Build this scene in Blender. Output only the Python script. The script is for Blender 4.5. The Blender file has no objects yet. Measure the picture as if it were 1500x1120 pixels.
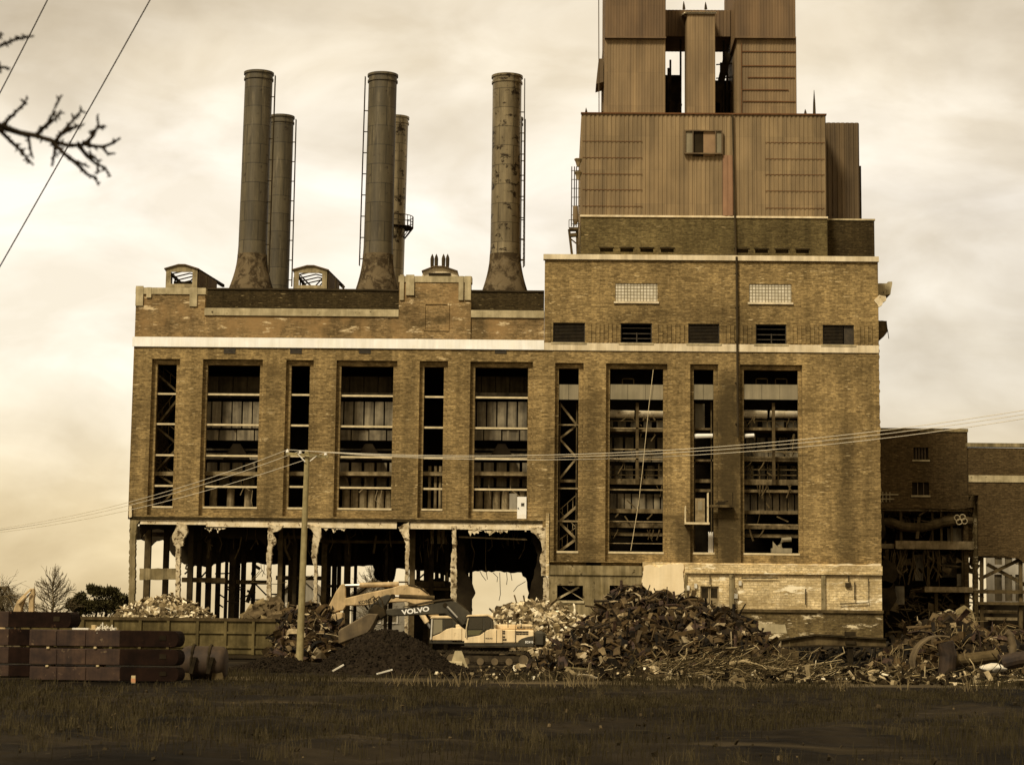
import bpy, bmesh, math, random
from mathutils import Vector, Matrix, Euler
rnd = random.Random(7)
S = bpy.context.scene
COL = S.collection
# ------------------------------------------------------------------ camera
F_PX, PITCH, YAW, ROLL, CAM_H = 3098.16, 0.134653, 0.021466, 0.011412, 2.2
FW = Vector((-math.sin(YAW)*math.cos(PITCH), math.cos(YAW)*math.cos(PITCH), math.sin(PITCH)))
R0 = Vector((math.cos(YAW), math.sin(YAW), 0)); U0 = R0.cross(FW)
RV = math.cos(ROLL)*R0 + math.sin(ROLL)*U0
UV = -math.sin(ROLL)*R0 + math.cos(ROLL)*U0
cd = bpy.data.cameras.new('camera'); cam = bpy.data.objects.new('camera', cd); COL.objects.link(cam)
cam.matrix_world = Matrix(((RV.x, UV.x, -FW.x, 0), (RV.y, UV.y, -FW.y, 0), (RV.z, UV.z, -FW.z, CAM_H), (0, 0, 0, 1)))
cd.sensor_fit = 'HORIZONTAL'; cd.sensor_width = 36.0; cd.lens = 36.0*F_PX/1500.0
cd.shift_y = -60/1500.0; cd.clip_start = 0.5; cd.clip_end = 20000
cd.dof.use_dof = True; cd.dof.focus_distance = 160; cd.dof.aperture_fstop = 4.5
S.camera = cam
# ------------------------------------------------------------------ light
SUN_EL, SUN_AZ = math.radians(46), math.radians(-32)
S.view_settings.view_transform = 'Standard'; S.view_settings.look = 'None'
S.view_settings.exposure = 0.0; S.view_settings.gamma = 1.0
def lin(r, g, b):
    f = lambda c: (c/255/12.92) if c/255 <= .04045 else ((c/255+.055)/1.055)**2.4
    return (f(r), f(g), f(b), 1)
W = bpy.data.worlds.new('World'); S.world = W; W.use_nodes = True
nt = W.node_tree; nt.nodes.clear()
def wn(t, **k):
    n = nt.nodes.new(t)
    for a, b in k.items(): setattr(n, a, b)
    return n
wl = nt.links.new
out = wn('ShaderNodeOutputWorld'); bg = wn('ShaderNodeBackground'); bg.inputs['Strength'].default_value = .1
sky = wn('ShaderNodeTexSky', sky_type='NISHITA', sun_disc=False)
sky.sun_elevation = SUN_EL; sky.sun_rotation = math.radians(180)+SUN_AZ
tc = wn('ShaderNodeTexCoord'); sp = wn('ShaderNodeSeparateXYZ'); wl(tc.outputs['Generated'], sp.inputs[0])
ramp = wn('ShaderNodeValToRGB'); cr = ramp.color_ramp
stops = [(0.0, (234, 211, 164)), (.05, (243, 224, 184)), (.12, (254, 246, 229)), (.20, (254, 246, 232)), (.26, (242, 230, 208)), (.32, (222, 209, 186)), (.9, (215, 197, 160))]
cr.elements[0].position, cr.elements[0].color = stops[0][0], lin(*stops[0][1])
cr.elements[1].position, cr.elements[1].color = stops[-1][0], lin(*stops[-1][1])
for p_, c_ in stops[1:-1]:
    e = cr.elements.new(p_); e.color = lin(*c_)
mp = wn('ShaderNodeMapping'); mp.inputs['Scale'].default_value = (1, 1, 1.9); mp.inputs['Location'].default_value = (.37, .1, .23)
wl(tc.outputs['Generated'], mp.inputs[0])
n1 = wn('ShaderNodeTexNoise'); n1.inputs['Scale'].default_value = 4.2; n1.inputs['Detail'].default_value = 7; n1.inputs['Roughness'].default_value = .52; n1.inputs['Distortion'].default_value = .35
wl(mp.outputs[0], n1.inputs['Vector'])
r1 = wn('ShaderNodeValToRGB'); r1.color_ramp.elements[0].position = .40; r1.color_ramp.elements[0].color = (.765, .738, .70, 1)
r1.color_ramp.elements[1].position = .60; r1.color_ramp.elements[1].color = (1.13, 1.125, 1.11, 1)
wl(n1.outputs['Fac'], r1.inputs[0])
wl(sp.outputs['Z'], ramp.inputs[0])
mul = wn('ShaderNodeMix', data_type='RGBA', blend_type='MULTIPLY'); mul.inputs[0].default_value = 1
mul.clamp_result = False
wl(ramp.outputs[0], mul.inputs[6]); wl(r1.outputs[0], mul.inputs[7])
sc10 = wn('ShaderNodeMix', data_type='RGBA', blend_type='MULTIPLY'); sc10.inputs[0].default_value = 1; sc10.inputs[7].default_value = (10, 10, 10, 1)
n2 = wn('ShaderNodeTexNoise'); n2.inputs['Scale'].default_value = 11; n2.inputs['Detail'].default_value = 6; n2.inputs['Roughness'].default_value = .5; n2.inputs['Distortion'].default_value = .5
mp2 = wn('ShaderNodeMapping'); mp2.inputs['Scale'].default_value = (1, 1, 2.4); mp2.inputs['Location'].default_value = (.11, .4, .9); wl(tc.outputs['Generated'], mp2.inputs[0]); wl(mp2.outputs[0], n2.inputs['Vector'])
r2 = wn('ShaderNodeValToRGB'); r2.color_ramp.elements[0].position = .38; r2.color_ramp.elements[0].color = (.88, .853, .81, 1); r2.color_ramp.elements[1].position = .62; r2.color_ramp.elements[1].color = (1.05, 1.05, 1.06, 1); wl(n2.outputs['Fac'], r2.inputs[0])
mul2 = wn('ShaderNodeMix', data_type='RGBA', blend_type='MULTIPLY'); mul2.inputs[0].default_value = 1; mul2.clamp_result = False; wl(mul.outputs[2], mul2.inputs[6]); wl(r2.outputs[0], mul2.inputs[7])
wl(mul2.outputs[2], sc10.inputs[6])
mx = wn('ShaderNodeMix', data_type='RGBA'); mx.inputs[0].default_value = .985
wl(sky.outputs[0], mx.inputs[6]); wl(sc10.outputs[2], mx.inputs[7])
wl(mx.outputs[2], bg.inputs[0]); wl(bg.outputs[0], out.inputs[0])
sl = bpy.data.lights.new('sun', 'SUN'); sl.energy = 3.9; sl.angle = math.radians(12); sl.color = (1, .93, .78)
so = bpy.data.objects.new('sun', sl); COL.objects.link(so)
so.rotation_euler = Vector((-math.sin(SUN_AZ)*-1*math.cos(SUN_EL)*-1, math.cos(SUN_AZ)*math.cos(SUN_EL), -math.sin(SUN_EL))).to_track_quat('-Z', 'Y').to_euler()
so.location = (-60, -60, 120)
# ------------------------------------------------------------------ helpers
def P(px, py, Y):
    d = FW + (px-750)/F_PX*RV - (py-500)/F_PX*UV
    t = Y/d.y
    return Vector((d.x*t, Y, CAM_H + d.z*t))
def fx(px, py, Y): return P(px, py, Y).x
def fz(px, py, Y): return P(px, py, Y).z
def rect(l, t, r, b, Y):
    my, mxx = (t+b)/2, (l+r)/2
    return fx(l, my, Y), fx(r, my, Y), fz(mxx, b, Y), fz(mxx, t, Y)      # x0 x1 z0 z1
def tag(o, label=None, cat=None, group=None, kind=None):
    if label: o['label'] = label
    if cat: o['category'] = cat
    if group: o['group'] = group
    if kind: o['kind'] = kind
    return o
def thing(name, loc, label, cat, group=None):
    o = bpy.data.objects.new(name, None); COL.objects.link(o); o.location = loc; o.empty_display_size = .3
    return tag(o, label, cat, group)
def wloc(o):
    v = Vector((0, 0, 0))
    while o is not None: v = v + Vector(o.location); o = o.parent
    return v
class MB:
    def __init__(s): s.v = []; s.f = []
    def add(s, vs, fs):
        n = len(s.v); s.v.extend([tuple(a) for a in vs]); s.f.extend([tuple(i+n for i in f) for f in fs]); return s
    def box(s, x0, x1, y0, y1, z0, z1):
        return s.add([(x0,y0,z0),(x1,y0,z0),(x1,y1,z0),(x0,y1,z0),(x0,y0,z1),(x1,y0,z1),(x1,y1,z1),(x0,y1,z1)],
              [(0,3,2,1),(4,5,6,7),(0,1,5,4),(1,2,6,5),(2,3,7,6),(3,0,4,7)])
    def pbox(s, l, t, r, b, Y, d, off=0):
        x0, x1, z0, z1 = rect(l, t, r, b, Y); return s.box(x0, x1, Y+off, Y+off+d, z0, z1)
    def prism(s, pts, y0, y1):                # pts: (x,z)
        n = len(pts)
        a = 0
        for i in range(n): a += pts[i][0]*pts[(i+1) % n][1]-pts[(i+1) % n][0]*pts[i][1]
        if a < 0: pts = pts[::-1]
        vs = [(x, y0, z) for x, z in pts]+[(x, y1, z) for x, z in pts]
        fs = [tuple(range(n)), tuple(range(2*n-1, n-1, -1))]+[(i, i+n, (i+1) % n+n, (i+1) % n) for i in range(n)]
        return s.add(vs, fs)
    def pprism(s, pix, Y, y0, y1):
        return s.prism([(fx(a, b, Y), fz(a, b, Y)) for a, b in pix], y0, y1)
    def tube(s, pts, r, n=6, caps=True):
        pts = [Vector(p) for p in pts]; m = len(pts)
        rs = r if isinstance(r, (list, tuple)) else [r]*m
        base = len(s.v)
        for i, p in enumerate(pts):
            d = (pts[min(i+1, m-1)]-pts[max(i-1, 0)])
            if d.length < 1e-9: d = Vector((0, 0, 1))
            d.normalize()
            a = d.cross(Vector((0, 0, 1)) if abs(d.z) < .9 else Vector((1, 0, 0))); a.normalize(); b = d.cross(a)
            for k in range(n):
                t = 2*math.pi*k/n
                s.v.append(tuple(p+(a*math.cos(t)+b*math.sin(t))*rs[i]))
        for i in range(m-1):
            for k in range(n):
                k2 = (k+1) % n
                s.f.append((base+i*n+k, base+i*n+k2, base+(i+1)*n+k2, base+(i+1)*n+k))
        if caps:
            s.f.append(tuple(base+k for k in range(n))[::-1]); s.f.append(tuple(base+(m-1)*n+k for k in range(n)))
        return s
    def lathe(s, c, prof, n=32):              # prof (r,z)
        base = len(s.v); m = len(prof)
        for r, z in prof:
            for k in range(n):
                t = 2*math.pi*k/n; s.v.append((c[0]+r*math.cos(t), c[1]+r*math.sin(t), c[2]+z))
        for i in range(m-1):
            for k in range(n):
                k2 = (k+1) % n
                s.f.append((base+i*n+k, base+i*n+k2, base+(i+1)*n+k2, base+(i+1)*n+k))
        return s
    def hbox(s, c, sx, sy, sz, rot):          # rotated box, rot = Matrix 3x3
        vs = [Vector((a*sx/2, b*sy/2, d*sz/2)) for d in (-1, 1) for a, b in ((-1,-1),(1,-1),(1,1),(-1,1))]
        vs = [Vector(c)+rot@v for v in vs]
        return s.add(vs, [(0,3,2,1),(4,5,6,7),(0,1,5,4),(1,2,6,5),(2,3,7,6),(3,0,4,7)])
    def bar(s, a, b, w, h):                   # box beam from a to b
        a, b = Vector(a), Vector(b); d = b-a; L = d.length; d.normalize()
        up = Vector((0, 0, 1)) if abs(d.z) < .95 else Vector((0, 1, 0))
        y = up.cross(d); y.normalize(); z = d.cross(y)
        return s.hbox((a+b)/2, L, w, h, Matrix((d, y, z)).transposed())
    def wall(s, x0, x1, z0, z1, y0, y1, holes):
        xs = sorted({x0, x1, *[h[0] for h in holes], *[h[1] for h in holes]}); zs = sorted({z0, z1, *[h[2] for h in holes], *[h[3] for h in holes]})
        xs = [x for x in xs if x0-1e-6 <= x <= x1+1e-6]; zs = [z for z in zs if z0-1e-6 <= z <= z1+1e-6]
        solid = lambda i, j: 0 <= i < len(xs)-1 and 0 <= j < len(zs)-1 and not any(h[0]-1e-6 < (xs[i]+xs[i+1])/2 < h[1]+1e-6 and h[2]-1e-6 < (zs[j]+zs[j+1])/2 < h[3]+1e-6 for h in holes)
        for i in range(len(xs)-1):
            for j in range(len(zs)-1):
                if not solid(i, j): continue
                a, b, c, d = xs[i], xs[i+1], zs[j], zs[j+1]
                s.add([(a,y0,c),(b,y0,c),(b,y0,d),(a,y0,d)], [(0,1,2,3)]); s.add([(a,y1,c),(b,y1,c),(b,y1,d),(a,y1,d)], [(3,2,1,0)])
                if not solid(i-1, j): s.add([(a,y0,c),(a,y0,d),(a,y1,d),(a,y1,c)], [(0,1,2,3)])
                if not solid(i+1, j): s.add([(b,y0,c),(b,y1,c),(b,y1,d),(b,y0,d)], [(0,1,2,3)])
                if not solid(i, j-1): s.add([(a,y0,c),(a,y1,c),(b,y1,c),(b,y0,c)], [(0,1,2,3)])
                if not solid(i, j+1): s.add([(a,y0,d),(b,y0,d),(b,y1,d),(a,y1,d)], [(0,1,2,3)])
        return s
    def build(s, name, m, parent=None, smooth=False, origin=None, bevel=0, **k):
        if origin is None:
            if parent is not None: origin = wloc(parent)
            else:
                xs = [v[0] for v in s.v]; ys = [v[1] for v in s.v]; zs = [v[2] for v in s.v]
                origin = Vector(((min(xs)+max(xs))/2, (min(ys)+max(ys))/2, min(zs)))
        origin = Vector(origin)
        me = bpy.data.meshes.new(name)
        me.from_pydata([(v[0]-origin.x, v[1]-origin.y, v[2]-origin.z) for v in s.v], [], s.f)
        if bevel:
            bm = bmesh.new(); bm.from_mesh(me); bmesh.ops.remove_doubles(bm, verts=bm.verts, dist=1e-4)
            bmesh.ops.recalc_face_normals(bm, faces=bm.faces)
            es = [e for e in bm.edges if len(e.link_faces) == 2 and e.calc_face_angle(0) > .5]
            bmesh.ops.bevel(bm, geom=es, offset=bevel, segments=1, affect='EDGES', clamp_overlap=True)
            bm.to_mesh(me); bm.free()
        me.materials.append(m)
        if smooth:
            me.polygons.foreach_set('use_smooth', [True]*len(me.polygons))
        me.update()
        o = bpy.data.objects.new(name, me); COL.objects.link(o)
        if parent is not None:
            o.parent = parent; o.location = origin - wloc(parent)
        else: o.location = origin
        return tag(o, **k)
def _each(s, name, m, parent=None, **k):      # every loose piece becomes a part of its own
    n = len(s.v); par = list(range(n))
    def fd(a):
        while par[a] != a: par[a] = par[par[a]]; a = par[a]
        return a
    for f in s.f:
        r = fd(f[0])
        for q in f[1:]: par[fd(q)] = r
    gs = {}
    for f in s.f: gs.setdefault(fd(f[0]), []).append(f)
    res = []
    for fs in gs.values():
        ids = sorted({i for f in fs for i in f}); mp_ = {a: b for b, a in enumerate(ids)}; mb = MB(); mb.add([s.v[i] for i in ids], [tuple(mp_[i] for i in f) for f in fs]); res.append(mb.build(name, m, parent, **k))
    return res
MB.build_each = _each
def text_mb(txt, size, bold=0.0, ext=.01):
    cu = bpy.data.curves.new('lettering', 'FONT'); cu.body = txt; cu.size = size; cu.extrude = ext; cu.offset = bold; cu.align_x = 'LEFT'
    o = bpy.data.objects.new('lettering', cu); COL.objects.link(o)
    dg = bpy.context.evaluated_depsgraph_get(); me = bpy.data.meshes.new_from_object(o.evaluated_get(dg))
    r = ([v.co.copy() for v in me.vertices], [tuple(p.vertices) for p in me.polygons])
    bpy.data.objects.remove(o); bpy.data.curves.remove(cu); bpy.data.meshes.remove(me)
    return r
def put_text(txt, size, loc, tilt, m, parent, name='lettering', bold=0.0, width=None):
    vs, fs = text_mb(txt, size, bold)
    x0 = min(v.x for v in vs); x1 = max(v.x for v in vs); k = 1 if width is None else width/(x1-x0)
    mb = MB(); c, sn = math.cos(tilt), math.sin(tilt)
    mb.add([(loc[0]+((v.x-x0)*k*c-v.y*sn), loc[1]-v.z, loc[2]+((v.x-x0)*k*sn+v.y*c)) for v in vs], fs)
    return mb.build(name, m, parent)
# ------------------------------------------------------------------ materials
class NT:
    def __init__(s, name):
        s.m = bpy.data.materials.new(name); s.m.use_nodes = True; s.t = s.m.node_tree; s.b = s.t.nodes['Principled BSDF']
        s.b.inputs['Roughness'].default_value = .85
        s.geo = s.t.nodes.new('ShaderNodeNewGeometry'); s.tc = s.t.nodes.new('ShaderNodeTexCoord')
    def n(s, t, **k):
        x = s.t.nodes.new(t)
        for a, b in k.items(): setattr(x, a, b)
        return x
    def L(s, a, b): s.t.links.new(a, b)
    def pos(s): return s.geo.outputs['Position']
    def scaled(s, vec, x, y, z):
        m = s.n('ShaderNodeMapping'); m.inputs['Scale'].default_value = (x, y, z); s.L(vec, m.inputs[0]); return m.outputs[0]
    def noise(s, vec, scale, detail=4, rough=.55, dist=0):
        x = s.n('ShaderNodeTexNoise'); x.inputs['Scale'].default_value = scale; x.inputs['Detail'].default_value = detail
        x.inputs['Roughness'].default_value = rough; x.inputs['Distortion'].default_value = dist; s.L(vec, x.inputs['Vector']); return x.outputs['Fac']
    def ramp(s, fac, a, b, c0=(0,0,0,1), c1=(1,1,1,1)):
        r = s.n('ShaderNodeValToRGB'); r.color_ramp.elements[0].position = a; r.color_ramp.elements[0].color = c0
        r.color_ramp.elements[1].position = b; r.color_ramp.elements[1].color = c1; s.L(fac, r.inputs[0]); return r.outputs[0]
    def mix(s, fac, a, b, mode='MIX'):
        x = s.n('ShaderNodeMix', data_type='RGBA', blend_type=mode)
        for sock, v in ((x.inputs[0], fac), (x.inputs[6], a), (x.inputs[7], b)):
            if isinstance(v, (int, float, tuple)): sock.default_value = v
            else: s.L(v, sock)
        return x.outputs[2]
    def math(s, op, a, b=0.0):
        x = s.n('ShaderNodeMath', operation=op)
        for sock, v in ((x.inputs[0], a), (x.inputs[1], b)):
            if isinstance(v, (int, float)): sock.default_value = v
            else: s.L(v, sock)
        return x.outputs[0]
    def bump(s, h, strength=.3, dist=.02):
        b = s.n('ShaderNodeBump'); b.inputs['Strength'].default_value = strength; b.inputs['Distance'].default_value = dist
        s.L(h, b.inputs['Height']); s.L(b.outputs[0], s.b.inputs['Normal'])
    def wallvec(s):
        q = s.n('ShaderNodeSeparateXYZ'); s.L(s.pos(), q.inputs[0]); c = s.n('ShaderNodeCombineXYZ')
        s.L(s.math('ADD', q.outputs[0], q.outputs[1]), c.inputs[0]); s.L(q.outputs[2], c.inputs[1]); return c.outputs[0]
    def out(s, col, rough=None, metal=None):
        if isinstance(col, tuple): s.b.inputs['Base Color'].default_value = col
        else: s.L(col, s.b.inputs['Base Color'])
        if rough is not None: s.b.inputs['Roughness'].default_value = rough
        if metal is not None: s.b.inputs['Metallic'].default_value = metal
        s.b.inputs['Specular IOR Level'].default_value = .25 if s.b.inputs['Roughness'].default_value < .8 else .04
        return s.m
def c4(r, g, b): return (r, g, b, 1)
def gray(v): return (v, v, v, 1)
def brick(name, a, b, mortar, lo=.62, hi=1.2, patch=None, pamt=.66, patch2=None, p2=.6, streak=.5, w=.46, rh=.155, dirty=None, damt=.6, stains=()):
    s = NT(name); v = s.wallvec()
    br = s.n('ShaderNodeTexBrick'); br.inputs['Color1'].default_value = a; br.inputs['Color2'].default_value = b; br.inputs['Mortar'].default_value = mortar
    br.inputs['Scale'].default_value = 1; br.inputs['Mortar Size'].default_value = .018; br.inputs['Brick Width'].default_value = w; br.inputs['Row Height'].default_value = rh; br.inputs['Bias'].default_value = -.1
    s.L(v, br.inputs['Vector']); col = br.outputs['Color']
    fine = s.noise(s.scaled(v, 2.2, 6, 1), 1.3, 5, .7)
    col = s.mix(1.0, col, s.ramp(fine, .3, .72, gray(.62), gray(1.36)), 'MULTIPLY')
    sp_ = s.noise(s.scaled(v, 4.2, 6.5, 1), 1.0, 3, .8); col = s.mix(1.0, col, s.ramp(sp_, .36, .66, gray(.72), gray(1.28)), 'MULTIPLY')
    big = s.noise(v, .16, 5, .6)
    col = s.mix(1.0, col, s.ramp(big, .32, .68, gray(lo), gray(hi)), 'MULTIPLY')
    st = s.noise(s.scaled(v, 1.1, .05, 1), 1.0, 4, .6)
    col = s.mix(streak, col, s.ramp(st, .40, .62, gray(.5), gray(1.12)), 'MULTIPLY')
    if patch2:
        f = s.noise(s.scaled(v, .25, .6, 1), .7, 7, .65)
        col = s.mix(s.ramp(f, p2-.08, p2+.08), col, patch2)
    rp = s.n('ShaderNodeTexBrick'); rp.inputs['Color1'].default_value = gray(1.1); rp.inputs['Color2'].default_value = gray(.78); rp.inputs['Mortar'].default_value = gray(.94)
    rp.inputs['Scale'].default_value = 1; rp.inputs['Mortar Size'].default_value = .0; rp.inputs['Brick Width'].default_value = 2.9; rp.inputs['Row Height'].default_value = 1.55; s.L(v, rp.inputs['Vector'])
    col = s.mix(s.ramp(s.noise(v, .33, 4, .6), .46, .60, gray(0), gray(.6)), col, s.mix(1.0, col, rp.outputs['Color'], 'MULTIPLY'))
    ds = s.noise(s.scaled(v, 1.3, 6.5, 1), 1.0, 2, .5); dm = s.mix(1.0, s.ramp(ds, .66, .70), s.ramp(s.noise(v, .25, 3, .6), .42, .6), 'MULTIPLY'); col = s.mix(dm, col, patch or c4(.56,.42,.21))
    if dirty:
        f = s.noise(s.scaled(v, .4, .35, 1), .8, 6, .62)
        col = s.mix(s.ramp(f, damt-.06, damt+.1), col, dirty)
    if patch:
        f = s.noise(s.scaled(v, .5, 1.7, 1), .8, 9, .72)
        col = s.mix(s.ramp(f, pamt, pamt+.05), col, patch)
    for x0_, hw_, zt_, st_ in stains:                 # soot run-off below a pipe or sill
        q = s.n('ShaderNodeSeparateXYZ'); s.L(s.pos(), q.inputs[0])
        dx = s.math('ABSOLUTE', s.math('ADD', s.math('SUBTRACT', q.outputs[0], x0_), s.math('MULTIPLY', s.math('SUBTRACT', s.noise(s.scaled(v, .6, .35, 1), 1, 5, .7), .5), hw_*2.2)))
        side = s.ramp(s.math('DIVIDE', dx, hw_), .35, 1.0, gray(st_), gray(0))
        up = s.ramp(s.math('MULTIPLY', s.math('SUBTRACT', zt_, q.outputs[2]), .25), 0, .5, gray(0), gray(1))
        col = s.mix(s.mix(1.0, side, up, 'MULTIPLY'), col, c4(.045,.031,.013))
    s.bump(br.outputs['Fac'], .25, -.02)
    return s.out(col, .92)
def plain(name, a, b, scale=1.2, rough=.8, metal=None, streak=0, stain=None, samt=.62, bumpy=0, detail=6):
    s = NT(name); p = s.pos(); f = s.noise(p, scale, detail, .62)
    col = s.mix(s.ramp(f, .34, .66), a, b)
    if streak:
        st = s.noise(s.scaled(p, 2.2, 2.2, .12), 1, 5, .65); col = s.mix(streak, col, s.ramp(st, .38, .64, gray(.42), gray(1.15)), 'MULTIPLY')
    if stain:
        g = s.noise(s.scaled(p, .8, .8, .8), scale*1.7+.3, 8, .7); col = s.mix(s.ramp(g, samt, samt+.06), col, stain)
    if bumpy: s.bump(f, bumpy, .05)
    return s.out(col, rough, metal)
M = {}
M['brick'] = brick('brick_wall', c4(.355,.238,.091), c4(.165,.107,.039), c4(.225,.153,.064), patch=c4(.52,.38,.18), pamt=.625, lo=.55, hi=1.25, patch2=c4(.10,.065,.024), p2=.66, stains=((fx(1067, 640, 170), 1.5, fz(1067, 530, 170), .85), (fx(1000, 800, 170), 1.1, fz(1000, 735, 170), .6), (fx(1240, 690, 170), .9, fz(1240, 600, 170), .45), (fx(864, 650, 170), .7, fz(864, 520, 170), .35), (fx(1130, 420, 170), .5, fz(1130, 452, 170), .4), (fx(398, 600, 170), .8, fz(398, 520, 170), .35), (fx(600, 600, 170), .6, fz(600, 515, 170), .3)))
M['brick_parapet'] = brick('brick_parapet', c4(.34,.22,.09), c4(.17,.105,.04), c4(.25,.17,.075), patch=c4(.60,.45,.24), pamt=.585, patch2=c4(.075,.05,.02), p2=.60, lo=.6, hi=1.25, dirty=c4(.28,.17,.066), damt=.56)
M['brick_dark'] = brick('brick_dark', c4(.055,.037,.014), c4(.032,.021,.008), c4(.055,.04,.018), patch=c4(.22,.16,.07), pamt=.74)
M['brick_pent'] = brick('brick_penthouse', c4(.15,.11,.042), c4(.085,.06,.022), c4(.12,.09,.04), patch=c4(.3,.22,.1), pamt=.70)
M['brick_annex'] = brick('brick_annex', c4(.100,.064,.025), c4(.056,.035,.013), c4(.06,.04,.018), patch=c4(.18,.12,.05), pamt=.70, streak=.25, lo=.8)
M['brick_base'] = brick('painted_brick', c4(.70,.53,.27), c4(.54,.39,.175), c4(.40,.285,.135), patch=c4(.86,.72,.46), pamt=.56, patch2=c4(.22,.145,.055), p2=.585, dirty=c4(.30,.21,.09), damt=.56, streak=.3, w=.6, rh=.2, lo=.8, hi=1.3)
M['brick_low'] = brick('foundation_brick', c4(.20,.14,.055), c4(.10,.066,.025), c4(.14,.10,.046), patch=c4(.66,.53,.31), pamt=.575, streak=.6)
M['concrete_dark'] = plain('stained_concrete', c4(.17,.125,.052), c4(.31,.235,.115), .8, .9, streak=.85, stain=c4(.05,.034,.014), samt=.58)
M['white_band'] = plain('white_stone', c4(.86,.79,.64), c4(.94,.89,.78), .8, .8, streak=.18)
M['tan_band'] = plain('tan_stone', c4(.60,.47,.27), c4(.74,.61,.39), .8, .85, streak=.4)
M['coping'] = plain('coping_stone', c4(.30,.235,.12), c4(.50,.40,.22), 1.1, .9, streak=.4, stain=c4(.08,.06,.028), samt=.62)
M['plaster'] = plain('broken_plaster', c4(.56,.43,.23), c4(.86,.71,.46), 1.3, .9, streak=.3, stain=c4(.16,.10,.045), samt=.58, bumpy=.4)
M['plaster_clean'] = plain('clean_plaster', c4(.74,.57,.32), c4(.84,.67,.40), .7, .9, streak=.15)
M['interior'] = plain('shaded_interior', c4(.012,.008,.004), c4(.030,.021,.010), .6, .95)  # near-black base colour carries the shade of rooms and openings
M['interior_brown'] = plain('dark_panel', c4(.13,.098,.05), c4(.30,.235,.13), .9, .7, streak=.9)
M['slab_edge'] = plain('floor_slab_edge', c4(.16,.115,.052), c4(.36,.265,.135), 1.6, .9, streak=.5)
M['bar'] = plain('window_bar_paint', c4(.46,.36,.19), c4(.66,.52,.29), 2.5, .7)
M['steel'] = plain('dark_steel', c4(.014,.010,.005), c4(.045,.031,.014), 1.1, .85)  # very dark brown steel, mottled at random
M['steel_brown'] = plain('rusty_steel_column', c4(.05,.033,.014), c4(.13,.09,.038), 1.4, .85, streak=.5)
M['spandrel'] = plain('spandrel_panel', c4(.20,.16,.085), c4(.27,.215,.12), .5, .6, streak=.35)
M['louvre'] = plain('louvre_blade', c4(.028,.020,.010), c4(.06,.043,.02), 3, .6)
M['rust_slab'] = plain('rust_plate', c4(.028,.0135,.0062), c4(.066,.034,.0155), 1.9, .75, streak=.7, stain=c4(.15,.095,.045), samt=.60)
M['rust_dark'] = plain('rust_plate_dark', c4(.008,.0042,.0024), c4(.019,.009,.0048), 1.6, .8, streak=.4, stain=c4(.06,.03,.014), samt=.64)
M['olive'] = plain('olive_paint', c4(.085,.062,.022), c4(.15,.11,.042), 1.5, .8, streak=.75, stain=c4(.33,.25,.12), samt=.68)
M['wood'] = plain('wood_pole', c4(.24,.185,.08), c4(.36,.285,.13), 2.2, .85, streak=.6)
M['wood_light'] = plain('lumber', c4(.42,.31,.15), c4(.55,.42,.22), 3, .85)
M['yellow'] = plain('machine_yellow', c4(.70,.50,.25), c4(.84,.64,.35), 1.1, .5, streak=.4, stain=c4(.28,.19,.085), samt=.62)
M['yellow_worn'] = plain('worn_yellow', c4(.38,.26,.11), c4(.58,.40,.19), 1.3, .6, streak=.5, stain=c4(.13,.08,.03), samt=.62)
M['dark_paint'] = plain('dark_grey_paint', c4(.038,.030,.016), c4(.065,.052,.028), 1.3, .5, streak=.3)
M['chrome'] = plain('chrome_rod', c4(.55,.5,.4), c4(.7,.64,.52), 2, .3, .8)
M['rubber'] = plain('track_steel', c4(.020,.014,.008), c4(.065,.047,.024), 2.5, .85)
M['bucket'] = plain('worn_bucket', c4(.085,.058,.026), c4(.17,.115,.05), 1.1, .7, streak=.5)
M['white'] = plain('white_paint', c4(.75,.68,.54), c4(.85,.79,.66), 2, .6)
M['white_dirty'] = plain('dirty_white', c4(.55,.47,.32), c4(.8,.72,.55), 2, .7, streak=.3)
M['dark_text'] = plain('dark_lettering', c4(.03,.022,.01), c4(.05,.036,.016), 2, .6)
M['dirt'] = plain('dark_soil_heap', c4(.009,.006,.0034), c4(.026,.018,.0095), 3.5, .95, bumpy=.8, detail=10)
M['scrap'] = plain('scrap_metal', c4(.006,.0036,.0014), c4(.036,.0215,.008), 1.0, .85, stain=c4(.20,.14,.065), samt=.68)
M['scrap_core'] = plain('scrap_core', c4(.012,.008,.004), c4(.03,.02,.009), 1.5, .9)
M['rubble'] = plain('concrete_rubble', c4(.26,.19,.095), c4(.70,.57,.34), 1.6, .95)
M['straw'] = plain('dry_straw', c4(.06,.042,.018), c4(.27,.195,.09), 1.2, .9)
M['bark'] = plain('bark', c4(.018,.012,.006), c4(.03,.021,.011), 2, .95)
M['bark_far'] = plain('bark_far', c4(.085,.06,.028), c4(.13,.095,.046), 2, .95)
M['needles'] = plain('pine_needles', c4(.016,.014,.005), c4(.10,.08,.028), 2.2, .9)
M['wire'] = plain('wire_light', c4(.55,.47,.32), c4(.68,.58,.4), 1, .5)
M['wire_dark'] = plain('wire_dark', c4(.03,.024,.016), c4(.04,.03,.02), 1, .7)
M['house_grey'] = plain('grey_siding', c4(.24,.20,.135), c4(.33,.28,.19), .5, .9, streak=.3)
M['roof_grey'] = plain('grey_shingle', c4(.20,.165,.11), c4(.29,.24,.165), .7, .9)
M['white_frame'] = plain('pale_frame', c4(.55,.47,.33), c4(.72,.63,.47), .8, .8, streak=.3)
M['red_panel'] = plain('red_sheet', c4(.225,.118,.056), c4(.265,.142,.068), 1, .7, streak=.3)
M['orange_pane'] = plain('orange_tan_pane', c4(.22,.13,.058), c4(.27,.165,.075), 1, .6)
M['rust_line'] = plain('rust_streak', c4(.10,.045,.018), c4(.15,.07,.028), 1, .8)
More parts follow.
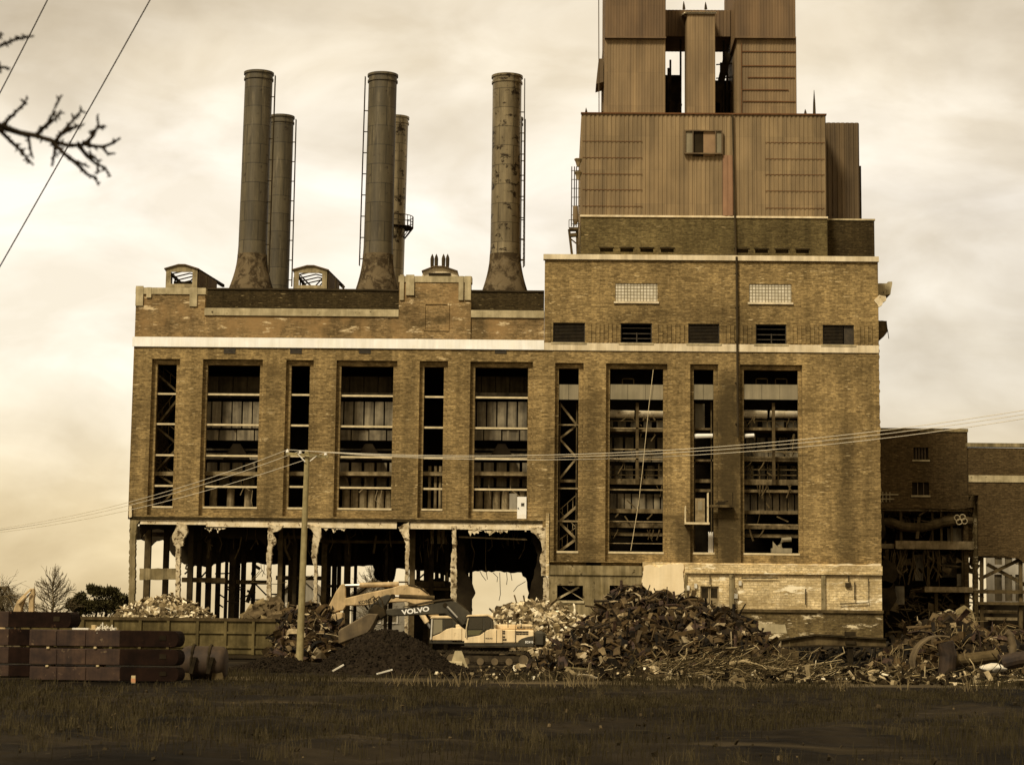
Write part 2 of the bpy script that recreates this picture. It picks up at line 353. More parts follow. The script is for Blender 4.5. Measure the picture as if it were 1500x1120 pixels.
M['finial'] = plain('dark_finial', c4(.03,.021,.010), c4(.06,.042,.02), 1, .8)
M['orange'] = plain('orange_marker', c4(.42,.19,.08), c4(.5,.24,.10), 3, .7)
def glassm():
    s = NT('dark_glass'); s.out(c4(.035,.027,.014), .12); s.b.inputs['Specular IOR Level'].default_value = .5; return s.m
M['glass'] = glassm()
def glassblock():
    s = NT('glass_block'); v = s.wallvec()
    br = s.n('ShaderNodeTexBrick'); br.offset = 0; br.inputs['Color1'].default_value = c4(.62,.54,.38); br.inputs['Color2'].default_value = c4(.48,.41,.27); br.inputs['Mortar'].default_value = c4(.16,.12,.06)
    br.inputs['Scale'].default_value = 1; br.inputs['Mortar Size'].default_value = .03; br.inputs['Brick Width'].default_value = .26; br.inputs['Row Height'].default_value = .26
    s.L(v, br.inputs['Vector']); return s.out(br.outputs['Color'], .3)
M['glass_block'] = glassblock()
def corr(name, a, b, rust=.35):
    s = NT(name); p = s.pos(); col = s.mix(s.ramp(s.noise(s.scaled(p, 1, 1, .4), .25, 5), .35, .65), a, b)
    st = s.noise(s.scaled(p, 2.0, 2.0, .03), 1, 3, .6); col = s.mix(.6, col, s.ramp(st, .36, .66, gray(.62), gray(1.15)), 'MULTIPLY')
    st2 = s.noise(s.scaled(p, .45, .45, .02), 1, 3, .6); col = s.mix(s.ramp(st2, .62, .70, gray(0), gray(rust)), col, c4(.13,.06,.022))
    pt = s.n('ShaderNodeTexBrick'); pt.inputs['Color1'].default_value = gray(1.07); pt.inputs['Color2'].default_value = gray(.86); pt.inputs['Mortar'].default_value = gray(.7); pt.inputs['Scale'].default_value = 1; pt.inputs['Mortar Size'].default_value = .012; pt.inputs['Brick Width'].default_value = 1.26; pt.inputs['Row Height'].default_value = 2.9; pt.offset = 0; s.L(s.wallvec(), pt.inputs['Vector']); col = s.mix(.8, col, pt.outputs['Color'], 'MULTIPLY')
    p2 = s.noise(s.scaled(p, .9, .9, .25), 1.0, 2, .5); col = s.mix(1.0, col, s.ramp(p2, .35, .65, gray(.84), gray(1.12)), 'MULTIPLY')
    return s.out(col, .65)
M['corr'] = corr('corrugated_sheet', c4(.200,.132,.057), c4(.272,.183,.083))
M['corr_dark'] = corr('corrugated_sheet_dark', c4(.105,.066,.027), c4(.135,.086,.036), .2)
M['sheet'] = corr('brown_sheet', c4(.192,.122,.052), c4(.242,.158,.07), .15)
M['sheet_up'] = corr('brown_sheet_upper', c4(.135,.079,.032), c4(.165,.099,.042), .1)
def stack(name, a, b, rough, blotch, metal=0):
    s = NT(name); q = s.n('ShaderNodeSeparateXYZ'); s.L(s.tc.outputs['Object'], q.inputs[0])
    an = s.math('MULTIPLY', s.math('ARCTAN2', q.outputs[1], q.outputs[0]), 1.2)
    cb = s.n('ShaderNodeCombineXYZ'); s.L(an, cb.inputs[0]); s.L(q.outputs[2], cb.inputs[1])
    br = s.n('ShaderNodeTexBrick'); br.inputs['Color1'].default_value = gray(1.12); br.inputs['Color2'].default_value = gray(.82); br.inputs['Mortar'].default_value = gray(.42)
    br.inputs['Scale'].default_value = 1; br.inputs['Mortar Size'].default_value = .035; br.inputs['Brick Width'].default_value = 2.5; br.inputs['Row Height'].default_value = 1.72
    s.L(cb.outputs[0], br.inputs['Vector'])
    p = s.tc.outputs['Object']; col = s.mix(s.ramp(s.noise(s.scaled(p, 1, 1, .35), .9, 6, .65), .34, .66), a, b)
    col = s.mix(1.0, col, br.outputs['Color'], 'MULTIPLY')
    f = s.noise(s.scaled(p, 1, 1, 1.4), .9, 7, .7); col = s.mix(s.ramp(f, blotch-.05, blotch), col, c4(.03,.019,.008))
    f3 = s.noise(s.scaled(p, 3, 3, .3), .8, 5, .7); col = s.mix(s.ramp(f3, .56, .70, gray(0), gray(.7)), col, c4(.19,.145,.078)); f4 = s.noise(s.scaled(p, 2, 2, .12), .8, 5, .7); col = s.mix(.7, col, s.ramp(f4, .36, .64, gray(.55), gray(1.2)), 'MULTIPLY')
    return s.out(col, rough, metal)
M['stack'] = stack('stack_steel', c4(.072,.055,.027), c4(.11,.084,.042), .55, .66)
M['stack_shiny'] = stack('stack_steel_shiny', c4(.16,.12,.062), c4(.27,.208,.11), .36, .60, .6)
def base_mat():
    s = NT('stack_flare'); p = s.pos(); f = s.noise(p, .9, 8, .7, .6); col = s.mix(s.ramp(f, .45, .55), c4(.045,.03,.014), c4(.13,.092,.046))
    g = s.noise(p, 1.4, 6, .7, .8); col = s.mix(s.ramp(g, .56, .62), col, c4(.15,.11,.058)); return s.out(col, .8)
M['flare'] = base_mat()
M['stone'] = plain('dark_stone', c4(.014,.010,.005), c4(.05,.036,.018), 1.5, .95)
M['casing_dim'] = plain('dim_casing', c4(.045,.033,.016), c4(.11,.08,.04), .9, .9, streak=.8)
M['wreck'] = plain('wreckage', c4(.03,.02,.009), c4(.17,.12,.055), 1.3, .9)
M['tuft'] = plain('tuft_grass', c4(.022,.0165,.0075), c4(.085,.063,.028), .6, .95)
def island(name, stops, rough=.75, spec=.12):      # every loose piece takes its own tone
    s = NT(name); r = s.n('ShaderNodeValToRGB'); r.color_ramp.interpolation = 'LINEAR'
    r.color_ramp.elements[0].position, r.color_ramp.elements[0].color = stops[0]; r.color_ramp.elements[1].position, r.color_ramp.elements[1].color = stops[-1]
    for a, b in stops[1:-1]: e = r.color_ramp.elements.new(a); e.color = b
    s.L(s.geo.outputs['Random Per Island'], r.inputs[0]); f = s.noise(s.pos(), 3.0, 5, .65)
    s.out(s.mix(1.0, r.outputs[0], s.ramp(f, .32, .68, gray(.55), gray(1.35)), 'MULTIPLY'), rough); s.b.inputs['Specular IOR Level'].default_value = spec; return s.m
M['scrap'] = island('scrap_metal', [(0, c4(.006,.004,.0015)), (.55, c4(.026,.016,.006)), (.82, c4(.085,.054,.021)), (.94, c4(.19,.13,.058)), (1, c4(.42,.32,.17))])
M['scrap2'] = island('scrap_metal_brown', [(0, c4(.010,.006,.0025)), (.5, c4(.045,.028,.011)), (.85, c4(.13,.085,.036)), (1, c4(.34,.25,.13))])
M['scrap_low'] = island('scrap_metal_low', [(0, c4(.004,.003,.0015)), (.8, c4(.020,.013,.005)), (1, c4(.09,.06,.025))])
M['rubble'] = island('concrete_rubble', [(0, c4(.07,.05,.022)), (.3, c4(.26,.19,.095)), (.7, c4(.55,.43,.24)), (1, c4(.86,.74,.5))], .9, .05)
M['litter'] = island('yard_litter', [(0, c4(.006,.004,.002)), (.6, c4(.03,.02,.009)), (.9, c4(.11,.077,.034)), (1, c4(.38,.29,.15))], .9, .05)
M['stick'] = island('dry_stick', [(0, c4(.012,.008,.0035)), (.5, c4(.06,.042,.017)), (.85, c4(.20,.145,.065)), (1, c4(.48,.37,.19))], .9, .05)
M['slab_rust'] = plain('rusty_floor_edge', c4(.07,.048,.021), c4(.22,.158,.075), 1.5, .9, streak=.7, stain=c4(.36,.27,.14), samt=.66)
M['plaster_dirty'] = plain('dirty_torn_plaster', c4(.34,.25,.125), c4(.74,.60,.37), 1.8, .9, streak=.5, stain=c4(.09,.058,.025), samt=.52, bumpy=.5)
M['shed'] = plain('weathered_shed_sheet', c4(.20,.15,.072), c4(.40,.31,.16), 1.2, .85, streak=.6, stain=c4(.07,.045,.02), samt=.62)
M['panel_mid'] = plain('boiler_panel', c4(.13,.098,.052), c4(.33,.26,.145), .8, .7, streak=.95)
M['scrap2'] = plain('scrap_metal_brown', c4(.020,.012,.005), c4(.085,.053,.021), 1.4, .85)
M['scrap3'] = plain('scrap_metal_pale', c4(.20,.145,.07), c4(.42,.32,.17), 1.4, .6)
M['rubble_core'] = plain('rubble_core', c4(.06,.043,.02), c4(.13,.095,.045), 1.5, .95)
M['rubble_dark'] = plain('rubble_dark', c4(.045,.03,.014), c4(.15,.105,.05), 1.5, .95)
M['rust_dark2'] = plain('rusty_drum', c4(.020,.012,.006), c4(.055,.032,.014), 1.6, .75, streak=.4, stain=c4(.13,.08,.036), samt=.66)
M['grass'] = plain('dry_grass', c4(.016,.012,.005), c4(.055,.041,.017), .8, .95)
def glass2(n, c, r):
    s = NT(n); s.out(c, r); s.b.inputs['Specular IOR Level'].default_value = .6; return s.m
M['glass_green'] = glass2('cab_glass_olive', c4(.10,.085,.03), .2)
M['glass_bright'] = glass2('cab_glass_bright', c4(.22,.18,.1), .15)
def ground_mat():
    s = NT('site_ground'); p = s.pos(); f = s.noise(p, .35, 9, .68); col = s.mix(s.ramp(f, .35, .66), c4(.006,.0042,.0022), c4(.024,.017,.0085))
    g = s.noise(s.scaled(p, .25, 1.4, 1), .35, 7, .65); col = s.mix(s.ramp(g, .58, .72), col, c4(.06,.043,.021))
    h = s.noise(p, 4.0, 6, .7); col = s.mix(s.ramp(h, .66, .72), col, c4(.13,.098,.05)); 
    q = s.n('ShaderNodeSeparateXYZ'); s.L(p, q.inputs[0]); yy = s.math('ADD', q.outputs[1], s.math('MULTIPLY', s.math('SUBTRACT', s.noise(s.scaled(p, .12, .12, 1), 1, 4), .5), 8))
    d = s.math('ABSOLUTE', s.math('SUBTRACT', yy, 91)); col = s.mix(s.ramp(s.math('DIVIDE', d, 8), .3, .6, gray(.8), gray(0)), col, c4(.10,.073,.036))
    k = s.noise(p, .09, 5, .6); col = s.mix(1.0, col, s.ramp(k, .35, .65, gray(.5), gray(1.5)), 'MULTIPLY')
    s.bump(f, .6, .2); return s.out(col, .95)
M['ground'] = ground_mat()
M['track_dirt'] = plain('worn_track', c4(.03,.021,.010), c4(.075,.054,.027), .9, .95, detail=9)
# ------------------------------------------------------------------ ground
from mathutils import noise as mn
g = MB()
xs = [-6000, -1500, -400, -160]+[-95+.9*i for i in range(int(190/.9)+1)]+[160, 400, 1500, 6000]
ys = [-60, -20, 5]+[15+.5*i for i in range(191)]+[115, 125, 140, 160, 200, 300, 600, 1500, 3000, 7000]
for y in ys:
    for x in xs:
        a = (.20 if y < 70 else max(.05, .20-.15*(y-70)/12)) if 15 <= y <= 110 and abs(x) < 96 else 0
        g.v.append((x, y, a*(mn.noise((x*.22, y*.16, 1.7))+.6*mn.noise((x*.8, y*.7, 4.1))+.35*mn.noise((x*2.1, y*1.9, 9.3)))-a*.55))
nx_ = len(xs)
for j in range(len(ys)-1):
    for i in range(nx_-1): k = j*nx_+i; g.f.append((k, k+1, k+nx_+1, k+nx_))
tag(g.build('ground', M['ground'], origin=(0, 0, 0), smooth=True), kind='structure')

# ------------------------------------------------------------------ turbine hall (left wing)
Y0 = 170.0
def Z(py, px=500, Y=Y0): return fz(px, py, Y)
XL, XM, XR = fx(193, 600, Y0), fx(797.5, 450, Y0), fx(1288, 560, Y0)
hall = thing('turbine_hall', ((XL+XM)/2, Y0+14, 0), 'long brown brick hall with tall broken windows over a gutted open ground floor', 'building')
OPN = {1: (226,532.4,254.5,740.5), 2: (300,534.3,377.5,741.6), 3: (423.5,534,451,743), 4: (497,535.4,574,745), 5: (619.5,536,648.5,746), 6: (694.5,538,772.5,747),
       7: (817.5,538.5,847,806), 8: (893,539.4,971.8,808.5), 9: (1016.5,540,1046,810), 10: (1090.5,540.7,1170.5,810)}
OUT = {1: (219,525,260,754), 2: (294,526.8,382,754), 3: (416.5,526.5,457,755), 4: (490.5,528.6,580,757), 5: (613,528.5,654.5,758), 6: (687.5,529.5,779.5,760),
       7: (812,532.7,854,822), 8: (887,532,977.5,822), 9: (1011,533,1052,824), 10: (1084.5,533.5,1176,824)}
ZB = Z(759, 500); ZT = Z(497, 500); BD = 13
def zr(d, k):
    x0, x1, z0, z1 = rect(*d[k], Y0); return [x0, x1, z0, z1]
o_h, r_h = {}, {}
for k in OPN:
    o_h[k] = zr(OPN, k); r_h[k] = zr(OUT, k)
    r_h[k][2] = (ZB+.12) if k <= 6 else Z(823.5, 1000)
zt_l = sum(o_h[k][3] for k in range(1, 7))/6; zb_l = sum(o_h[k][2] for k in range(1, 7))/6
for k in range(1, 7): o_h[k][3] = zt_l; o_h[k][2] = zb_l; r_h[k][3] = zt_l+.42
zt_r = sum(o_h[k][3] for k in range(7, 11))/4; zb_r = sum(o_h[k][2] for k in range(7, 11))/4
for k in range(7, 11): o_h[k][3] = zt_r; o_h[k][2] = zb_r; r_h[k][3] = zt_r+.38
zbt, zbb = Z(496, 500), Z(510, 500)              # white band
vents = [rect(a-9, 510.5, a+8, 518, Y0) for a in (337, 434, 535, 734)]
YB = Y0+27
w = MB()
w.wall(XL, XM, ZB, zbt, Y0, Y0+.4, [r_h[k] for k in range(1, 7)])
for k in range(1, 7):
    a = r_h[k]; w.wall(a[0]-.3, a[1]+.3, a[2]-.08, a[3]+.3, Y0+.402, Y0+.85, [o_h[k]])
w.box(XL, XL+.5, Y0+.86, YB, ZB, zbt); w.box(XL, XM, YB, YB+.4, ZB, zbt)
w.build('wall', M['brick'], hall)
b = MB(); b.box(XL-.12, XM-.003, Y0-.14, Y0-.002, zbb, zbt); b.build('stone_band', M['white_band'], hall)
for v in vents:
    mb = MB(); mb.box(v[0], v[1], Y0-.03, Y0-.002, v[2], v[3])
    for i in range(4):
        z = v[2]+(v[3]-v[2])*(i+.5)/4; mb.box(v[0], v[1], Y0-.05, Y0-.031, z-.02, z+.02)
    mb.build('vent', M['louvre'], hall)
# bottom ledge, its shadow put in as dark brick, and inner slab
b = MB(); b.box(XL+.02, XM-.02, Y0-.10, Y0+.5, ZB-.22, ZB-.003); b.build('shadow_course', M['brick_dark'], hall)
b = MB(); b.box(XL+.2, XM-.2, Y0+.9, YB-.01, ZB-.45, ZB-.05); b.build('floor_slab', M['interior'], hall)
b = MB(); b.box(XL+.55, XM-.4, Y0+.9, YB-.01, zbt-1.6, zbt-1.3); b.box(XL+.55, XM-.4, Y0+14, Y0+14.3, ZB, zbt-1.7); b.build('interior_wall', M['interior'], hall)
# parapet
P0 = Z(463, 450); zc = Z(455, 450)
pb = MB()
xa, xb_, xc_ = fx(300, 450, Y0), fx(584.5, 440, Y0), fx(690, 440, Y0)
pb.box(XL+.02, xa, Y0+.01, Y0+.6, zbt+.003, Z(431, 250)); pb.box(xa, xb_, Y0+.03, Y0+.6, zbt+.003, P0)
pb.box(xb_, xc_, Y0-.12, Y0+.9, zbt+.003, Z(414, 638)); pb.box(xc_, XM-.01, Y0+.03, Y0+.6, zbt+.003, P0)
pb.box(XL+.02, XL+.5, Y0+.61, YB, zbt+.003, Z(440, 250))
x0, x1, z0, z1 = rect(621, 444, 658, 485, Y0)
for q in ((x0, x1, z1-.12, z1), (x0, x1, z0, z0+.12), (x0, x0+.12, z0+.12, z1-.12), (x1-.12, x1, z0+.12, z1-.12)): pb.box(q[0], q[1], Y0-.19, Y0-.122, q[2], q[3])
pb.build('parapet', M['brick_parapet'], hall)
cp = MB()
cp.box(xa, xb_-.01, Y0-.1, Y0+.7, P0+.003, zc+.15); cp.box(xc_+.01, XM-.01, Y0-.1, Y0+.7, P0+.003, zc+.15)
cp.box(XL-.02, xa+.05, Y0-.08, Y0+.7, Z(431, 250)+.003, Z(421.5, 250)); cp.box(xb_-.06, xc_+.06, Y0-.2, Y0+1, Z(414, 638)+.003, Z(405, 638))
for l, t, r, b_ in ((199, 419, 210, 448), (215, 421, 222, 436), (278, 421, 289, 449)): cp.pbox(l, t, r, b_, Y0, .12, -.11)
for l, t, r, b_ in ((586, 403, 592, 440), (595, 403, 607, 433), (672, 405, 679, 440), (681, 405, 690, 440)): cp.pbox(l, t, r, b_, Y0, .1, -.26)
cp.build('coping', M['coping'], hall)
# setback roof wall
YS = Y0+6
sb = MB(); x0, x1, z0, z1 = rect(300, 426, 797, 462, YS); sb.box(x0-2, x1, YS, YS+.5, z0-1, z1); sb.box(XL+.6, XM-.4, YS+.51, YB-.4, z1-1.2, z1-1.0)
sb.build('roof_wall', M['brick_dark'], hall)
cp = MB(); cp.box(x0-2, x1, YS-.1, YS+.6, z1+.003, z1+.14); cp.build('roof_edge', M['finial'], hall)
ROOFZ = z1-1.0
def stair(mb, x0, x1, zs, y, w=.28, rail=True):
    f = 0
    for a, b in zip(zs[:-1], zs[1:]):
        p, q = ((x0, y, a), (x1, y, b)) if f == 0 else ((x1, y, a), (x0, y, b))
        mb.bar(p, q, .9, w)
        if rail:
            mb.tube([(p[0], y, p[2]+.95), (q[0], y, q[2]+.95)], .04, 4)
            for t in (.2, .5, .8):
                e = Vector(p).lerp(Vector(q), t); mb.tube([e, e+Vector((0, 0, .95))], .03, 4)
        f ^= 1
def panels(mb, x0, x1, z0, z1, y, n, gap=.06):
    for i in range(n):
        a = x0+(x1-x0)*i/n; mb.box(a+gap, x0+(x1-x0)*(i+1)/n-gap, y+rnd.uniform(-.12, .12), y+.4, z0, z1)
LB = {1: [575.5, 619.8, 665.5, 710.5], 2: [576.5, 621, 666.5, 712], 3: [577, 622, 667, 712], 4: [578.5, 623.5, 668.5, 713.5], 5: [580, 625, 670, 715], 6: [581, 626, 671, 716]}
for k in range(1, 7):
    x0, x1, z0, z1 = o_h[k]; mxp = (OPN[k][0]+OPN[k][2])/2; yf = Y0+.55
    fr = MB()
    for py in LB[k]:
        z = Z(py, mxp); fr.box(x0-.02, x1+.02, yf, yf+.14, z-.075, z+.075)
    fr.box(x0-.05, x1+.05, yf-.2, yf+.25, z0-.1, z0+.05)
    fr.build_each('window_bar', M['bar'], hall)
    fl = MB(); zf = Z(691.5, mxp); fl.box(x0-.6, x1+.6, Y0+1.4, Y0+9, zf-.16, zf+.16); fl.build('floor', M['slab_edge'], hall)
    if k in (2, 4, 6):
        mb = MB(); panels(mb, x0-.8, x1+.8, Z(575, mxp), Z(543, mxp), Y0+4.0, 5, .03); mb.build_each('boiler_casing', M['casing_dim'], hall)
        mb = MB(); panels(mb, x0-.8, x1+.8, Z(622, mxp), Z(583, mxp), Y0+2.8, 7); panels(mb, x0-.8, x1+.8, Z(640, mxp), Z(625, mxp), Y0+2.9, 4, .05)
        zz = Z(570, mxp); mb.box(x0-1, x1+1, Y0+3.6, Y0+3.9, zz-.12, zz+.12)
        for i in range(3): mb.box(x0-1, x1+1, Y0+4.2-.3*i, Y0+4.3, Z(652+7*i, mxp)-.08, Z(652+7*i, mxp)+.08)
        mb.build_each('boiler_casing', M['panel_mid'], hall)
        mb = MB()
        for j in range(4): a = x0+(x1-x0)*rnd.random(); zt_ = Z(rnd.choice((693, 715)), mxp); mb.tube([(a, Y0+2.2, zt_), (a+rnd.uniform(-.4, .4), Y0+2.1, zt_-rnd.uniform(.5, 1.2)), (a+rnd.uniform(-.8, .8), Y0+2, zt_-rnd.uniform(1.2, 2.0))], .035, 4)
        mb.build_each('hanging_cable', M['slab_edge'], hall)
        mb = MB(); panels(mb, x0-.5, x1+.5, Z(708, mxp), Z(672, mxp), Y0+3.8, 5, .12); mb.build_each('boiler_casing', M['interior_brown'], hall)
        mb = MB()
        for j in range(6):
            if k == 2 and j in (1, 3, 5): continue
            cx = x0+.35+(x1-x0-.7)*j/5
            mb.lathe((cx, Y0+3, z0-.4), [(0.01, 2.05), (.32, 2.05), (.32, 0)], 10)
        mb.build_each('drum', M['slab_edge'], hall)
        mb = MB(); xm = (x0+x1)/2
        mb.prism([(xm-1.1, Z(668, mxp)), (xm+1.1, Z(668, mxp)), (xm+.3, Z(645, mxp)), (xm-.3, Z(645, mxp))], Y0+3.0, Y0+3.5)
        mb.build('hopper', M['interior'], hall)
    if k == 5:
        mb = MB()
        for t in (.3, .6, .85): mb.tube([(x0+(x1-x0)*t, Y0+2, z0-1), (x0+(x1-x0)*t, Y0+2, z0+(3.6 if t > .2 else 8))], .13, 8)
        mb.build_each('pipe', M['slab_edge'], hall)
    if k == 1:
        mb = MB(); stair(mb, x0-.2, x1+.2, [z0-.5, Z(711, mxp), Z(690, mxp), Z(650, mxp), Z(622, mxp), Z(575, mxp), Z(545, mxp)], Y0+2, .16); mb.build('staircase', M['steel_brown'], hall)
# white door in bay 6
x0, x1, z0, z1 = rect(757.5, 727, 771, 759, Y0)
d = MB(); d.box(x0, x1, Y0+.25, Y0+.32, z0, z1); dd = d.build('door', M['white'], hall, label='white door standing in the last hall window')
d = MB(); a = (x0+x1)/2; d.box(a-.06, a+.2, Y0+.235, Y0+.249, z1-.75, z1-.5); d.build('door_window', M['glass'], dd)
d = MB(); d.tube([(x0+.08, Y0+.18, z0+.85), (x0+.08, Y0+.25, z0+.85)], .05, 6); d.build('handle', M['finial'], dd)
d = MB(); q = rect(746, 722, 757, 749, Y0); d.box(q[0], q[1], Y0+.5, Y0+.58, q[2], q[3]); d.build('infill_panel', M['house_grey'], hall)
# lintel beam and broken columns
lb = MB(); z1 = Z(763, 500); z0 = Z(773, 500)
lb.box(fx(302, 768, Y0), fx(581, 768, Y0), Y0+.02, Y0+.5, z0, z1-.01); lb.box(fx(601, 768, Y0), fx(797, 768, Y0), Y0+.02, Y0+.5, z0, z1-.01)
lb.box(fx(205, 764, Y0), fx(301.5, 764, Y0), Y0+.06, Y0+.5, z0+.15, z1-.02)
lbo = lb.build('lintel_beam', M['plaster'], hall)
CP = [
 [(190,757),(206,757),(205,762),(200,768),(199.5,778),(198,790),(197.5,830),(196.5,962),(187,962),(189.5,800)],
 [(259,765),(274,769),(274.5,780),(269,788),(268.5,799),(264,800),(263.5,835),(262,962),(256.5,962),(257.5,800),(254,797),(252,785),(258,772)],
 [(393,768),(415,769),(411,775),(399.5,780),(404,790),(404,796),(399,800),(397,825),(396.5,838),(397,850),(395,962),(389,962),(391,838),(390,818),(392,800)],
 [(450,768),(470,771),(471,785),(467,795),(464,812),(464.5,835),(464,962),(458,962),(460,830),(456,815),(457,800),(459,780)],
 [(583,772),(599.5,764),(599.5,800),(598,850),(597.5,962),(592,962),(594,795),(590,785)],
 [(661.5,770),(668.5,770),(669,840),(668.5,962),(661,962),(660,825),(663,800)],
 [(774,772),(778,779),(785,783),(790,790),(793,796),(794,806),(790,818),(793,832),(793,843),(801,843),(801,772)],
 [(795.5,846),(810,844),(809.5,962),(795.5,962)]]
def rag(pts, amp=.9, step=5):
    o = []
    for (a, b), (c, d) in zip(pts, pts[1:]+pts[:1]):
        L = math.hypot(c-a, d-b); n = max(1, int(L/step))
        for i in range(n):
            t = i/n; j = amp if i else amp*.3
            o.append((a+(c-a)*t+rnd.uniform(-j, j)*.6, b+(d-b)*t+rnd.uniform(-j, j)*.6))
    return o
for i, p in enumerate(CP):
    mb = MB(); mb.pprism(rag(p, 1.3, 2.6), Y0, Y0-.03-.01*i, Y0+.55); mb.build('column', M['concrete_dark'] if i == 0 else M['plaster_dirty'], hall)
mb = MB(); mb.pprism(rag([(799.7,750),(804,750),(804,844),(799.7,844)], .5, 4), Y0, Y0-.15, Y0-.001); mb.build('torn_brick_edge', M['brick_base'], hall)
mb = MB(); mb.pprism(rag([(189.5,741),(193.5,741),(193.5,757),(190,758)], .6, 4), Y0, Y0-.2, Y0-.01); mb.build('torn_brick_edge', M['plaster'], hall)
def rag_open(pts, amp, step): return rag(pts, amp, step)[:-max(1, int(math.hypot(pts[-1][0]-pts[0][0], pts[-1][1]-pts[0][1])/step))+1]
# hanging plaster
mb = MB()
mb.pprism(rag([(686,774),(702,774),(701,781),(697,780),(695,783),(691,779),(689,785),(686,779)], .5, 3), Y0, Y0+.1, Y0+.3)
mb.pprism(rag([(715,774),(744,774),(742,780),(738,777),(733,781),(729,777),(722,780),(717,784)], .8, 3), Y0, Y0+.1, Y0+.3)
mb.build('torn_plaster', M['plaster'], hall)
mb = MB(); mb.pprism(rag([(204,832),(258,832),(258,848),(204,849)], .8, 5), Y0, Y0+.1, Y0+.6); mb.build('brick_spandrel', M['concrete_dark'], hall)
# ragged inner walls, seen dark against the sky
mb = MB()
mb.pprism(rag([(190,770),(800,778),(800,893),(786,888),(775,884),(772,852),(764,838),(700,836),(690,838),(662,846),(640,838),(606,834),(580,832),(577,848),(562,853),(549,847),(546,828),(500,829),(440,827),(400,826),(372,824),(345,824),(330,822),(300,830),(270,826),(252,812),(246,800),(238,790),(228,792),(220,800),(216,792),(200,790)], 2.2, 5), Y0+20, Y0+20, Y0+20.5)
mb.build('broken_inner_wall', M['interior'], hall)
mb = MB()
mb.pprism(rag([(205,762),(258,764),(258,790),(252,788),(246,776),(232,774),(214,776),(208,784),(205,790)], 1.4, 4), Y0+2, Y0+2, Y0+2.4)
mb.pprism(rag([(264,766),(390,768),(390,800),(380,790),(300,786),(280,796),(268,800)], 2, 5), Y0+3, Y0+3, Y0+3.4)
mb.pprism(rag([(404,768),(452,768),(452,792),(445,784),(420,782),(404,786)], 2, 5), Y0+3, Y0+3, Y0+3.4)
mb.pprism(rag([(780,778),(800,778),(800,896),(792,890),(781,886),(775,868),(782,840),(788,812),(780,792)], 2, 5), Y0+1.5, Y0+1.5, Y0+2)
mb.pprism(rag([(669,800),(676,812),(681,838),(690,850),(696,868),(690,880),(691,905),(672,915),(667,900)], 2.5, 4), Y0+3.2, Y0+3.2, Y0+4)
mb.pprism(rag([(600,850),(640,846),(672,856),(672,962),(600,962)], 3, 5), Y0+11, Y0+11, Y0+11.5)
mb.build_each('broken_masonry', M['interior'], hall)
mb = MB()
for i in range(75):
    a = rnd.choice((rnd.uniform(266, 390), rnd.uniform(406, 455), rnd.uniform(470, 592), rnd.uniform(602, 660), rnd.uniform(672, 780))); yy = rnd.uniform(2.3, 3.6); t = rnd.uniform(772, 790) if i % 3 else 826; yy = yy if i % 3 else Y0*0+19.5
    L = abs(rnd.gauss(14, 9))+4; q0 = P(a, t, Y0+yy); q1 = P(a+rnd.gauss(0, 2), t+L*.5, Y0+yy); q2 = P(a+rnd.gauss(0, 4), t+L, Y0+yy)
    mb.tube([q0, q1, q2], rnd.choice((.025, .035, .05, .09)), 4)
mb.build_each('hanging_rod', M['steel_brown'], hall)
mb = MB()
for i in range(52):
    a = rnd.choice((rnd.uniform(452, 505), rnd.uniform(683, 748), rnd.uniform(683, 748), rnd.uniform(300, 330), rnd.uniform(768, 795))); q0 = P(a, 773.5+rnd.uniform(-.5, 1.5), Y0+.1); w2 = rnd.uniform(.05, .35); d2 = abs(rnd.gauss(.12, .14))+.04
    mb.prism([(q0.x-w2, q0.z), (q0.x+w2, q0.z), (q0.x+w2*rnd.uniform(-.2, .8), q0.z-d2), (q0.x-w2*rnd.uniform(.1, .9), q0.z-d2*rnd.uniform(.5, 1))], Y0+.05, Y0+.45)
tag(mb.build('torn_lintel_edge', M['plaster'], hall), kind='stuff')
# steel frame inside: columns each a part
def hcol(mb, x, y, z0, z1, w):
    mb.box(x-w/2, x+w/2, y-w/2, y-w/2+.06, z0, z1); mb.box(x-w/2, x+w/2, y+w/2-.06, y+w/2, z0, z1); mb.box(x-.05, x+.05, y-w/2+.06, y+w/2-.06, z0, z1)
for a, yy, wd, mt in ((216, 4, 8, 1), (243, 4, 7, 0), (279, 3, 7, 0), (292, 9, 6, 0), (306, 5, 7, 0), (320, 12, 6, 0), (332, 16, 4, 0), (341, 6, 8, 0), (357, 10, 6, 0), (349, 18, 5, 0), (410.5, 3, 6, 1), (426, 8, 6, 0), (437, 14, 6, 0), (446, 18, 4, 0), (475, 6, 7, 1), (490, 12, 6, 0), (509, 6, 8, 0), (521, 16, 4, 0), (604, 3, 7, 1), (625, 10, 7, 0), (640, 15, 5, 0), (655, 8, 5, 0), (676, 6, 9, 0), (573, 14, 5, 0), (372, 19, 5, 0), (432, 4, 5, 0), (482, 15, 5, 0), (497, 9, 5, 0), (613, 15, 5, 0), (632, 5, 6, 0), (648, 12, 5, 0), (683, 10, 6, 0), (690, 16, 4, 0), (416, 17, 4, 0), (566, 7, 4, 0)):
    c = P(a, 830, Y0+yy); k = (Y0+yy)/F_PX
    mb = MB(); hcol(mb, c.x, c.y, 0, ZB-.45, wd*k*1.12); mb.build('steel_column', M['steel_brown' if mt else 'steel'], hall)
for l, r, py, yy, hh in ((266, 330, 849, 3.5, 7), (300, 392, 852, 8, 6), (205, 258, 782, 5, 6), (404, 470, 846, 10, 6), (470, 520, 858, 12, 4), (600, 672, 855, 9, 8), (410, 458, 786, 3.5, 5), (470, 595, 793, 5, 4), (610, 668, 862, 5, 4)):
    mb = MB(); mb.pbox(l, py-hh/2, r, py+hh/2, Y0+yy, .4); mb.build('steel_beam', M['steel_brown'], hall)
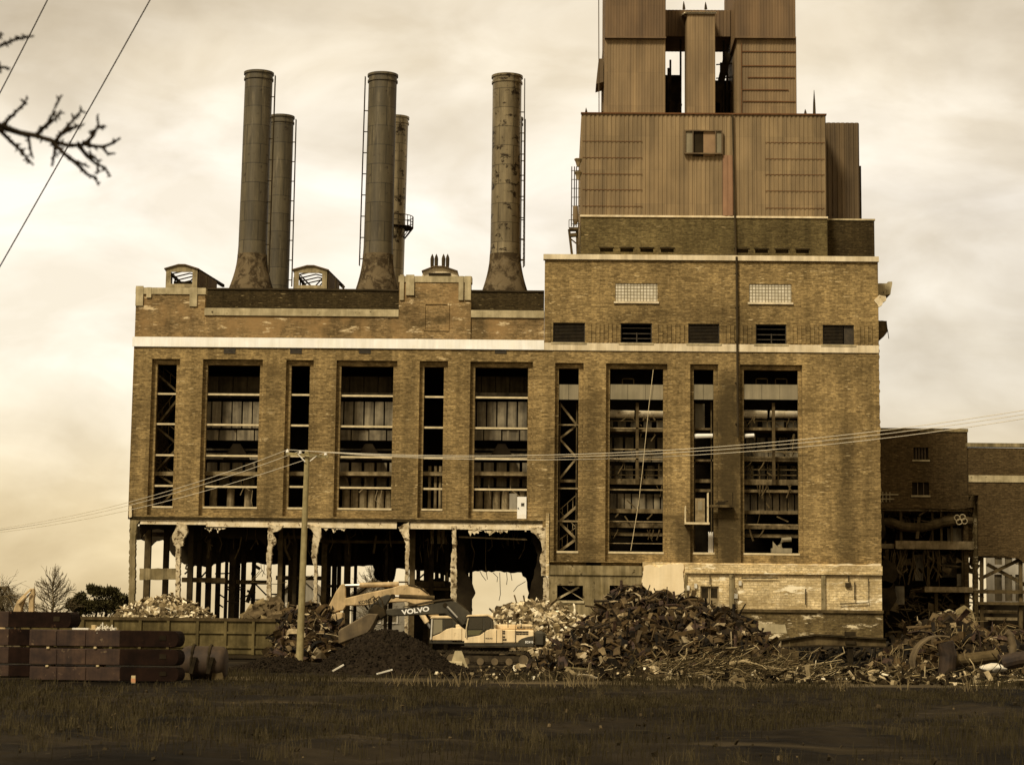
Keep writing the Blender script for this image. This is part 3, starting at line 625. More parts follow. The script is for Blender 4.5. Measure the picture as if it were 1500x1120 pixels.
mb = MB()
for i in range(26):
    a = rnd.uniform(270, 395) if i < 15 else rnd.uniform(470, 690); b = rnd.uniform(838, 895); yy = rnd.uniform(3, 16)
    p = P(a, b, Y0+yy); ang = rnd.uniform(-1, 1); L = rnd.uniform(.5, 1.9)
    mb.bar(p, p+Vector((L*math.cos(ang), rnd.uniform(-.4, .4), L*math.sin(ang))), .09, .12)
mb.bar(P(373, 828, Y0+6), P(381, 833, Y0+6), .2, .25)
mb.bar(P(372, 855, Y0+6), P(362, 882, Y0+6), .3, .3); mb.bar(P(362, 865, Y0+6), P(374, 868, Y0+6), .2, .2)
mb.build_each('bent_steel', M['steel'], hall)
mb = MB()
for pts in (((712,776),(711,828),(714,848)), ((719,776),(721,800),(716,806),(714,806)), ((732,838),(733,870),(731,879)), ((655,838),(655,850)), ((700,830),(706,842),(712,850)),
            ((722,838),(729,845),(728,852)), ((742,838),(743,848),(742,856)), ((748,838),(750,850)), ((440,850),(450,846),(458,842)), ((367,852),(385,854),(405,855),(420,852)), ((368,850),(380,836)), ((370,851),(385,834)), ((690,790),(695,810),(692,830)), ((752,866),(758,858),(770,851)), ((615,806),(618,824)), ((642,800),(640,822))):
    mb.tube([P(a, b, Y0+(19.7 if pts[0][1] > 825 and pts[0][0] > 655 else 2.5)) for a, b in pts], .028, 4)
mb.build_each('hanging_cable', M['steel_brown'], hall)
mb = MB()
for a in (633, 643, 649): mb.tube([P(a, 768, Y0+4), P(a, 796, Y0+4)], .14, 8)
mb.tube([P(672, 786, Y0+1), P(772, 790, Y0+1)], .07, 6); mb.build_each('pipe', M['slab_edge'], hall)

# ------------------------------------------------------------------ boiler house (right block)
boil = thing('boiler_house', ((XM+XR)/2, Y0+15, 0), 'taller brown brick block with louvres and tall window bays on a pale painted base', 'building')
ZTOP = Z(382, 1040); ZCOP = Z(374.5, 1040); ZRB = Z(825, 1040); YR = Y0+34
louv = [rect(*q, Y0) for q in ((810,472.5,857,502), (909,473,955,502), (1008,474.7,1054,503), (1107,475,1152,503.7), (1205,475.6,1251,504.6))]
gb = [rect(901.4,415,963,441.7,Y0), rect(1097.5,416,1159.5,443,Y0)]
lz0 = sum(q[2] for q in louv)/5; lz1 = sum(q[3] for q in louv)/5
louv = [(q[0], q[1], lz0, lz1) for q in louv]
w = MB(); w.wall(XM, XR, ZRB, ZTOP, Y0-.02, Y0+.4, [r_h[k] for k in range(7, 11)]+louv+gb)
for k in range(7, 11):
    a = r_h[k]; w.wall(a[0]-.3, a[1]+.3, a[2]-.3, a[3]+.3, Y0+.402, Y0+.85, [o_h[k]])
w.box(XM, XM+.5, Y0+.86, YR, ZRB, ZTOP); w.box(XR-.5, XR, Y0+.86, YR, 0, ZTOP); w.box(XM+.5, XR-.5, YR-.4, YR, 0, ZTOP)
w.build('wall', M['brick'], boil)
b = MB(); b.box(XM-.12, XR+.06, Y0-.22, Y0+.5, ZTOP+.003, ZCOP); b.box(XM+.01, XR-.01, Y0+.51, YR, ZTOP-.6, ZTOP-.3); b.build('coping', M['tan_band'], boil)
b = MB(); zb1 = Z(504, 1040); zb0 = Z(515, 1040); b.box(XM+.003, XR-.02, Y0-.12, Y0-.022, zb0, zb1); b.build('stone_band', M['tan_band'], boil)
for i, q in enumerate(louv):
    mb = MB(); n = 14
    part = (i in (0, 2, 4))
    xe = q[1] if i != 4 else q[0]+(q[1]-q[0])*.66
    if part:
        for j in range(n):
            z = q[2]+(q[3]-q[2])*(j+.5)/n; mb.hbox(((q[0]+xe)/2, Y0+.2, z), xe-q[0], .16, .025, Matrix.Rotation(math.radians(-38), 3, 'X'))
    else:
        for t in (.25, .5, .78): z = q[2]+(q[3]-q[2])*t; mb.box(q[0], q[1], Y0+.3, Y0+.36, z-.035, z+.035)
        xm = q[0]+(q[1]-q[0])*.52; mb.box(xm-.04, xm+.04, Y0+.24, Y0+.29, q[2], q[2]+(q[3]-q[2])*.55)
    if i == 4: mb.box(xe+.08, q[1]-.06, Y0+.2, Y0+.25, q[2]+.06, q[3]-.06)
    for a, b_, c, d_ in ((q[0], q[1], q[3]-.07, q[3]), (q[0], q[1], q[2], q[2]+.07), (q[0], q[0]+.07, q[2]+.07, q[3]-.07), (q[1]-.07, q[1], q[2]+.07, q[3]-.07)): mb.box(a, b_, Y0+.08, Y0+.34, c, d_)
    mb.build('louvre', M['louvre'], boil)
    mb = MB(); mb.box(q[0]-.15, q[1]+.15, Y0-.16, Y0-.024, q[2]-.16, q[2]-.01); mb.build('sill', M['coping'], boil)
for q in gb:
    mb = MB(); mb.box(q[0], q[1], Y0+.06, Y0+.2, q[2], q[3]); go = mb.build('glass_block_window', M['glass_block'], boil)
    mb = MB(); mb.box(q[0]-.12, q[1]+.12, Y0-.15, Y0-.024, q[2]-.16, q[2]-.005); mb.build('sill', M['tan_band'], go)
fl = MB(); ex = [(XM+.15, louv[0][0])]+[(louv[i][1], louv[i+1][0]) for i in range(4)]+[(louv[4][1], XR-.2)]
for a, b_ in ex:
    n = max(1, int((b_-a-.3)/.36))
    for j in range(n):
        x = a+.25+(b_-a-.5)*(j+.5)/n; fl.box(x-.09, x+.09, Y0-.1, Y0-.022, lz0+.03, lz1-.05)
fl.build_each('brick_fluting', M['brick'], boil)
# interior
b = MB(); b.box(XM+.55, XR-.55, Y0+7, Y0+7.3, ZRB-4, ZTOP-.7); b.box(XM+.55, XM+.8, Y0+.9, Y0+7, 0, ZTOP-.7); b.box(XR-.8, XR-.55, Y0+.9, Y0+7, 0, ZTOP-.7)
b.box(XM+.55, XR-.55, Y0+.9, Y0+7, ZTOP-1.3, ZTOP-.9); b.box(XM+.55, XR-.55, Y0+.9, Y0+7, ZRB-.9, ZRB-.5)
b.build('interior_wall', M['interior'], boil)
def strip(k, py, hpx, yoff, name, mt, parent, d=.3, e=.3):
    x0, x1 = o_h[k][0]-e, o_h[k][1]+e; mxp = (OPN[k][0]+OPN[k][2])/2; Y = Y0+yoff
    z = Z(py, mxp, Y); hz = hpx*Y/F_PX/2; MB_ = parent
    MB_.box(x0, x1, Y, Y+d, z-hz, z+hz)
BANDS = {8: [(630,3.5,1.4,'s'),(705,8,1.6,'s'),(748,6,1.5,'s'),(769,7,1.8,'s'),(782,5,2.2,'s'),(627,1.5,.95,'b'),(658,1.6,.95,'b'),(672,2,.95,'b'),(717,2,.95,'b'),(763.5,1.6,.95,'b'),(795.5,1,.95,'b')],
         10: [(628,4,1.4,'s'),(672,7,1.5,'s'),(706,8,1.6,'s'),(719,4,1.3,'s'),(750,5,1.5,'s'),(771,7,1.8,'s'),(784.5,5,2.2,'s'),(768,1.5,.95,'b'),(661,1.3,.95,'b')],
         9: [(628,3,1.4,'s'),(674,3,1.2,'s'),(704,5,1.5,'s'),(718,4,1.4,'s')],
         7: [(622,2,1.1,'b'),(668,2,1.1,'b'),(704,4,1.4,'s'),(715,2,.95,'b'),(763,2.5,1.1,'b')]}
for k, L in BANDS.items():
    s_ = MB(); b_ = MB()
    for py, hp, yo, kd in L: strip(k, py, hp, yo, '', None, s_ if kd == 's' else b_, d=(3 if kd == 's' else .12))
    if s_.v: s_.build_each('floor_slab', M['slab_rust'], boil)
    if b_.v: b_.build_each('window_bar', M['slab_edge'], boil)
    x0, x1, z0, z1 = o_h[k]; mxp = (OPN[k][0]+OPN[k][2])/2
    sp_ = MB(); za, zb_ = Z(584, mxp), Z(562, mxp); n = 3 if k in (8, 10) else 2
    for j in range(n): sp_.box(x0+(x1-x0)*j/n+.012, x0+(x1-x0)*(j+1)/n-.012, Y0+.5, Y0+.6, za, zb_)
    sp_.build('spandrel', M['spandrel'], boil)
    sp_ = MB(); sp_.box(x0-.06, x1+.06, Y0+.36, Y0+.7, z0-.12, z0+.04); sp_.build('sill', M['bar'], boil)
    f = MB()
    if k in (8, 10):
        xm = x0+(x1-x0)*(.52 if k == 8 else .56)
        f.box(xm-.12, xm+.12, Y0+.95, Y0+1.2, Z(708, mxp), Z(588, mxp))
        for j in range(8 if k == 10 else 6):
            xx = x0+(x1-x0)*(j+.5+rnd.uniform(-.3, .3))/(8 if k == 10 else 6); f.box(xx-.04, xx+.04, Y0+1.9, Y0+2, Z(703, mxp), Z(676+rnd.choice((0, 0, 4, 11)), mxp)) if rnd.random() < .75 else None
            if rnd.random() < .6: f.box(xx-.04, xx+.04, Y0+1.9, Y0+2, Z(627, mxp), Z(612, mxp))
        for py in (613, 685, 693): f.box(x0, x1, Y0+1.9, Y0+2, Z(py, mxp)-.04, Z(py, mxp)+.04)
        for t in ((.35,) if k == 8 else (.36, .72)):
            a = x0+(x1-x0)*t; zz = Z(557, mxp)
            for q in ((a-.5, a+.5, zz+.28, zz+.36), (a-.5, a-.42, zz-.3, zz+.36), (a+.42, a+.5, zz-.3, zz+.36)): f.box(q[0], q[1], Y0+1.6, Y0+1.7, q[2], q[3])
        pn = MB(); panels(pn, x0-.5, x1+.5, Z(746, mxp), Z(720, mxp), Y0+2.6, 9, .05); panels(pn, x0-.5, x1+.5, Z(672, mxp), Z(658, mxp), Y0+2.8, 4, .04); panels(pn, x0-.5, x1+.5, Z(627, mxp), Z(608, mxp), Y0+4, 5, .2); panels(pn, x0-.5, x1+.5, Z(660, mxp), Z(634, mxp), Y0+4, 6, .1); panels(pn, x0-.5, x1+.5, Z(703, mxp), Z(676, mxp), Y0+4, 6, .15)
        pn.build_each('wall_panel', M['interior_brown'], boil)
        hc = MB()
        for j in range(22):
            a = x0+(x1-x0)*rnd.random(); zt_ = Z(rnd.choice((607, 633, 675, 709, 751, 774)), mxp); L = rnd.uniform(.3, 1.3); b2 = rnd.gauss(0, .35)
            hc.tube([(a, Y0+1.3, zt_), (a+b2*.4, Y0+1.25, zt_-L*.5), (a+b2, Y0+1.2, zt_-L)], rnd.choice((.03, .05, .07)), 4)
        for j in range(8):
            a = x0+(x1-x0)*rnd.random(); z = Z(rnd.choice((625, 667, 700, 744, 764)), mxp)+.1; hc.bar((a, Y0+1.5, z), (a+rnd.uniform(-1, 1), Y0+1.6, z+rnd.uniform(.1, .8)), .06, .1)
        hc.build_each('hanging_debris', M['steel_brown'], boil)
        du = MB(); zd = Z(602, mxp)
        du.tube([(x0-.6, Y0+2.6, zd+.05), ((x0+x1)/2-.1, Y0+2.6, zd-.03)], .34, 10); du.tube([((x0+x1)/2+.15, Y0+2.6, zd+.02), (x1+.6, Y0+2.6, zd)], .3, 10)
        du.build_each('duct', M['plaster'], boil)
    else:
        for t in (.08, .92): f.box(x0+(x1-x0)*t-.05, x0+(x1-x0)*t+.05, Y0+1.2, Y0+1.3, z0, Z(586, mxp))
    f.build_each('window_mullion', M['steel_brown'], boil)
x0, x1, z0, z1 = o_h[7]
mb = MB(); stair(mb, x0+.1, x1-.1, [z0, Z(788, 832), Z(763, 832), Z(740, 832)], Y0+1.8, .2); mb.build('staircase', M['slab_edge'], boil); mb = MB(); stair(mb, x0+.1, x1-.1, [Z(700, 832), Z(668, 832), Z(640, 832), Z(620, 832), Z(588, 832)], Y0+1.8, .16, False)
mb.build('staircase', M['slab_edge'], boil)
# bay 9 details
x0, x1, z0, z1 = rect(1019, 729, 1033, 764, Y0)
d = MB(); d.box(x0, x1, Y0+.42, Y0+.5, z0, z1); dd = d.build('door', M['slab_edge'], boil)
d = MB(); d.box(x0+.2, x1-.2, Y0+.40, Y0+.418, z0+(z1-z0)*.5, z1-.25); d.build('door_window', M['spandrel'], dd)
bl = MB(); q = rect(1002, 765.5, 1038, 768.5, Y0); bl.box(q[0], q[1], Y0-1.1, Y0-.03, q[2], q[3]); bo = bl.build('balcony', M['bar'], boil)
bl = MB(); zt = fz(1020, 741, Y0-1)
for xx, zt2 in ((q[0]+.06, zt), (q[1]-.1, fz(1037, 721, Y0-1))):
    bl.tube([(xx, Y0-1.05, q[3]), (xx, Y0-1.05, zt2)], .05, 5); bl.tube([(xx, Y0-.1, q[3]), (xx, Y0-.1, zt2)], .04, 5)
    for zq in (zt, q[3]+.5): bl.tube([(xx, Y0-1.05, zq), (xx, Y0-.08, zq)], .035, 5)
bl.build('railing', M['bar'], bo)
bl = MB(); q = rect(1038, 740, 1073, 743.5, Y0); bl.box(q[0], q[1], Y0-.9, Y0-.03, q[2], q[3]); b2 = bl.build('balcony', M['steel_brown'], boil)
bl = MB(); bl.tube([(q[1]-.05, Y0-.8, q[3]), (q[1]-.05, Y0-.8, q[3]+1)], .03, 5); bl.box(q[0]+.7, q[0]+1.3, Y0-.6, Y0-.4, q[3]+.003, q[3]+.3); bl.tube([(q[0]+.5, Y0-.5, q[3]+.1), (q[0]+1.5, Y0-.5, q[3]+.35)], .06, 5); bl.build('bracket_lamp', M['steel'], b2)
mb = MB(); q = rect(1038.5, 778, 1045.5, 809, Y0)
for i in range(5): mb.box(q[0]+(q[1]-q[0])*i/5, q[0]+(q[1]-q[0])*(i+1)/5, Y0+.7+.05*(i % 2), Y0+.8+.05*(i % 2), q[2]-.1*(i % 3), q[3]-.1*(i % 2))
mb.build('curtain', M['white'], boil)
for l, t, r, b_ in ((1018, 634, 1045, 641), (1092, 634, 1106, 640)):
    mb = MB(); q = rect(l, t, r, b_, Y0); mb.tube([(q[0], Y0+.8, (q[2]+q[3])/2), (q[1], Y0+.8, (q[2]+q[3])/2+.05)], [(q[3]-q[2])/2*1.05, (q[3]-q[2])/2*.9], 8); mb.build('rolled_awning', M['white'], boil)
mb = MB(); q = rect(1020, 587, 1035, 626, Y0); mb.box(q[0], q[1], Y0+2.2, Y0+3, q[2], q[3]); mb.box(q[0]-.02, q[1]+.02, Y0+2.15, Y0+2.199, (q[2]+q[3])/2-.03, (q[2]+q[3])/2+.03); mb.build('cabinet', M['spandrel'], boil)
mb = MB(); q = rect(1132, 790, 1160, 809, Y0+1.2); mb.box(q[0]-.1, q[1], Y0+1.2, Y0+1.9, q[2], q[2]+.35); mb.prism([(q[0], q[2]+.35), (q[0]+.5, q[2]+.35), (q[0], q[2]+.9)], Y0+1.2, Y0+1.3)
xx = q[1]; mb.tube([(xx, Y0+1.6, q[3]+.05), (xx-.7, Y0+1.6, q[3]), (xx-.95, Y0+1.6, q[3]-.5), (xx-.8, Y0+1.6, q[2]+.1)], .2, 8); mb.build('duct_debris', M['spandrel'], boil)
mb = MB(); mb.tube([P(957, 541, Y0+.3), P(950, 600, Y0+.3), P(941, 690, Y0+.3), P(935, 740, Y0+.3), P(924, 806, Y0+.3)], .025, 4); mb.build_each('hanging_cable', M['bar'], boil)
# down pipe
mb = MB(); mb.tube([P(1079, 376, Y0-.25), P(1080, 500, Y0-.25), P(1081, 640, Y0-.25)], .09, 8)
for py in (400, 450, 500, 560, 620): c = P(1079.7, py, Y0-.25); mb.box(c.x-.14, c.x+.14, Y0-.2, Y0-.021, c.z-.04, c.z+.04)
mb.build('drainpipe', M['finial'], boil)
# water stain below the pipe: a thin soot crust on the brick
# broken cornice stubs on the right edge
mb = MB(); mb.pprism(rag([(1286,415),(1301,415),(1301,412.5),(1307,412.5),(1307,416),(1304.5,431),(1297,432),(1292,436),(1286,440)], .6, 3), Y0+2, Y0+2, Y0+5); mb.build('broken_cornice', M['coping'], boil)
mb = MB(); mb.pprism(rag([(1280,440),(1288,432),(1297,434),(1298,440),(1293,443),(1292,447),(1287,450),(1284,445)], .9, 2.5), Y0, Y0-.1, Y0+.5); mb.build('torn_brick_edge', M['plaster'], boil)
mb = MB(); mb.pprism(rag([(1286,469),(1299,470),(1300,481),(1301,484),(1297,490),(1291,496),(1286,493)], .7, 3), Y0+4, Y0+4, Y0+6); mb.tube([P(1300, 482, Y0+4), P(1302, 496, Y0+4)], .03, 4); mb.build('torn_sheet', M['steel_brown'], boil)
mb = MB()
pts = []
for i in range(70):
    py = 505+i*4.5; pts.append((1287.2+(py-505)*.010+rnd.uniform(-.5, 1.6), py))
pts += [(1284, 822), (1284, 505)]
mb.pprism(pts, Y0, Y0-.05, Y0+.42); mb.build('torn_brick_edge', M['brick'], boil)
# base
YBs = Y0-.45
b = MB(); q = rect(804, 828, 942, 842, YBs); ZL = q[3]
xl, xp, xq, xr = fx(804, 860, YBs), fx(941, 850, YBs), fx(1003, 850, YBs), fx(1292, 870, YBs)
w1, w2 = rect(816, 857, 854, 879, YBs), rect(893, 857, 923, 879, YBs)
b.wall(xl, xp, 0, q[2], YBs, Y0+.6, [w1, w2]); b.box(xl, xp-.01, YBs-.12, Y0+.5, q[2]+.003, q[3])
b.build('base_wall', M['concrete_dark'], boil)
for wv in (w1, w2):
    mb = MB(); mb.box(wv[0]-.1, wv[1]+.1, YBs-.1, YBs-.002, wv[2]-.2, wv[2]-.01); mb.bar((wv[0], YBs+.5, wv[2]+.1), (wv[1]-.3, YBs+.5, wv[3]-.1), .1, .16); mb.bar((wv[0]+.4, YBs+.6, wv[3]-.1), (wv[1], YBs+.6, wv[2]+.1), .05, .06); mb.build_each('window_brace', M['coping'], boil)
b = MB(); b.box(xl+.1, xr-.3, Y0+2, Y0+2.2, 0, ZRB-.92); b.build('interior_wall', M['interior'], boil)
b = MB(); b.pprism(rag([(943,829),(951,826),(966,831),(972,826),(1001,825),(1002,869),(985,872),(960,868),(944,872),(940,850)], 1.6, 3), YBs, YBs-.06, YBs+.3); b.build('plaster_patch', M['plaster_clean'], boil)
b = MB(); zz0, zz1 = fz(1140, 893, YBs), fz(1140, 838, YBs)
dr = rect(1026, 858, 1053, 892, YBs)
b.wall(xp+.02, xr, zz0, ZRB+.05, YBs+.05, Y0-.03, [dr]); b.build('painted_brick_base', M['brick_base'], boil)
b = MB(); zq0, zq1 = fz(1140, 840, YBs), fz(1140, 827, YBs); b.box(fx(1003, 830, YBs), xr+.03, YBs-.16, YBs+.049, zq0, zq1); b.box(fx(1003, 830, YBs), xr+.03, YBs-.19, YBs-.162, zq0-.02, zq0+.1); b.build('base_cornice', M['brick_base'], boil)
b = MB(); b.pprism(rag_open([(1003,824)]+[(1003+i*12, 826.5+rnd.uniform(-1.6, 1.2)) for i in range(1, 24)]+[(1290,825)], .5, 6)+[(1290,829),(1003,828)], YBs, YBs-.1, YBs+.3); b.build('torn_ledge', M['plaster'], boil)
b = MB()
for l, r in ((1068, 1075), (1203, 1209), (1003, 1006)): b.pbox(l, 841, r, 893, YBs, .15, -.12)
b.build_each('pilaster', M['concrete_dark'], boil)
b = MB(); b.box(fx(1080, 900, YBs), xr+.05, YBs-.05, Y0-.03, 0, zz0-.003); b.box(xp, fx(1079.5, 900, YBs), YBs+.1, Y0-.03, 0, zz0-.003); b.build('foundation_wall', M['brick_low'], boil)
b = MB(); b.box(fx(1085, 893, YBs), xr+.08, YBs-.2, YBs+.04, zz0-.18, zz0+.06); b.build('foundation_ledge', M['steel_brown'], boil)
d = MB(); d.box(dr[0], (dr[0]+dr[1])/2-.02, YBs+.2, YBs+.28, dr[2], dr[3]); d.box((dr[0]+dr[1])/2+.02, dr[1], YBs+.2, YBs+.28, dr[2], dr[3]); do = d.build('door', M['slab_edge'], boil)
d = MB(); a = (dr[0]+dr[1])/2; h_ = dr[3]-dr[2]; d.box(dr[0]+.12, a-.12, YBs+.17, YBs+.198, dr[2]+h_*.5, dr[3]-.15); d.box(a+.1, dr[1]-.12, YBs+.17, YBs+.198, dr[2]+h_*.5, dr[3]-.15); d.build('door_window', M['steel'], do)
for l, t in ((1006, 857), (1017, 854), (1082, 850), (1076, 869), (1012, 868)):
    mb = MB(); mb.pbox(l, t, l+4, t+7, YBs, .2, -.16); mb.build('meter_box', M['white_dirty'], boil)
mb = MB()
for pts in (((1243,842),(1243,852)), ((1180,862),(1180,885)), ((1252,852),(1252,878)), ((1272,847),(1272,882),(1230,884)), ((1010,872),(1016,876),(1020,868)), ((1040,842),(1040,856)), ((1086,846),(1140,846)), ((1078,860),(1078,890))):
    mb.tube([P(a, b_, YBs-.14) for a, b_ in pts], .045, 5)
mb.pbox(1238, 853, 1246, 859, YBs, .2, -.2); mb.build_each('conduit', M['finial'], boil)

# ------------------------------------------------------------------ rooftop penthouse
YP = Y0+5
pent = thing('rooftop_penthouse', (fx(1040, 350, YP), YP+12, ZTOP-.3), 'brown corrugated penthouse tower with twin upper blocks on the boiler house roof', 'building')
q = rect(851, 319, 1212, 375, YP)
b = MB(); sw = []
for l in (879, 908.6, 938, 968, 1077, 1106, 1136, 1166): sw.append(rect(l, 364.5, l+19, 370, YP))
z_s0 = sum(s_[2] for s_ in sw)/8; z_s1 = sum(s_[3] for s_ in sw)/8; sw = [(s_[0], s_[1], z_s0, z_s1) for s_ in sw]
b.wall(q[0], q[1], q[2]-1.5, q[3], YP, YP+.4, sw); b.box(q[0], q[0]+.4, YP+.41, YP+24, q[2]-1.5, q[3]); b.box(q[0]+.41, q[1], YP+.9, YP+24, q[2]-1.5, q[3]-.1)
b.build('wall', M['brick_pent'], pent)
for s_ in sw:
    mb = MB(); mb.box(s_[0], s_[1], YP+.25, YP+.3, s_[2], s_[3]); mb.box(s_[0]-.08, s_[1]+.08, YP-.06, YP-.003, s_[3], s_[3]+.1); mb.build('window', M['steel'], pent)
b = MB(); b.box(q[0]-.1, q[1]+.05, YP-.12, YP+.5, q[3]+.003, q[3]+.16); b.build('coping', M['tan_band'], pent)
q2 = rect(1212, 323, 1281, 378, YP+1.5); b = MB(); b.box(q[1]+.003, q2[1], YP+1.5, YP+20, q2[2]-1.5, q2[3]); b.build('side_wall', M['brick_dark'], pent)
b = MB(); b.box(q[1]+.06, q2[1]+.06, YP+1.4, YP+2, q2[3]+.003, q2[3]+.14); b.build('side_coping', M['coping'], pent)
def corrbox(mb, x0, x1, y0, y1, z0, z1, pitch, d):
    pts = []
    def edge(ax, ay, bx, by, nx, ny):
        L = math.hypot(bx-ax, by-ay); n = max(1, round(L/pitch)); ux, uy = (bx-ax)/L, (by-ay)/L; s = L/n
        for i in range(n):
            for t, o in ((0, 0), (.28, 0), (.42, d), (.86, d)): pts.append((ax+ux*(i+t)*s+nx*o, ay+uy*(i+t)*s+ny*o))
    edge(x0, y0, x1, y0, 0, -1); edge(x1, y0, x1, y1, 1, 0); edge(x1, y1, x0, y1, 0, 1); edge(x0, y1, x0, y0, -1, 0)
    n = len(pts); mb.add([(a, b_, z0) for a, b_ in pts]+[(a, b_, z1) for a, b_ in pts], [(i, (i+1) % n, (i+1) % n+n, i+n) for i in range(n)]+[tuple(range(n, 2*n)), tuple(range(n-1, -1, -1))])
t_ = rect(852, 168, 1209.5, 317.5, YP); ZT1 = t_[3]
b = MB(); corrbox(b, t_[0], t_[1], YP+.05, YP+22, q[3]+.17, ZT1, .36, .055); b.build('corrugated_wall', M['corr'], pent)
b = MB(); b.box(t_[0]-.1, t_[1]+.1, YP-.12, YP+.3, ZT1+.003, ZT1+.12); b.build('roof_trim', M['rust_line'], pent)
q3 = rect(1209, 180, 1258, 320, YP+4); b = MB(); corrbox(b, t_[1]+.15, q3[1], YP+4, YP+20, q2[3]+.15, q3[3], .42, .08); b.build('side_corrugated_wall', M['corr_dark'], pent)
mb = MB(); c = rect(1255, 243, 1259, 320, YP+5); mb.box(q3[1]+.1, q3[1]+.35, YP+5, YP+8, c[2], c[3]); mb.build('side_duct', M['finial'], pent)
mb = MB()
for L, a, b_ in (((207,231,255,278,302), 853, 941), ((209,233,256,280,305), 1121, 1208)):
    for py in L: c = rect(a, py-.35, b_, py+.35, YP); mb.box(c[0], c[1], YP-.04, YP-.008, c[2], c[3])
mb.build('sheet_seam', M['rust_line'], pent)
mb = MB(); c = rect(1059, 228, 1073.5, 316.5, YP); corrbox(mb, c[0], c[1], YP-.14, YP-.06, c[2], c[3], .42, .03); mb.build('red_panel', M['red_panel'], pent, label='dull red corrugated sheet')
mb = MB(); mb.tube([P(1073, 168, YP-.2), P(1078, 376, YP-.2)], .08, 6); mb.build('drainpipe', M['finial'], pent)
c = rect(1002, 192, 1058, 227, YP)
mb = MB()
for a, b_, e_, f_ in ((c[0], c[1], c[3]-.1, c[3]), (c[0], c[1], c[2], c[2]+.1), (c[0], c[0]+.1, c[2]+.1, c[3]-.1), (c[1]-.1, c[1], c[2]+.1, c[3]-.1)): mb.box(a, b_, YP-.4, YP-.06, e_, f_)
xA, xB = fx(1014, 210, YP), fx(1047, 210, YP); mb.box(xA, xA+.08, YP-.4, YP-.06, c[2]+.1, c[3]-.1); mb.box(xB, xB+.08, YP-.4, YP-.06, c[2]+.1, c[3]-.1)
wo = mb.build('window', M['corr_dark'], pent)
mb = MB(); mb.box(c[0]+.1, xA, YP-.25, YP-.06, c[2]+.1, c[3]-.1); mb.box(xB+.08, c[1]-.1, YP-.25, YP-.06, c[2]+.1, c[3]-.1); mb.build('shutter', M['spandrel'], wo)
xC = fx(1030, 210, YP); mb = MB(); mb.box(xA+.08, xC, YP-.2, YP-.06, c[2]-.15, c[3]-.1); mb.build('shaded_opening', M['interior'], wo)  # shade of the open half, put in as a near-black sheet
mb = MB(); mb.box(xC+.01, xB, YP-.2, YP-.06, c[2]-.1, c[3]-.1); mb.build('orange_pane', M['orange_pane'], wo)
# upper towers
def tower(l1, r1, l2, r2, pitch):
    lo = rect(l1, 55, r1, 167.5, YP+1); up = rect(l2, -40, r2, 54, YP+.7)
    b = MB(); corrbox(b, lo[0], lo[1], YP+1, YP+12, ZT1+.002, lo[3], pitch, .022); t = b.build('tower_wall', M['sheet'], pent)
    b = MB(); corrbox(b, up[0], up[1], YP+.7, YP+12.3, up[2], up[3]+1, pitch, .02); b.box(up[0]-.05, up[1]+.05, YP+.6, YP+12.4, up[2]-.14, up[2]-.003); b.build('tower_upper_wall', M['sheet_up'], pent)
    return lo, up
lo1, up1 = tower(886, 974.5, 887, 975, .24)
lo2, up2 = tower(1080, 1166.5, 1077, 1165, .24)
mb = MB()
for py, a, b_ in ((76,1086,1165), (97,1087,1165), (114,1095,1164), (132,1087,1155), (149,1088,1165)): c = rect(a, py-.6, b_, py+.6, YP+1); mb.box(c[0], c[1], YP+.9, YP+.945, c[2], c[3])
for a in (1086,): c = rect(a-.5, 64, a+.5, 167, YP+1); mb.box(c[0], c[1], YP+.89, YP+.949, c[2], c[3])
mb.build('tower_seam', M['rust_line'], pent)
b = MB(); c = rect(975, 15, 1077, 53.5, YP+5); corrbox(b, up1[1]+.05, up2[0]-.05, YP+5, YP+10, c[2], c[3], .3, .04); b.build('bridge_wall', M['sheet_up'], pent)
c = rect(1007, 21, 1047.5, 167, YP+1.2); b = MB(); corrbox(b, c[0], c[1], YP+1.2, YP+4.9, ZT1+.002, c[3], .24, .022); b.build('chute_wall', M['sheet'], pent)
b = MB()
n = 13
for i in range(n):
    a = c[0]-.35+(c[1]-c[0]+.4)*i/n; b.prism([(0, 0)]*0 or [(a, c[3]+.02), (a+.28, c[3]+.02), (a+.20, c[3]+.14), (a+.08, c[3]+.14)], YP+1.0, YP+1.15)
for i in range(n):
    a = c[0]-.2+(c[1]-c[0]+.3)*i/n
    b.add([(a, YP+1.0, c[3]+.01), (a+.2, YP+1.0, c[3]+.01), (a+.06, YP+4.9, c[3]+.95), (a-.14, YP+4.9, c[3]+.95), (a, YP+1.0, c[3]+.12), (a+.2, YP+1.0, c[3]+.12), (a+.06, YP+4.9, c[3]+1.06), (a-.14, YP+4.9, c[3]+1.06)],
          [(0,3,2,1),(4,5,6,7),(0,1,5,4),(1,2,6,5),(2,3,7,6),(3,0,4,7)])
b.build('chute_roof', M['tan_band'], pent)
mb = MB(); c1 = rect(975, 110, 1007, 168, YP+8); mb.box(lo1[1], c[0]-.1, YP+8, YP+11, ZT1, c1[3]); c1 = rect(1049, 118, 1080, 168, YP+8); mb.box(c[1]+.1, lo2[0], YP+8, YP+11, ZT1, c1[3]); mb.build('machine_room', M['steel'], pent)
mb = MB()
for a, t in ((982, 88), (979, 100), (997, 55), (1060, 60), (1065, 70), (1056, 92)): mb.tube([P(a, 168, YP+6), P(a, t, YP+6)], .1, 6)
mb.bar(P(1049, 150, YP+6), P(1066, 78, YP+6), .6, .25)
for py in (75, 95, 115, 135): mb.tube([P(1049, py, YP+6), P(1080, py-2, YP+6)], .06, 5)
mb.tube([P(984, 168, YP+5), P(984, 150, YP+5)], .3, 8); mb.tube([P(993, 168, YP+5), P(996, 152, YP+5)], .2, 8)
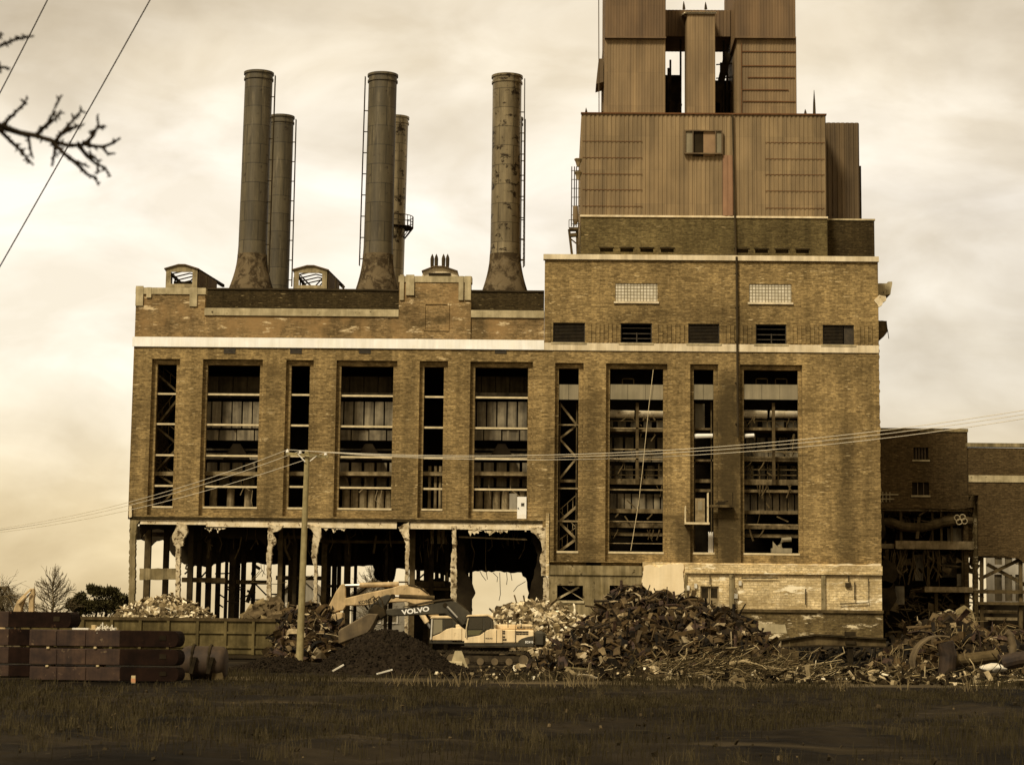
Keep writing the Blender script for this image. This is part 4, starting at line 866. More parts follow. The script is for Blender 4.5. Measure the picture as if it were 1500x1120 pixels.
mb.build_each('roof_pipework', M['steel'], pent)
mb = MB()
for a, b_, t in ((1193, 168, 132), (859, 168, 158), (1002, 14, 2), (1034, 14, 3), (1180, 168, 160)): p = P(a, b_, YP+2); e_ = P(a-.5, t, YP+2); mb.tube([p, p.lerp(e_, .5), e_], [.14, .1, .02], 5)
mb.build('mast', M['finial'], pent)
mb = MB(); mb.tube([P(877.5, 168, YP+2), P(877, -10, YP+2)], .04, 4)
c = rect(876, 55, 886, 167, YP+6); mb.box(c[0]+.35, lo1[0]-.02, YP+5, YP+9, c[2], c[3]-1.5)
mb.pprism([(873,123),(877,86),(884,86),(884,120)], YP+3, YP+3, YP+6)
mb.build('side_chute', M['corr_dark'], pent)
# ladder, lamps and tank on the left flank
mb = MB()
for a in (837, 841, 844): mb.tube([P(a, 332, YP+.3), P(a+.6, 244, YP+.3)], .045, 5)
for i in range(7): py = 250+i*13; mb.tube([P(836.5, py, YP+.3), P(850, py, YP+.3)], .03, 4)
mb.build('caged_ladder', M['finial'], pent)
for t in (230, 249):
    mb = MB(); p = P(847, t+6, YP+.2); mb.lathe((p.x, p.y, p.z), [(.12, -.5), (.22, -.1), (.36, .15), (.30, .2), (.01, .2)], 12); mb.tube([(p.x, p.y, p.z), (p.x+.6, p.y+.1, p.z-.2)], .05, 5); mb.build('floodlight', M['slab_edge'], pent)
mb = MB(); p = P(843, 302, YP+.2); e_ = P(843, 324, YP+.2); mb.tube([p, e_], [.22, .24], 10); mb.tube([e_, e_-Vector((0, 0, .3))], [.24, .1], 10); mb.build('hanging_tank', M['corr'], pent)
mb = MB()
mb.bar(P(833.5, 336, YP), P(847, 336, YP), .9, .2); mb.bar(P(833.5, 336, YP), P(838, 374, YP), .2, .3); mb.bar(P(845, 334, YP), P(846, 374, YP), .2, .3); mb.bar(P(836, 350, YP), P(846, 358, YP), .1, .1)
mb.bar(P(834, 345, YP), P(845, 344, YP), .6, .25)
for a in (833.5, 840, 847): mb.tube([P(a, 334, YP-.4), P(a, 322, YP-.4)], .03, 4)
mb.tube([P(833.5, 322, YP-.4), P(847, 322, YP-.4)], .03, 4); mb.build('side_platform', M['steel_brown'], pent)

# ------------------------------------------------------------------ smokestacks
def chimney(pxt, pyt, Y, width, label, mt, flare=True, flare_w=0, base_py=424, lads=((1, 107, 345),), cat='smokestack', base_px=None, flare_py=375):
    sc_ = Y/F_PX; base_px = base_px or pxt
    top = P(pxt, pyt, Y); R = width*sc_/2; z0 = ROOFZ-.5
    xb = fx(base_px, base_py, Y)
    t = thing('smokestack', (xb, Y, z0), label, cat, 'smokestacks on the hall roof')
    zt, zf, zb = top.z, fz(base_px, flare_py, Y), fz(base_px, base_py, Y)
    lean = lambda z: xb+(top.x-xb)*max(0, (z-z0))/(zt-z0)
    mb = MB(); n = 40; prof = []
    zz = (zf if flare else z0); k = 0
    zlist = []
    while zz < zt-.9: zlist.append(zz); zz += .86
    base = 0
    prof = [(R*(1.05 if not flare else 1.06), zlist[0])]
    for z in zlist[1:]: k += 1; prof.append((R*(1.0+.03*max(0, 1-k/9) if flare else 1.0), z)); 
    prof += [(R, zt-.75), (R*1.07, zt-.72), (R*1.07, zt-.55), (R*1.01, zt-.5), (R*1.01, zt-.22), (R*1.09, zt-.2), (R*1.09, zt), (R*.94, zt), (R*.92, zt-6)]
    m = len(prof)
    for r, z in prof:
        for j in range(n): a = 2*math.pi*j/n; mb.v.append((lean(z)+r*math.cos(a), Y+r*math.sin(a), z))
    for i in range(m-1):
        for j in range(n): j2 = (j+1) % n; mb.f.append((i*n+j, i*n+j2, (i+1)*n+j2, (i+1)*n+j))
    o = mb.build('shaft', mt, t, smooth=True)
    md = o.modifiers.new('edges', 'EDGE_SPLIT') if hasattr(bpy.types, 'EdgeSplitModifier') else None
    if md: md.split_angle = math.radians(35)
    if flare:
        mb = MB(); R2 = flare_w*sc_/2; pr = []
        for i in range(9):
            u = i/8; z = zb+(zf-zb)*u; r = R*1.065+(R2-R*1.065)*(1-u)**1.7; pr.append((r, z))
        pr = [(R2, z0)]+pr+[(R*1.06, zf+.1)]
        for r, z in pr:
            for j in range(n): a = 2*math.pi*j/n; mb.v.append((lean(z)+r*math.cos(a), Y+r*math.sin(a), z))
        for i in range(len(pr)-1):
            for j in range(n): j2 = (j+1) % n; mb.f.append((i*n+j, i*n+j2, (i+1)*n+j2, (i+1)*n+j))
        mb.build('flared_base', M['flare'], t, smooth=True)
    for sgn, a, b_ in lads:
        mb = MB(); za, zb2 = fz(pxt, a, Y), fz(pxt, b_, Y); rr = R+.28
        for s_ in (-.16, .16):
            mb.tube([(lean(za)+sgn*rr, Y-.3+s_, za), (lean(zb2)+sgn*(rr+.05), Y-.3+s_, zb2)], .045, 5)
        nn = int((za-zb2)/.4)
        for i in range(nn): z = zb2+.4*i; mb.tube([(lean(z)+sgn*rr, Y-.46, z), (lean(z)+sgn*rr, Y-.14, z)], .022, 4)
        for i in range(int((za-zb2)/1.9)): z = zb2+1.9*i+.6; mb.tube([(lean(z)+sgn*(R*.97), Y-.3, z), (lean(z)+sgn*rr, Y-.3, z)], .05, 5)
        mb.build('ladder', M['finial'], t)
    return t, R, lean
YC, YD = 183, 197
chimney(379.5, 107, YC, 41.5, 'tall dark steel stack with flared base, leftmost of the front row', M['stack'], True, 66, 423, ((1, 112, 400),), base_px=367.5)
chimney(561, 110, YC, 42.5, 'tall dark steel stack with flared base, middle of the front row', M['stack'], True, 64, 425, ((-1, 114, 390),), base_px=552)
chimney(743, 112, YC, 43.5, 'shiny peeling steel stack with flared base, beside the boiler house', M['stack_shiny'], True, 69, 428, ((1, 117, 392),), base_px=739.5)
chimney(413, 171, YD, 35.5, 'straight dark stack behind the leftmost flared stack', M['stack'], False, 0, 424, ((1, 176, 420),), base_px=405)
s5, R5, ln5 = chimney(581.5, 172, YD, 34.5, 'straight peeling stack with a railed platform behind the middle stack', M['stack_shiny'], False, 0, 425, (), base_px=573)
mb = MB(); zc5 = fz(590, 334, YD); cx = ln5(zc5); n = 24; a0, a1 = -1.5, 1.6
for rr, z in ((R5+.75, zc5), (R5+.75, zc5+.5), (R5+.75, zc5+1.05)): mb.tube([(cx+rr*math.cos(a0+(a1-a0)*i/n), YD+rr*math.sin(a0+(a1-a0)*i/n), z) for i in range(n+1)], .04, 4)
for i in range(0, n+1, 2):
    a = a0+(a1-a0)*i/n; rr = R5+.75; mb.tube([(cx+rr*math.cos(a), YD+rr*math.sin(a), zc5), (cx+rr*math.cos(a), YD+rr*math.sin(a), zc5+1.05)], .03, 4); mb.tube([(cx+R5*math.cos(a), YD+R5*math.sin(a), zc5-1.0), (cx+rr*math.cos(a), YD+rr*math.sin(a), zc5)], .04, 4)
for i in range(n):
    a, b_ = a0+(a1-a0)*i/n, a0+(a1-a0)*(i+1)/n
    mb.add([(cx+r*math.cos(t), YD+r*math.sin(t), z) for z in (zc5-.05, zc5) for r, t in ((R5*.98, a), (R5+.75, a), (R5+.75, b_), (R5*.98, b_))], [(0,3,2,1),(4,5,6,7),(0,1,5,4),(1,2,6,5),(2,3,7,6),(3,0,4,7)])
mb.build('railed_platform', M['finial'], s5)
chimney(748.5, 173, YD, 34.5, 'straight stack almost hidden behind the shiny stack, its ladder showing', M['stack'], False, 0, 428, ((1, 176, 390),), base_px=746)
# ------------------------------------------------------------------ roof monitors
def monitor(l, t, r, b_, Y, depth, label, dx):
    x0, x1, z0, z1 = rect(l, t, r, b_, Y); zb = ROOFZ
    t_ = thing('roof_monitor', ((x0+x1)/2, Y+depth/2, zb), label, 'roof shed', 'metal sheds on the hall roof')
    xm = (x0+x1)/2; ze = z1-.35; w_ = .42
    mb = MB(); mb.box(x0, x0+w_, Y, Y+.12, zb, ze); mb.box(x1-w_, x1, Y, Y+.12, zb, ze); mb.prism([(x0, ze), (x1, ze), (xm+.3, z1), (xm-.3, z1)], Y, Y+.12); mb.box(x0+w_, x1-w_, Y, Y+.12, ze-.2, ze); mb.box(x0+w_, x1-w_, Y, Y+.12, zb, z0+.25)
    mb.build('gable_frame', M['shed'], t_)
    if dx > .8: mb = MB(); mb.box(x0+.1, x1-.1, Y+3.2, Y+3.3, zb, ze-.5); mb.build('dark_back', M['interior'], t_)  # near-black sheet added behind the opening so it reads as deep shade
    mb = MB(); mb.prism([(x0-.15, ze), (xm-.3, z1+.02), (xm+.3, z1+.02), (x1+.15, ze), (x1+.15, ze+.1), (xm+.3, z1+.12), (xm-.3, z1+.12), (x0-.15, ze+.1)], Y-.15, Y+.4)
    mb.build('roof_sheet', M['corr_dark'], t_)
    mb = MB()
    for i in range(5):
        y = Y+.8+depth*i/5; mb.box(x1-.12, x1, y, y+.1, zb, ze); mb.box(x0, x0+.12, y, y+.1, zb, ze); mb.bar((x0, y, ze), (xm, y, z1), .1, .1); mb.bar((x1, y, ze), (xm, y, z1), .1, .1)
    for y in (Y+1, Y+2.4): mb.bar((x0+.2, y, zb+.2), (x1-.3, y+.5, ze-.1), .08, .12); mb.bar((x0+.4, y, ze-.2), (x1-.2, y, zb+.8), .06, .09)
    mb.bar((x1, Y+.2, ze), (x1+dx, Y+depth, ze-.1), .2, .25); mb.bar((x0, Y+.2, ze), (x0, Y+depth, ze), .2, .2)
    mb.build('rusted_truss', M['steel'], t_)
    if dx > .1:
        mb = MB()
        mb.add([(x1+.05, Y+.2, zb), (x1+.05, Y+.2, ze-.05), (x1+dx, Y+depth*.5, ze-.4), (x1+dx, Y+depth*.5, zb), (x1+.12, Y+.2, zb), (x1+.12, Y+.2, ze-.05), (x1+dx+.07, Y+depth*.5, ze-.4), (x1+dx+.07, Y+depth*.5, zb)],
               [(0,3,2,1),(4,5,6,7),(0,1,5,4),(1,2,6,5),(2,3,7,6),(3,0,4,7)]); mb.build('side_sheet', M['corr_dark'], t_)
    mb = MB()
    for a in (l-1, r+12): p = P(a, b_, Y); mb.tube([(p.x, Y+.5, zb), (p.x, Y+.5, z0+1.0)], .07, 5)
    mb.build('post', M['finial'], t_)
monitor(243, 389, 289, 420, Y0+9, 8, 'gabled metal roof shed with a broken end above the far left corner', 1.0)
monitor(430.5, 390.5, 479, 422, Y0+9, 8, 'open framed gabled roof shed between two flared stacks', .6)
t_ = thing('roof_ventilator', P(641, 405, Y0+3), 'small gabled roof vent topped by four dark spikes above the central parapet block', 'roof vent')
mb = MB(); mb.pprism([(618, 405), (671, 405), (670, 398), (660, 393.5), (650, 391.5), (636, 391.5), (620, 398)], Y0+3, Y0+3, Y0+9); mb.build('hood', M['tan_band'], t_)
mb = MB(); mb.pprism([(628, 404), (660, 404), (660, 400), (628, 400)], Y0+3, Y0+2.9, Y0+2.99); mb.build('opening', M['interior'], t_)
mb = MB(); mb.pprism([(618, 398.5), (636, 391.5), (650, 391.5), (670.5, 398.5), (670.5, 397), (650, 390), (636, 390), (618, 397)], Y0+3, Y0+2.7, Y0+9.2); mb.build('roof_sheet', M['corr_dark'], t_)
for a in (633, 639, 649.5, 655.5):
    mb = MB(); p = P(a, 391, Y0+5); mb.lathe((p.x, p.y, p.z-.1), [(.13, 0), (.15, .3), (.16, .8), (.11, 1.0), (.01, 1.22)], 8); mb.build('spike', M['finial'], t_)
t_ = thing('roof_pipe', P(503, 424, Y0+8), 'short dark vent pipe on the hall roof right of the open framed shed', 'pipe')
mb = MB(); p = P(503, 426, Y0+8); mb.tube([p-Vector((0, 0, 1)), p+Vector((0, 0, .3))], .09, 6); mb.build('pipe', M['finial'], t_); mb = MB(); mb.lathe((p.x, p.y, p.z+.3), [(.15, 0), (.13, .1), (.01, .18)], 8); mb.build('cap', M['finial'], t_)
#PART2
# ------------------------------------------------------------------ annexes on the right
YA = 190
an = thing('annex_building', (fx(1353, 800, YA), YA+8, 0), 'dark brick annex with its lower front torn open, beside the boiler house', 'building')
q = rect(1286, 632, 1418, 737, YA); wA = [rect(1338, 655, 1360, 673, YA), rect(1336, 706, 1361, 725, YA)]
b = MB(); b.wall(q[0], q[1], q[2], q[3], YA, YA+.4, wA); b.box(q[1]-.4, q[1], YA+.41, YA+18, 0, q[3]); b.box(q[0], q[1]-.41, YA+12, YA+12.4, 0, q[3]); b.build('wall', M['brick_annex'], an)
b = MB(); b.box(q[0], q[1]+.05, YA-.1, YA+.5, q[3]+.003, q[3]+.3); b.build('coping', M['concrete_dark'], an)
for i, wv in enumerate(wA):
    mb = MB()
    mb.box(wv[0], wv[1], YA+.25, YA+.3, wv[2], wv[3])
    wo = mb.build('window', M['interior'], an)
    mb = MB(); mb.box(wv[0]-.1, wv[1]+.1, YA-.1, YA-.003, wv[2]-.16, wv[2]-.01); mb.build('sill', M['coping'], wo)
    mb = MB()
    for t in ((.2, .4, .6, .8) if i == 0 else (.35, .7)): x = wv[0]+(wv[1]-wv[0])*t; mb.box(x-.035, x+.035, YA+.18, YA+.24, wv[2], wv[3])
    mb.build('mullion', M['corr_dark'], wo)
mb = MB(); mb.pprism(rag([(1288,737),(1418,736),(1424,726),(1432,728),(1432,742),(1400,746),(1330,744),(1288,745)], 1, 5), YA, YA-.3, YA+2); mb.build('torn_floor_edge', M['brick_annex'], an)
mb = MB()
for l, t, r, b_, off, dd in ((1290, 742, 1422, 748, .3, 11), (1312, 792, 1427, 804, .0, .6), (1288, 796, 1427, 803, .7, 11), (1355, 859, 1429, 867, .1, 11)):
    c = rect(l, t, r, b_, YA); mb.box(c[0], c[1], YA+off, YA+off+dd, c[2], c[3])
mb.build_each('floor_slab', M['slab_edge'], an)
mb = MB()
for x, t, b_, wd in ((1320, 746, 794, 4), (1366, 746, 794, 3), (1379, 746, 794, 3), (1394, 746, 794, 3), (1321, 804, 835, 3), (1300, 804, 900, 5), (1372, 866, 930, 5), (1360, 804, 860, 4), (1411, 804, 860, 4)):
    c = rect(x-wd/2, t, x+wd/2, b_, YA+.8); mb.box(c[0], c[1], YA+.8, YA+1.1, c[2], c[3])
mb.build_each('steel_column', M['steel_brown'], an)
mb = MB()
pts = [(1286,763),(1305,764),(1322,771),(1345,773),(1366,769),(1385,763),(1405,760),(1424,763)]
mb.tube([P(a, b_, YA+.6) for a, b_ in pts], [.3,.36,.42,.45,.42,.48,.55,.4], 10); mb.build('torn_duct', M['steel_brown'], an)
mb = MB()
for a, b_ in ((1402, 758), (1410, 757), (1405, 764), (1413, 763)):
    p = P(a, b_, YA-.05); mb.tube([p+Vector((.25*math.cos(t*.7), 0, .25*math.sin(t*.7))) for t in range(10)], .05, 5)
mb.build_each('ring_coil', M['bar'], an)
mb = MB(); mb.pbox(1388, 773, 1409, 794, YA+1.5, .3); mb.pbox(1402, 840, 1410, 858, YA+1.5, .4); mb.pbox(1340, 812, 1352, 850, YA+2.5, .4); mb.pbox(1312, 858, 1325, 885, YA+1.5, .4); mb.pbox(1380, 812, 1405, 845, YA+4, .4); mb.build_each('wall_panel', M['interior_brown'], an)
mb = MB()
for i in range(26):
    a = rnd.uniform(1305, 1378); t = rnd.uniform(798, 815); L = rnd.uniform(20, 60); mb.tube([P(a, t, YA+.4), P(a+rnd.uniform(-5, 5), t+L*.5, YA+.4), P(a+rnd.uniform(-9, 9), t+L, YA+.3)], rnd.choice((.03, .04, .07)), 4)
mb.build_each('hanging_cable', M['steel_brown'], an)
mb = MB()
for l, t, dx, dy in ((1283, 745, 3, 60), (1290, 820, 14, 40), (1292, 850, 10, 45)):
    mb.pprism(rag([(l, t), (l+dx+8, t+4), (l+dx+12, t+dy*.6), (l+dx, t+dy), (l, t+dy)], 2, 5), YA-.5, YA-.5, YA+1)
mb.build_each('broken_masonry', M['steel'], an)
mb = MB()
for i in range(260):
    t = rnd.choice((748, 803, 866, 905)); p_ = P(rnd.uniform(1290, 1424), t+rnd.uniform(-3, 30)*(1 if t > 748 else .5), YA+rnd.uniform(.2, 5)); a = rnd.gauss(-.3, .9); L = rnd.uniform(.4, 2.2); d_ = Vector((math.cos(a), rnd.uniform(-.5, .5), math.sin(a)))*L; u = rnd.random()
    if u < .45: mb.bar(p_, p_+d_, rnd.uniform(.05, .3), rnd.uniform(.04, .16))
    elif u < .8: mb.tube([p_, p_+d_*.5+Vector((0, 0, rnd.uniform(-.3, .1))), p_+d_], rnd.uniform(.02, .07), 4)
    else: mb.prism([(p_.x, p_.z), (p_.x+rnd.uniform(.3, 1), p_.z+rnd.uniform(-.3, .2)), (p_.x+rnd.uniform(.2, .8), p_.z-rnd.uniform(.3, .9)), (p_.x-.1, p_.z-rnd.uniform(.2, .7))], p_.y, p_.y+rnd.uniform(.05, .3))
tag(mb.build('wreckage', M['wreck'], an), kind='stuff')
mb = MB(); mb.pprism(rag([(1425.5,724),(1432,724),(1433,740),(1431.5,760),(1431,800),(1431.5,850),(1432,935),(1427,935),(1426,850),(1427,800)], .7, 5), YA, YA-.4, YA+.6); mb.build('torn_brick_edge', M['brick_low'], an)
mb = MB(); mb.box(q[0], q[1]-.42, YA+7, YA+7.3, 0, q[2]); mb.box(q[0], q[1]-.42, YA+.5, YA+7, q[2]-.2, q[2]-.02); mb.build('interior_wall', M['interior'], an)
mb = MB()
for i in range(7): p = P(1289+i*3.4, 725, YA-.1); 
for x in (1293, 1298, 1303.5): mb.bar(P(x, 720, YA-.12), P(x, 735, YA-.12), .06, .1)
for y in (724, 730.5): mb.bar(P(1289, y, YA-.2), P(1316 if y < 726 else 1310, y, YA-.2), .06, .1)
mb.build('steel_grid', M['coping'], an)
YB2 = 188
an2 = thing('flat_roofed_building', (fx(1500, 800, YB2), YB2+8, 0), 'low dark brick building with a pale band and torn ground floor at far right', 'building')
q = rect(1418.5, 656, 1640, 814, YB2); x5 = q[1]
zb_ = fz(1460, 706, YB2); zt_ = fz(1460, 696, YB2)
mb = MB(); mb.pprism([(1418.5,655),(1640,658),(1640,826),(1530,825)]+rag_open([(1530,825),(1500,824),(1490,817),(1478,816),(1470,813),(1433,814)], .8, 4)+[(1433,725),(1418.5,724)], YB2, YB2, YB2+.5); mb.box(q[0], x5, YB2+14, YB2+14.4, q[2]+.3, q[3]-.2); mb.build_each('wall', M['brick_annex'], an2)
mb = MB(); mb.box(q[0]-.05, x5, YB2-.12, YB2+.6, q[3]+.06, q[3]+.4); mb.build('coping', M['concrete_dark'], an2)
mb = MB(); mb.box(q[0]+.05, x5, YB2-.08, YB2-.003, zb_, zt_); mb.build('stone_band', M['coping'], an2)
mb = MB()
mb.bar(P(1434, 848, YB2+1), P(1492, 820, YB2+1), .2, .3); mb.bar(P(1446, 826, YB2+1.3), P(1505, 858, YB2+1.3), .2, .3)
mb.bar(P(1433, 866, YB2+.3), P(1640, 868, YB2+.3), .3, .32); mb.bar(P(1433, 883, YB2+.2), P(1640, 885, YB2+.2), .3, .25)
for x in (1438, 1495, 1560, 1620): mb.bar(P(x, 815, YB2+.6), P(x, 940, YB2+.6), .3, .3)
mb.build_each('steel_brace', M['steel_brown'], an2)
mb = MB()
for y in (895, 905): mb.bar(P(1434, y, YB2+1), P(1490, y+1, YB2+1), .1, .26)
mb.build_each('timber_rail', M['slab_edge'], an2)
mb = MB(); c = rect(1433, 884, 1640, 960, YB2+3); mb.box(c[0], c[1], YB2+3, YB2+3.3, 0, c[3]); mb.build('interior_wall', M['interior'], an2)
YW = 212
wh = thing('pale_framed_building', (fx(1480, 860, YW), YW+5, 0), 'pale building with tall dark windows seen through the torn ground floor on the right', 'building')
c = rect(1446, 800, 1640, 935, YW)
hl = [rect(a, t, a+11, b_, YW) for a in (1457, 1472, 1487.5, 1503, 1518) for t, b_ in ((815, 826.5), (841, 880))]
mb = MB(); mb.wall(c[0], c[1], 0, c[3], YW, YW+.4, hl); mb.build('wall', M['white_frame'], wh)
for h_ in hl: mb = MB(); mb.box(h_[0], h_[1], YW+.2, YW+.25, h_[2], h_[3]); mb.build('window', M['interior_brown'], wh)

# ------------------------------------------------------------------ houses seen through the gutted floor
def house(l, r, eave, peak, pk_x, Y, label, win):
    a, b_ = fx(l, eave, Y), fx(r, eave, Y); t = thing('grey_house', ((a+b_)/2, Y+4, 0), label, 'house')
    ze, zp, xp_ = fz((l+r)/2, eave, Y), fz(pk_x, peak, Y), fx(pk_x, peak, Y)
    mb = MB(); mb.prism([(a, 0), (b_, 0), (b_, ze), (xp_, zp), (a, ze)], Y, Y+9); mb.build('wall', M['house_grey'], t)
    mb = MB()
    for s_, e_ in (((a-.4, ze-.2), (xp_, zp+.05)), ((xp_, zp+.05), (b_+.4, ze-.2))): mb.prism([s_, e_, (e_[0], e_[1]+.22), (s_[0], s_[1]+.22)], Y-.4, Y+9.3)
    mb.build('roof', M['roof_grey'], t)
    for wv in win:
        c = rect(*wv, Y); mb = MB()
        for g_ in ((c[0]-.15, c[1]+.15, c[3], c[3]+.15), (c[0]-.15, c[1]+.15, c[2]-.15, c[2]), (c[0]-.15, c[0], c[2], c[3]), (c[1], c[1]+.15, c[2], c[3]), ((c[0]+c[1])/2-.05, (c[0]+c[1])/2+.05, c[2], c[3])): mb.box(g_[0], g_[1], Y-.1, Y-.003, g_[2], g_[3])
        f = mb.build('window', M['white_frame'], t); mb = MB(); mb.box(c[0], c[1], Y-.05, Y-.004, c[2], c[3]); mb.build('pane', M['interior_brown'], f)
house(515, 600, 872, 850, 548, 235, 'grey sided house seen between the bare columns behind the yellow excavator', [(567, 900, 581, 911), (545, 900, 556, 911)])
house(408, 468, 872, 845, 440, 240, 'grey gabled house seen through the gutted hall right of the utility pole', [(420, 884, 428, 896)])

# ------------------------------------------------------------------ heaps
def interp(prof, x):
    for (a, b_), (c, d) in zip(prof[:-1], prof[1:]):
        if a <= x <= c: return b_+(d-b_)*(x-a)/(c-a) if c > a else b_
    return 0
def heap_core(prof, Y, hb, m, name, rough, label=None, cat=None, kind=None, nx=70, ny=26, skew=1.0, parent=None, front=None):
    pr = sorted((fx(a, b_, Y), max(0, fz(a, b_, Y))) for a, b_ in prof)
    x0, x1 = pr[0][0], pr[-1][0]; mb = MB(); fr = front or hb
    def hz(x, v): return interp(pr, x)*max(0, 1-abs(v)**1.35)**.9
    for j in range(ny+1):
        v = -1+2*j/ny
        for i in range(nx+1):
            x = x0+(x1-x0)*i/nx; h = hz(x, v)
            mb.v.append((x+rnd.uniform(-rough, rough)*.5, Y+v*(fr if v < 0 else hb)+rnd.uniform(-rough, rough)*.5, h+rnd.uniform(-rough, rough)*min(1, h)-.02))
    for j in range(ny):
        for i in range(nx): k = j*(nx+1)+i; mb.f.append((k, k+1, k+nx+2, k+nx+1))
    o = mb.build(name, m, parent, smooth=rough < .12, label=label, cat=cat, kind=kind)
    def surf(t, v):
        x = x0+(x1-x0)*t; return Vector((x, Y+v*(fr if v < 0 else hb), hz(x, v)))
    return o, surf
def rrot(): return Euler((rnd.uniform(0, 6.28), rnd.uniform(0, 6.28), rnd.uniform(0, 6.28))).to_matrix()
def chunk(mb, c, s):
    R = rrot(); vs = []
    sx, sy, sz = s*rnd.uniform(.5, 1.3), s*rnd.uniform(.4, 1.1), s*rnd.uniform(.25, .8)
    for d in (-1, 1):
        for a, b_ in ((-1,-1),(1,-1),(1,1),(-1,1)): vs.append(Vector(c)+R@Vector((a*sx*rnd.uniform(.5, 1)/2, b_*sy*rnd.uniform(.5, 1)/2, d*sz*rnd.uniform(.6, 1)/2)))
    mb.add(vs, [(0,3,2,1),(4,5,6,7),(0,1,5,4),(1,2,6,5),(2,3,7,6),(3,0,4,7)])
def strip_piece(mb, c, L, wd, th, nseg=4, curl=1.0):
    R = Euler((rnd.gauss(0, .75), rnd.gauss(0, .5), rnd.uniform(0, 6.28))).to_matrix() if rnd.random() < .85 else rrot(); pts = []; a = rnd.uniform(-curl, curl)*.5; ang = -a*nseg/2; x = z = 0
    for i in range(nseg+1): pts.append((x, z)); x += L/nseg*math.cos(ang); z += L/nseg*math.sin(ang); ang += a
    mx_, mz_ = x/2, z/2; vs = []
    for k, (x, z) in enumerate(pts):
        w2 = wd/2*rnd.uniform(.75, 1.1); tw = rnd.uniform(-.1, .1)*wd
        for s_, t in ((-1, 0), (1, 0), (1, th), (-1, th)): vs.append(Vector(c)+R@Vector((x-mx_, s_*w2, z-mz_+t+s_*tw)))
    fs = []
    for k in range(nseg):
        o = 4*k
        for e in range(4): e2 = (e+1) % 4; fs.append((o+e, o+e2, o+4+e2, o+4+e))
    fs += [(0, 3, 2, 1), tuple(4*nseg+e for e in range(4))]
    mb.add(vs, fs)
def tagstuff(o, label, cat): return tag(o, label, cat, kind='stuff')
# scrap metal mountain
prof = [(786,992),(806,974),(826,950),(846,929),(870,909),(890,887),(905,873),(925,869),(950,873),(985,885),(1020,887),(1050,898),(1080,909),(1095,925),(1115,945),(1130,962),(1160,986)]
pile = thing('scrap_heap', P(950, 976, 120), 'big dark heap of twisted scrap metal in front of the pale painted base', 'scrap heap')
o, sf = heap_core(prof, 120, 9, M['scrap_core'], 'heap_core', .35, parent=pile)
mats = [M['scrap'], M['scrap2'], M['scrap3'], M['rust_slab']]
mbs = [MB() for _ in mats]
for i in range(4600):
    t, v = rnd.random(), -rnd.random()**.8 if rnd.random() < .85 else rnd.random()*.5
    c = sf(t, v)
    if c.z < .05 and rnd.random() < .6: continue
    c.z += rnd.uniform(-.1, .25); mb = mbs[rnd.choices(range(4), (60, 27, 5, 8))[0]]
    u = rnd.random()
    if u < .72: strip_piece(mb, c, rnd.uniform(.35, 1.5), rnd.uniform(.08, .42), rnd.uniform(.015, .05), 4, 1.3)
    elif u < .77:
        R = rrot(); a = R@Vector((rnd.uniform(.4, 1.2), 0, 0)); mb.tube([c-a, c+Vector((0, 0, rnd.uniform(-.1, .2))), c+a], rnd.uniform(.03, .11), 6)
    else: chunk(mb, c, rnd.uniform(.3, .9))
for i in range(36):
    c = sf(rnd.uniform(.08, .92), -rnd.uniform(.05, .8)); c.z += rnd.uniform(0, .3); a = rnd.gauss(0, .32); L = rnd.uniform(1.4, 3.0); d = Vector((math.cos(a), rnd.uniform(-.5, .3), math.sin(a)*.7)).normalized(); k = Vector((0, 0, rnd.uniform(-.3, .35)))
    mb = mbs[rnd.choice((0, 0, 1, 1, 3))]
    if i % 3: mb.tube([c-d*L/2, c-d*L*.15+k*.6, c+d*L*.2+k, c+d*L/2], rnd.uniform(.04, .1), 6)
    else: mb.bar(c-d*L/2, c+k, .16, .2); mb.bar(c+k, c+d*L/2, .16, .2)
for mb, m in zip(mbs, mats): tag(mb.build('scrap_pieces', m, pile), kind='stuff')
pit = thing('scrap_heap', P(1205, 975, 134), 'low dark scrap bank under the steel girder before the foundation wall', 'scrap heap')
o, sf = heap_core([(1080,985),(1110,962),(1150,953),(1200,949),(1250,950),(1290,947),(1330,950),(1350,985)], 136, 9, M['scrap_core'], 'heap_core', .3, parent=pit)
mb = MB()
for i in range(900):
    c = sf(rnd.random(), -rnd.random()); c.z += rnd.uniform(-.1, .2)
    if rnd.random() < .7: strip_piece(mb, c, rnd.uniform(.4, 1.6), rnd.uniform(.08, .4), .04, 3, .9)
    else: chunk(mb, c, rnd.uniform(.2, .7))
tag(mb.build('scrap_pieces', M['scrap_low'], pit), kind='stuff')
# bright concrete rubble
def rubble(prof, Y, hb, n, s, label, front=None, m2='rubble'):
    t_ = thing('rubble_heap', P(sum(a for a, _ in prof)/len(prof), 950, Y).xy.to_3d(), label, 'rubble heap')
    o, sf = heap_core(prof, Y, hb, M['rubble_core'], 'heap_core', .2, parent=t_, front=front)
    mbs = [MB(), MB(), MB()]
    for i in range(n):
        c = sf(rnd.random(), -rnd.random() if rnd.random() < .85 else rnd.random()*.4); c.z += rnd.uniform(-.05, .15)
        mb = mbs[rnd.choices((0, 1, 2), (55, 30, 15))[0]]
        if rnd.random() < .8: chunk(mb, c, rnd.uniform(s*.4, s*1.4))
        else: strip_piece(mb, c, rnd.uniform(.4, 1.3), rnd.uniform(.1, .3), .05, 3, .5)
    for mb, m in zip(mbs, (M[m2], M['rubble_dark'], M['straw'])): tag(mb.build('rubble_pieces', m, t_), kind='stuff')
rubble([(690,960),(715,912),(735,893),(760,887),(790,885),(815,889),(840,899),(860,910),(885,935),(905,970)], 146, 7, 2600, .5, 'pale heap of broken concrete behind the dark boomed excavator', 12)
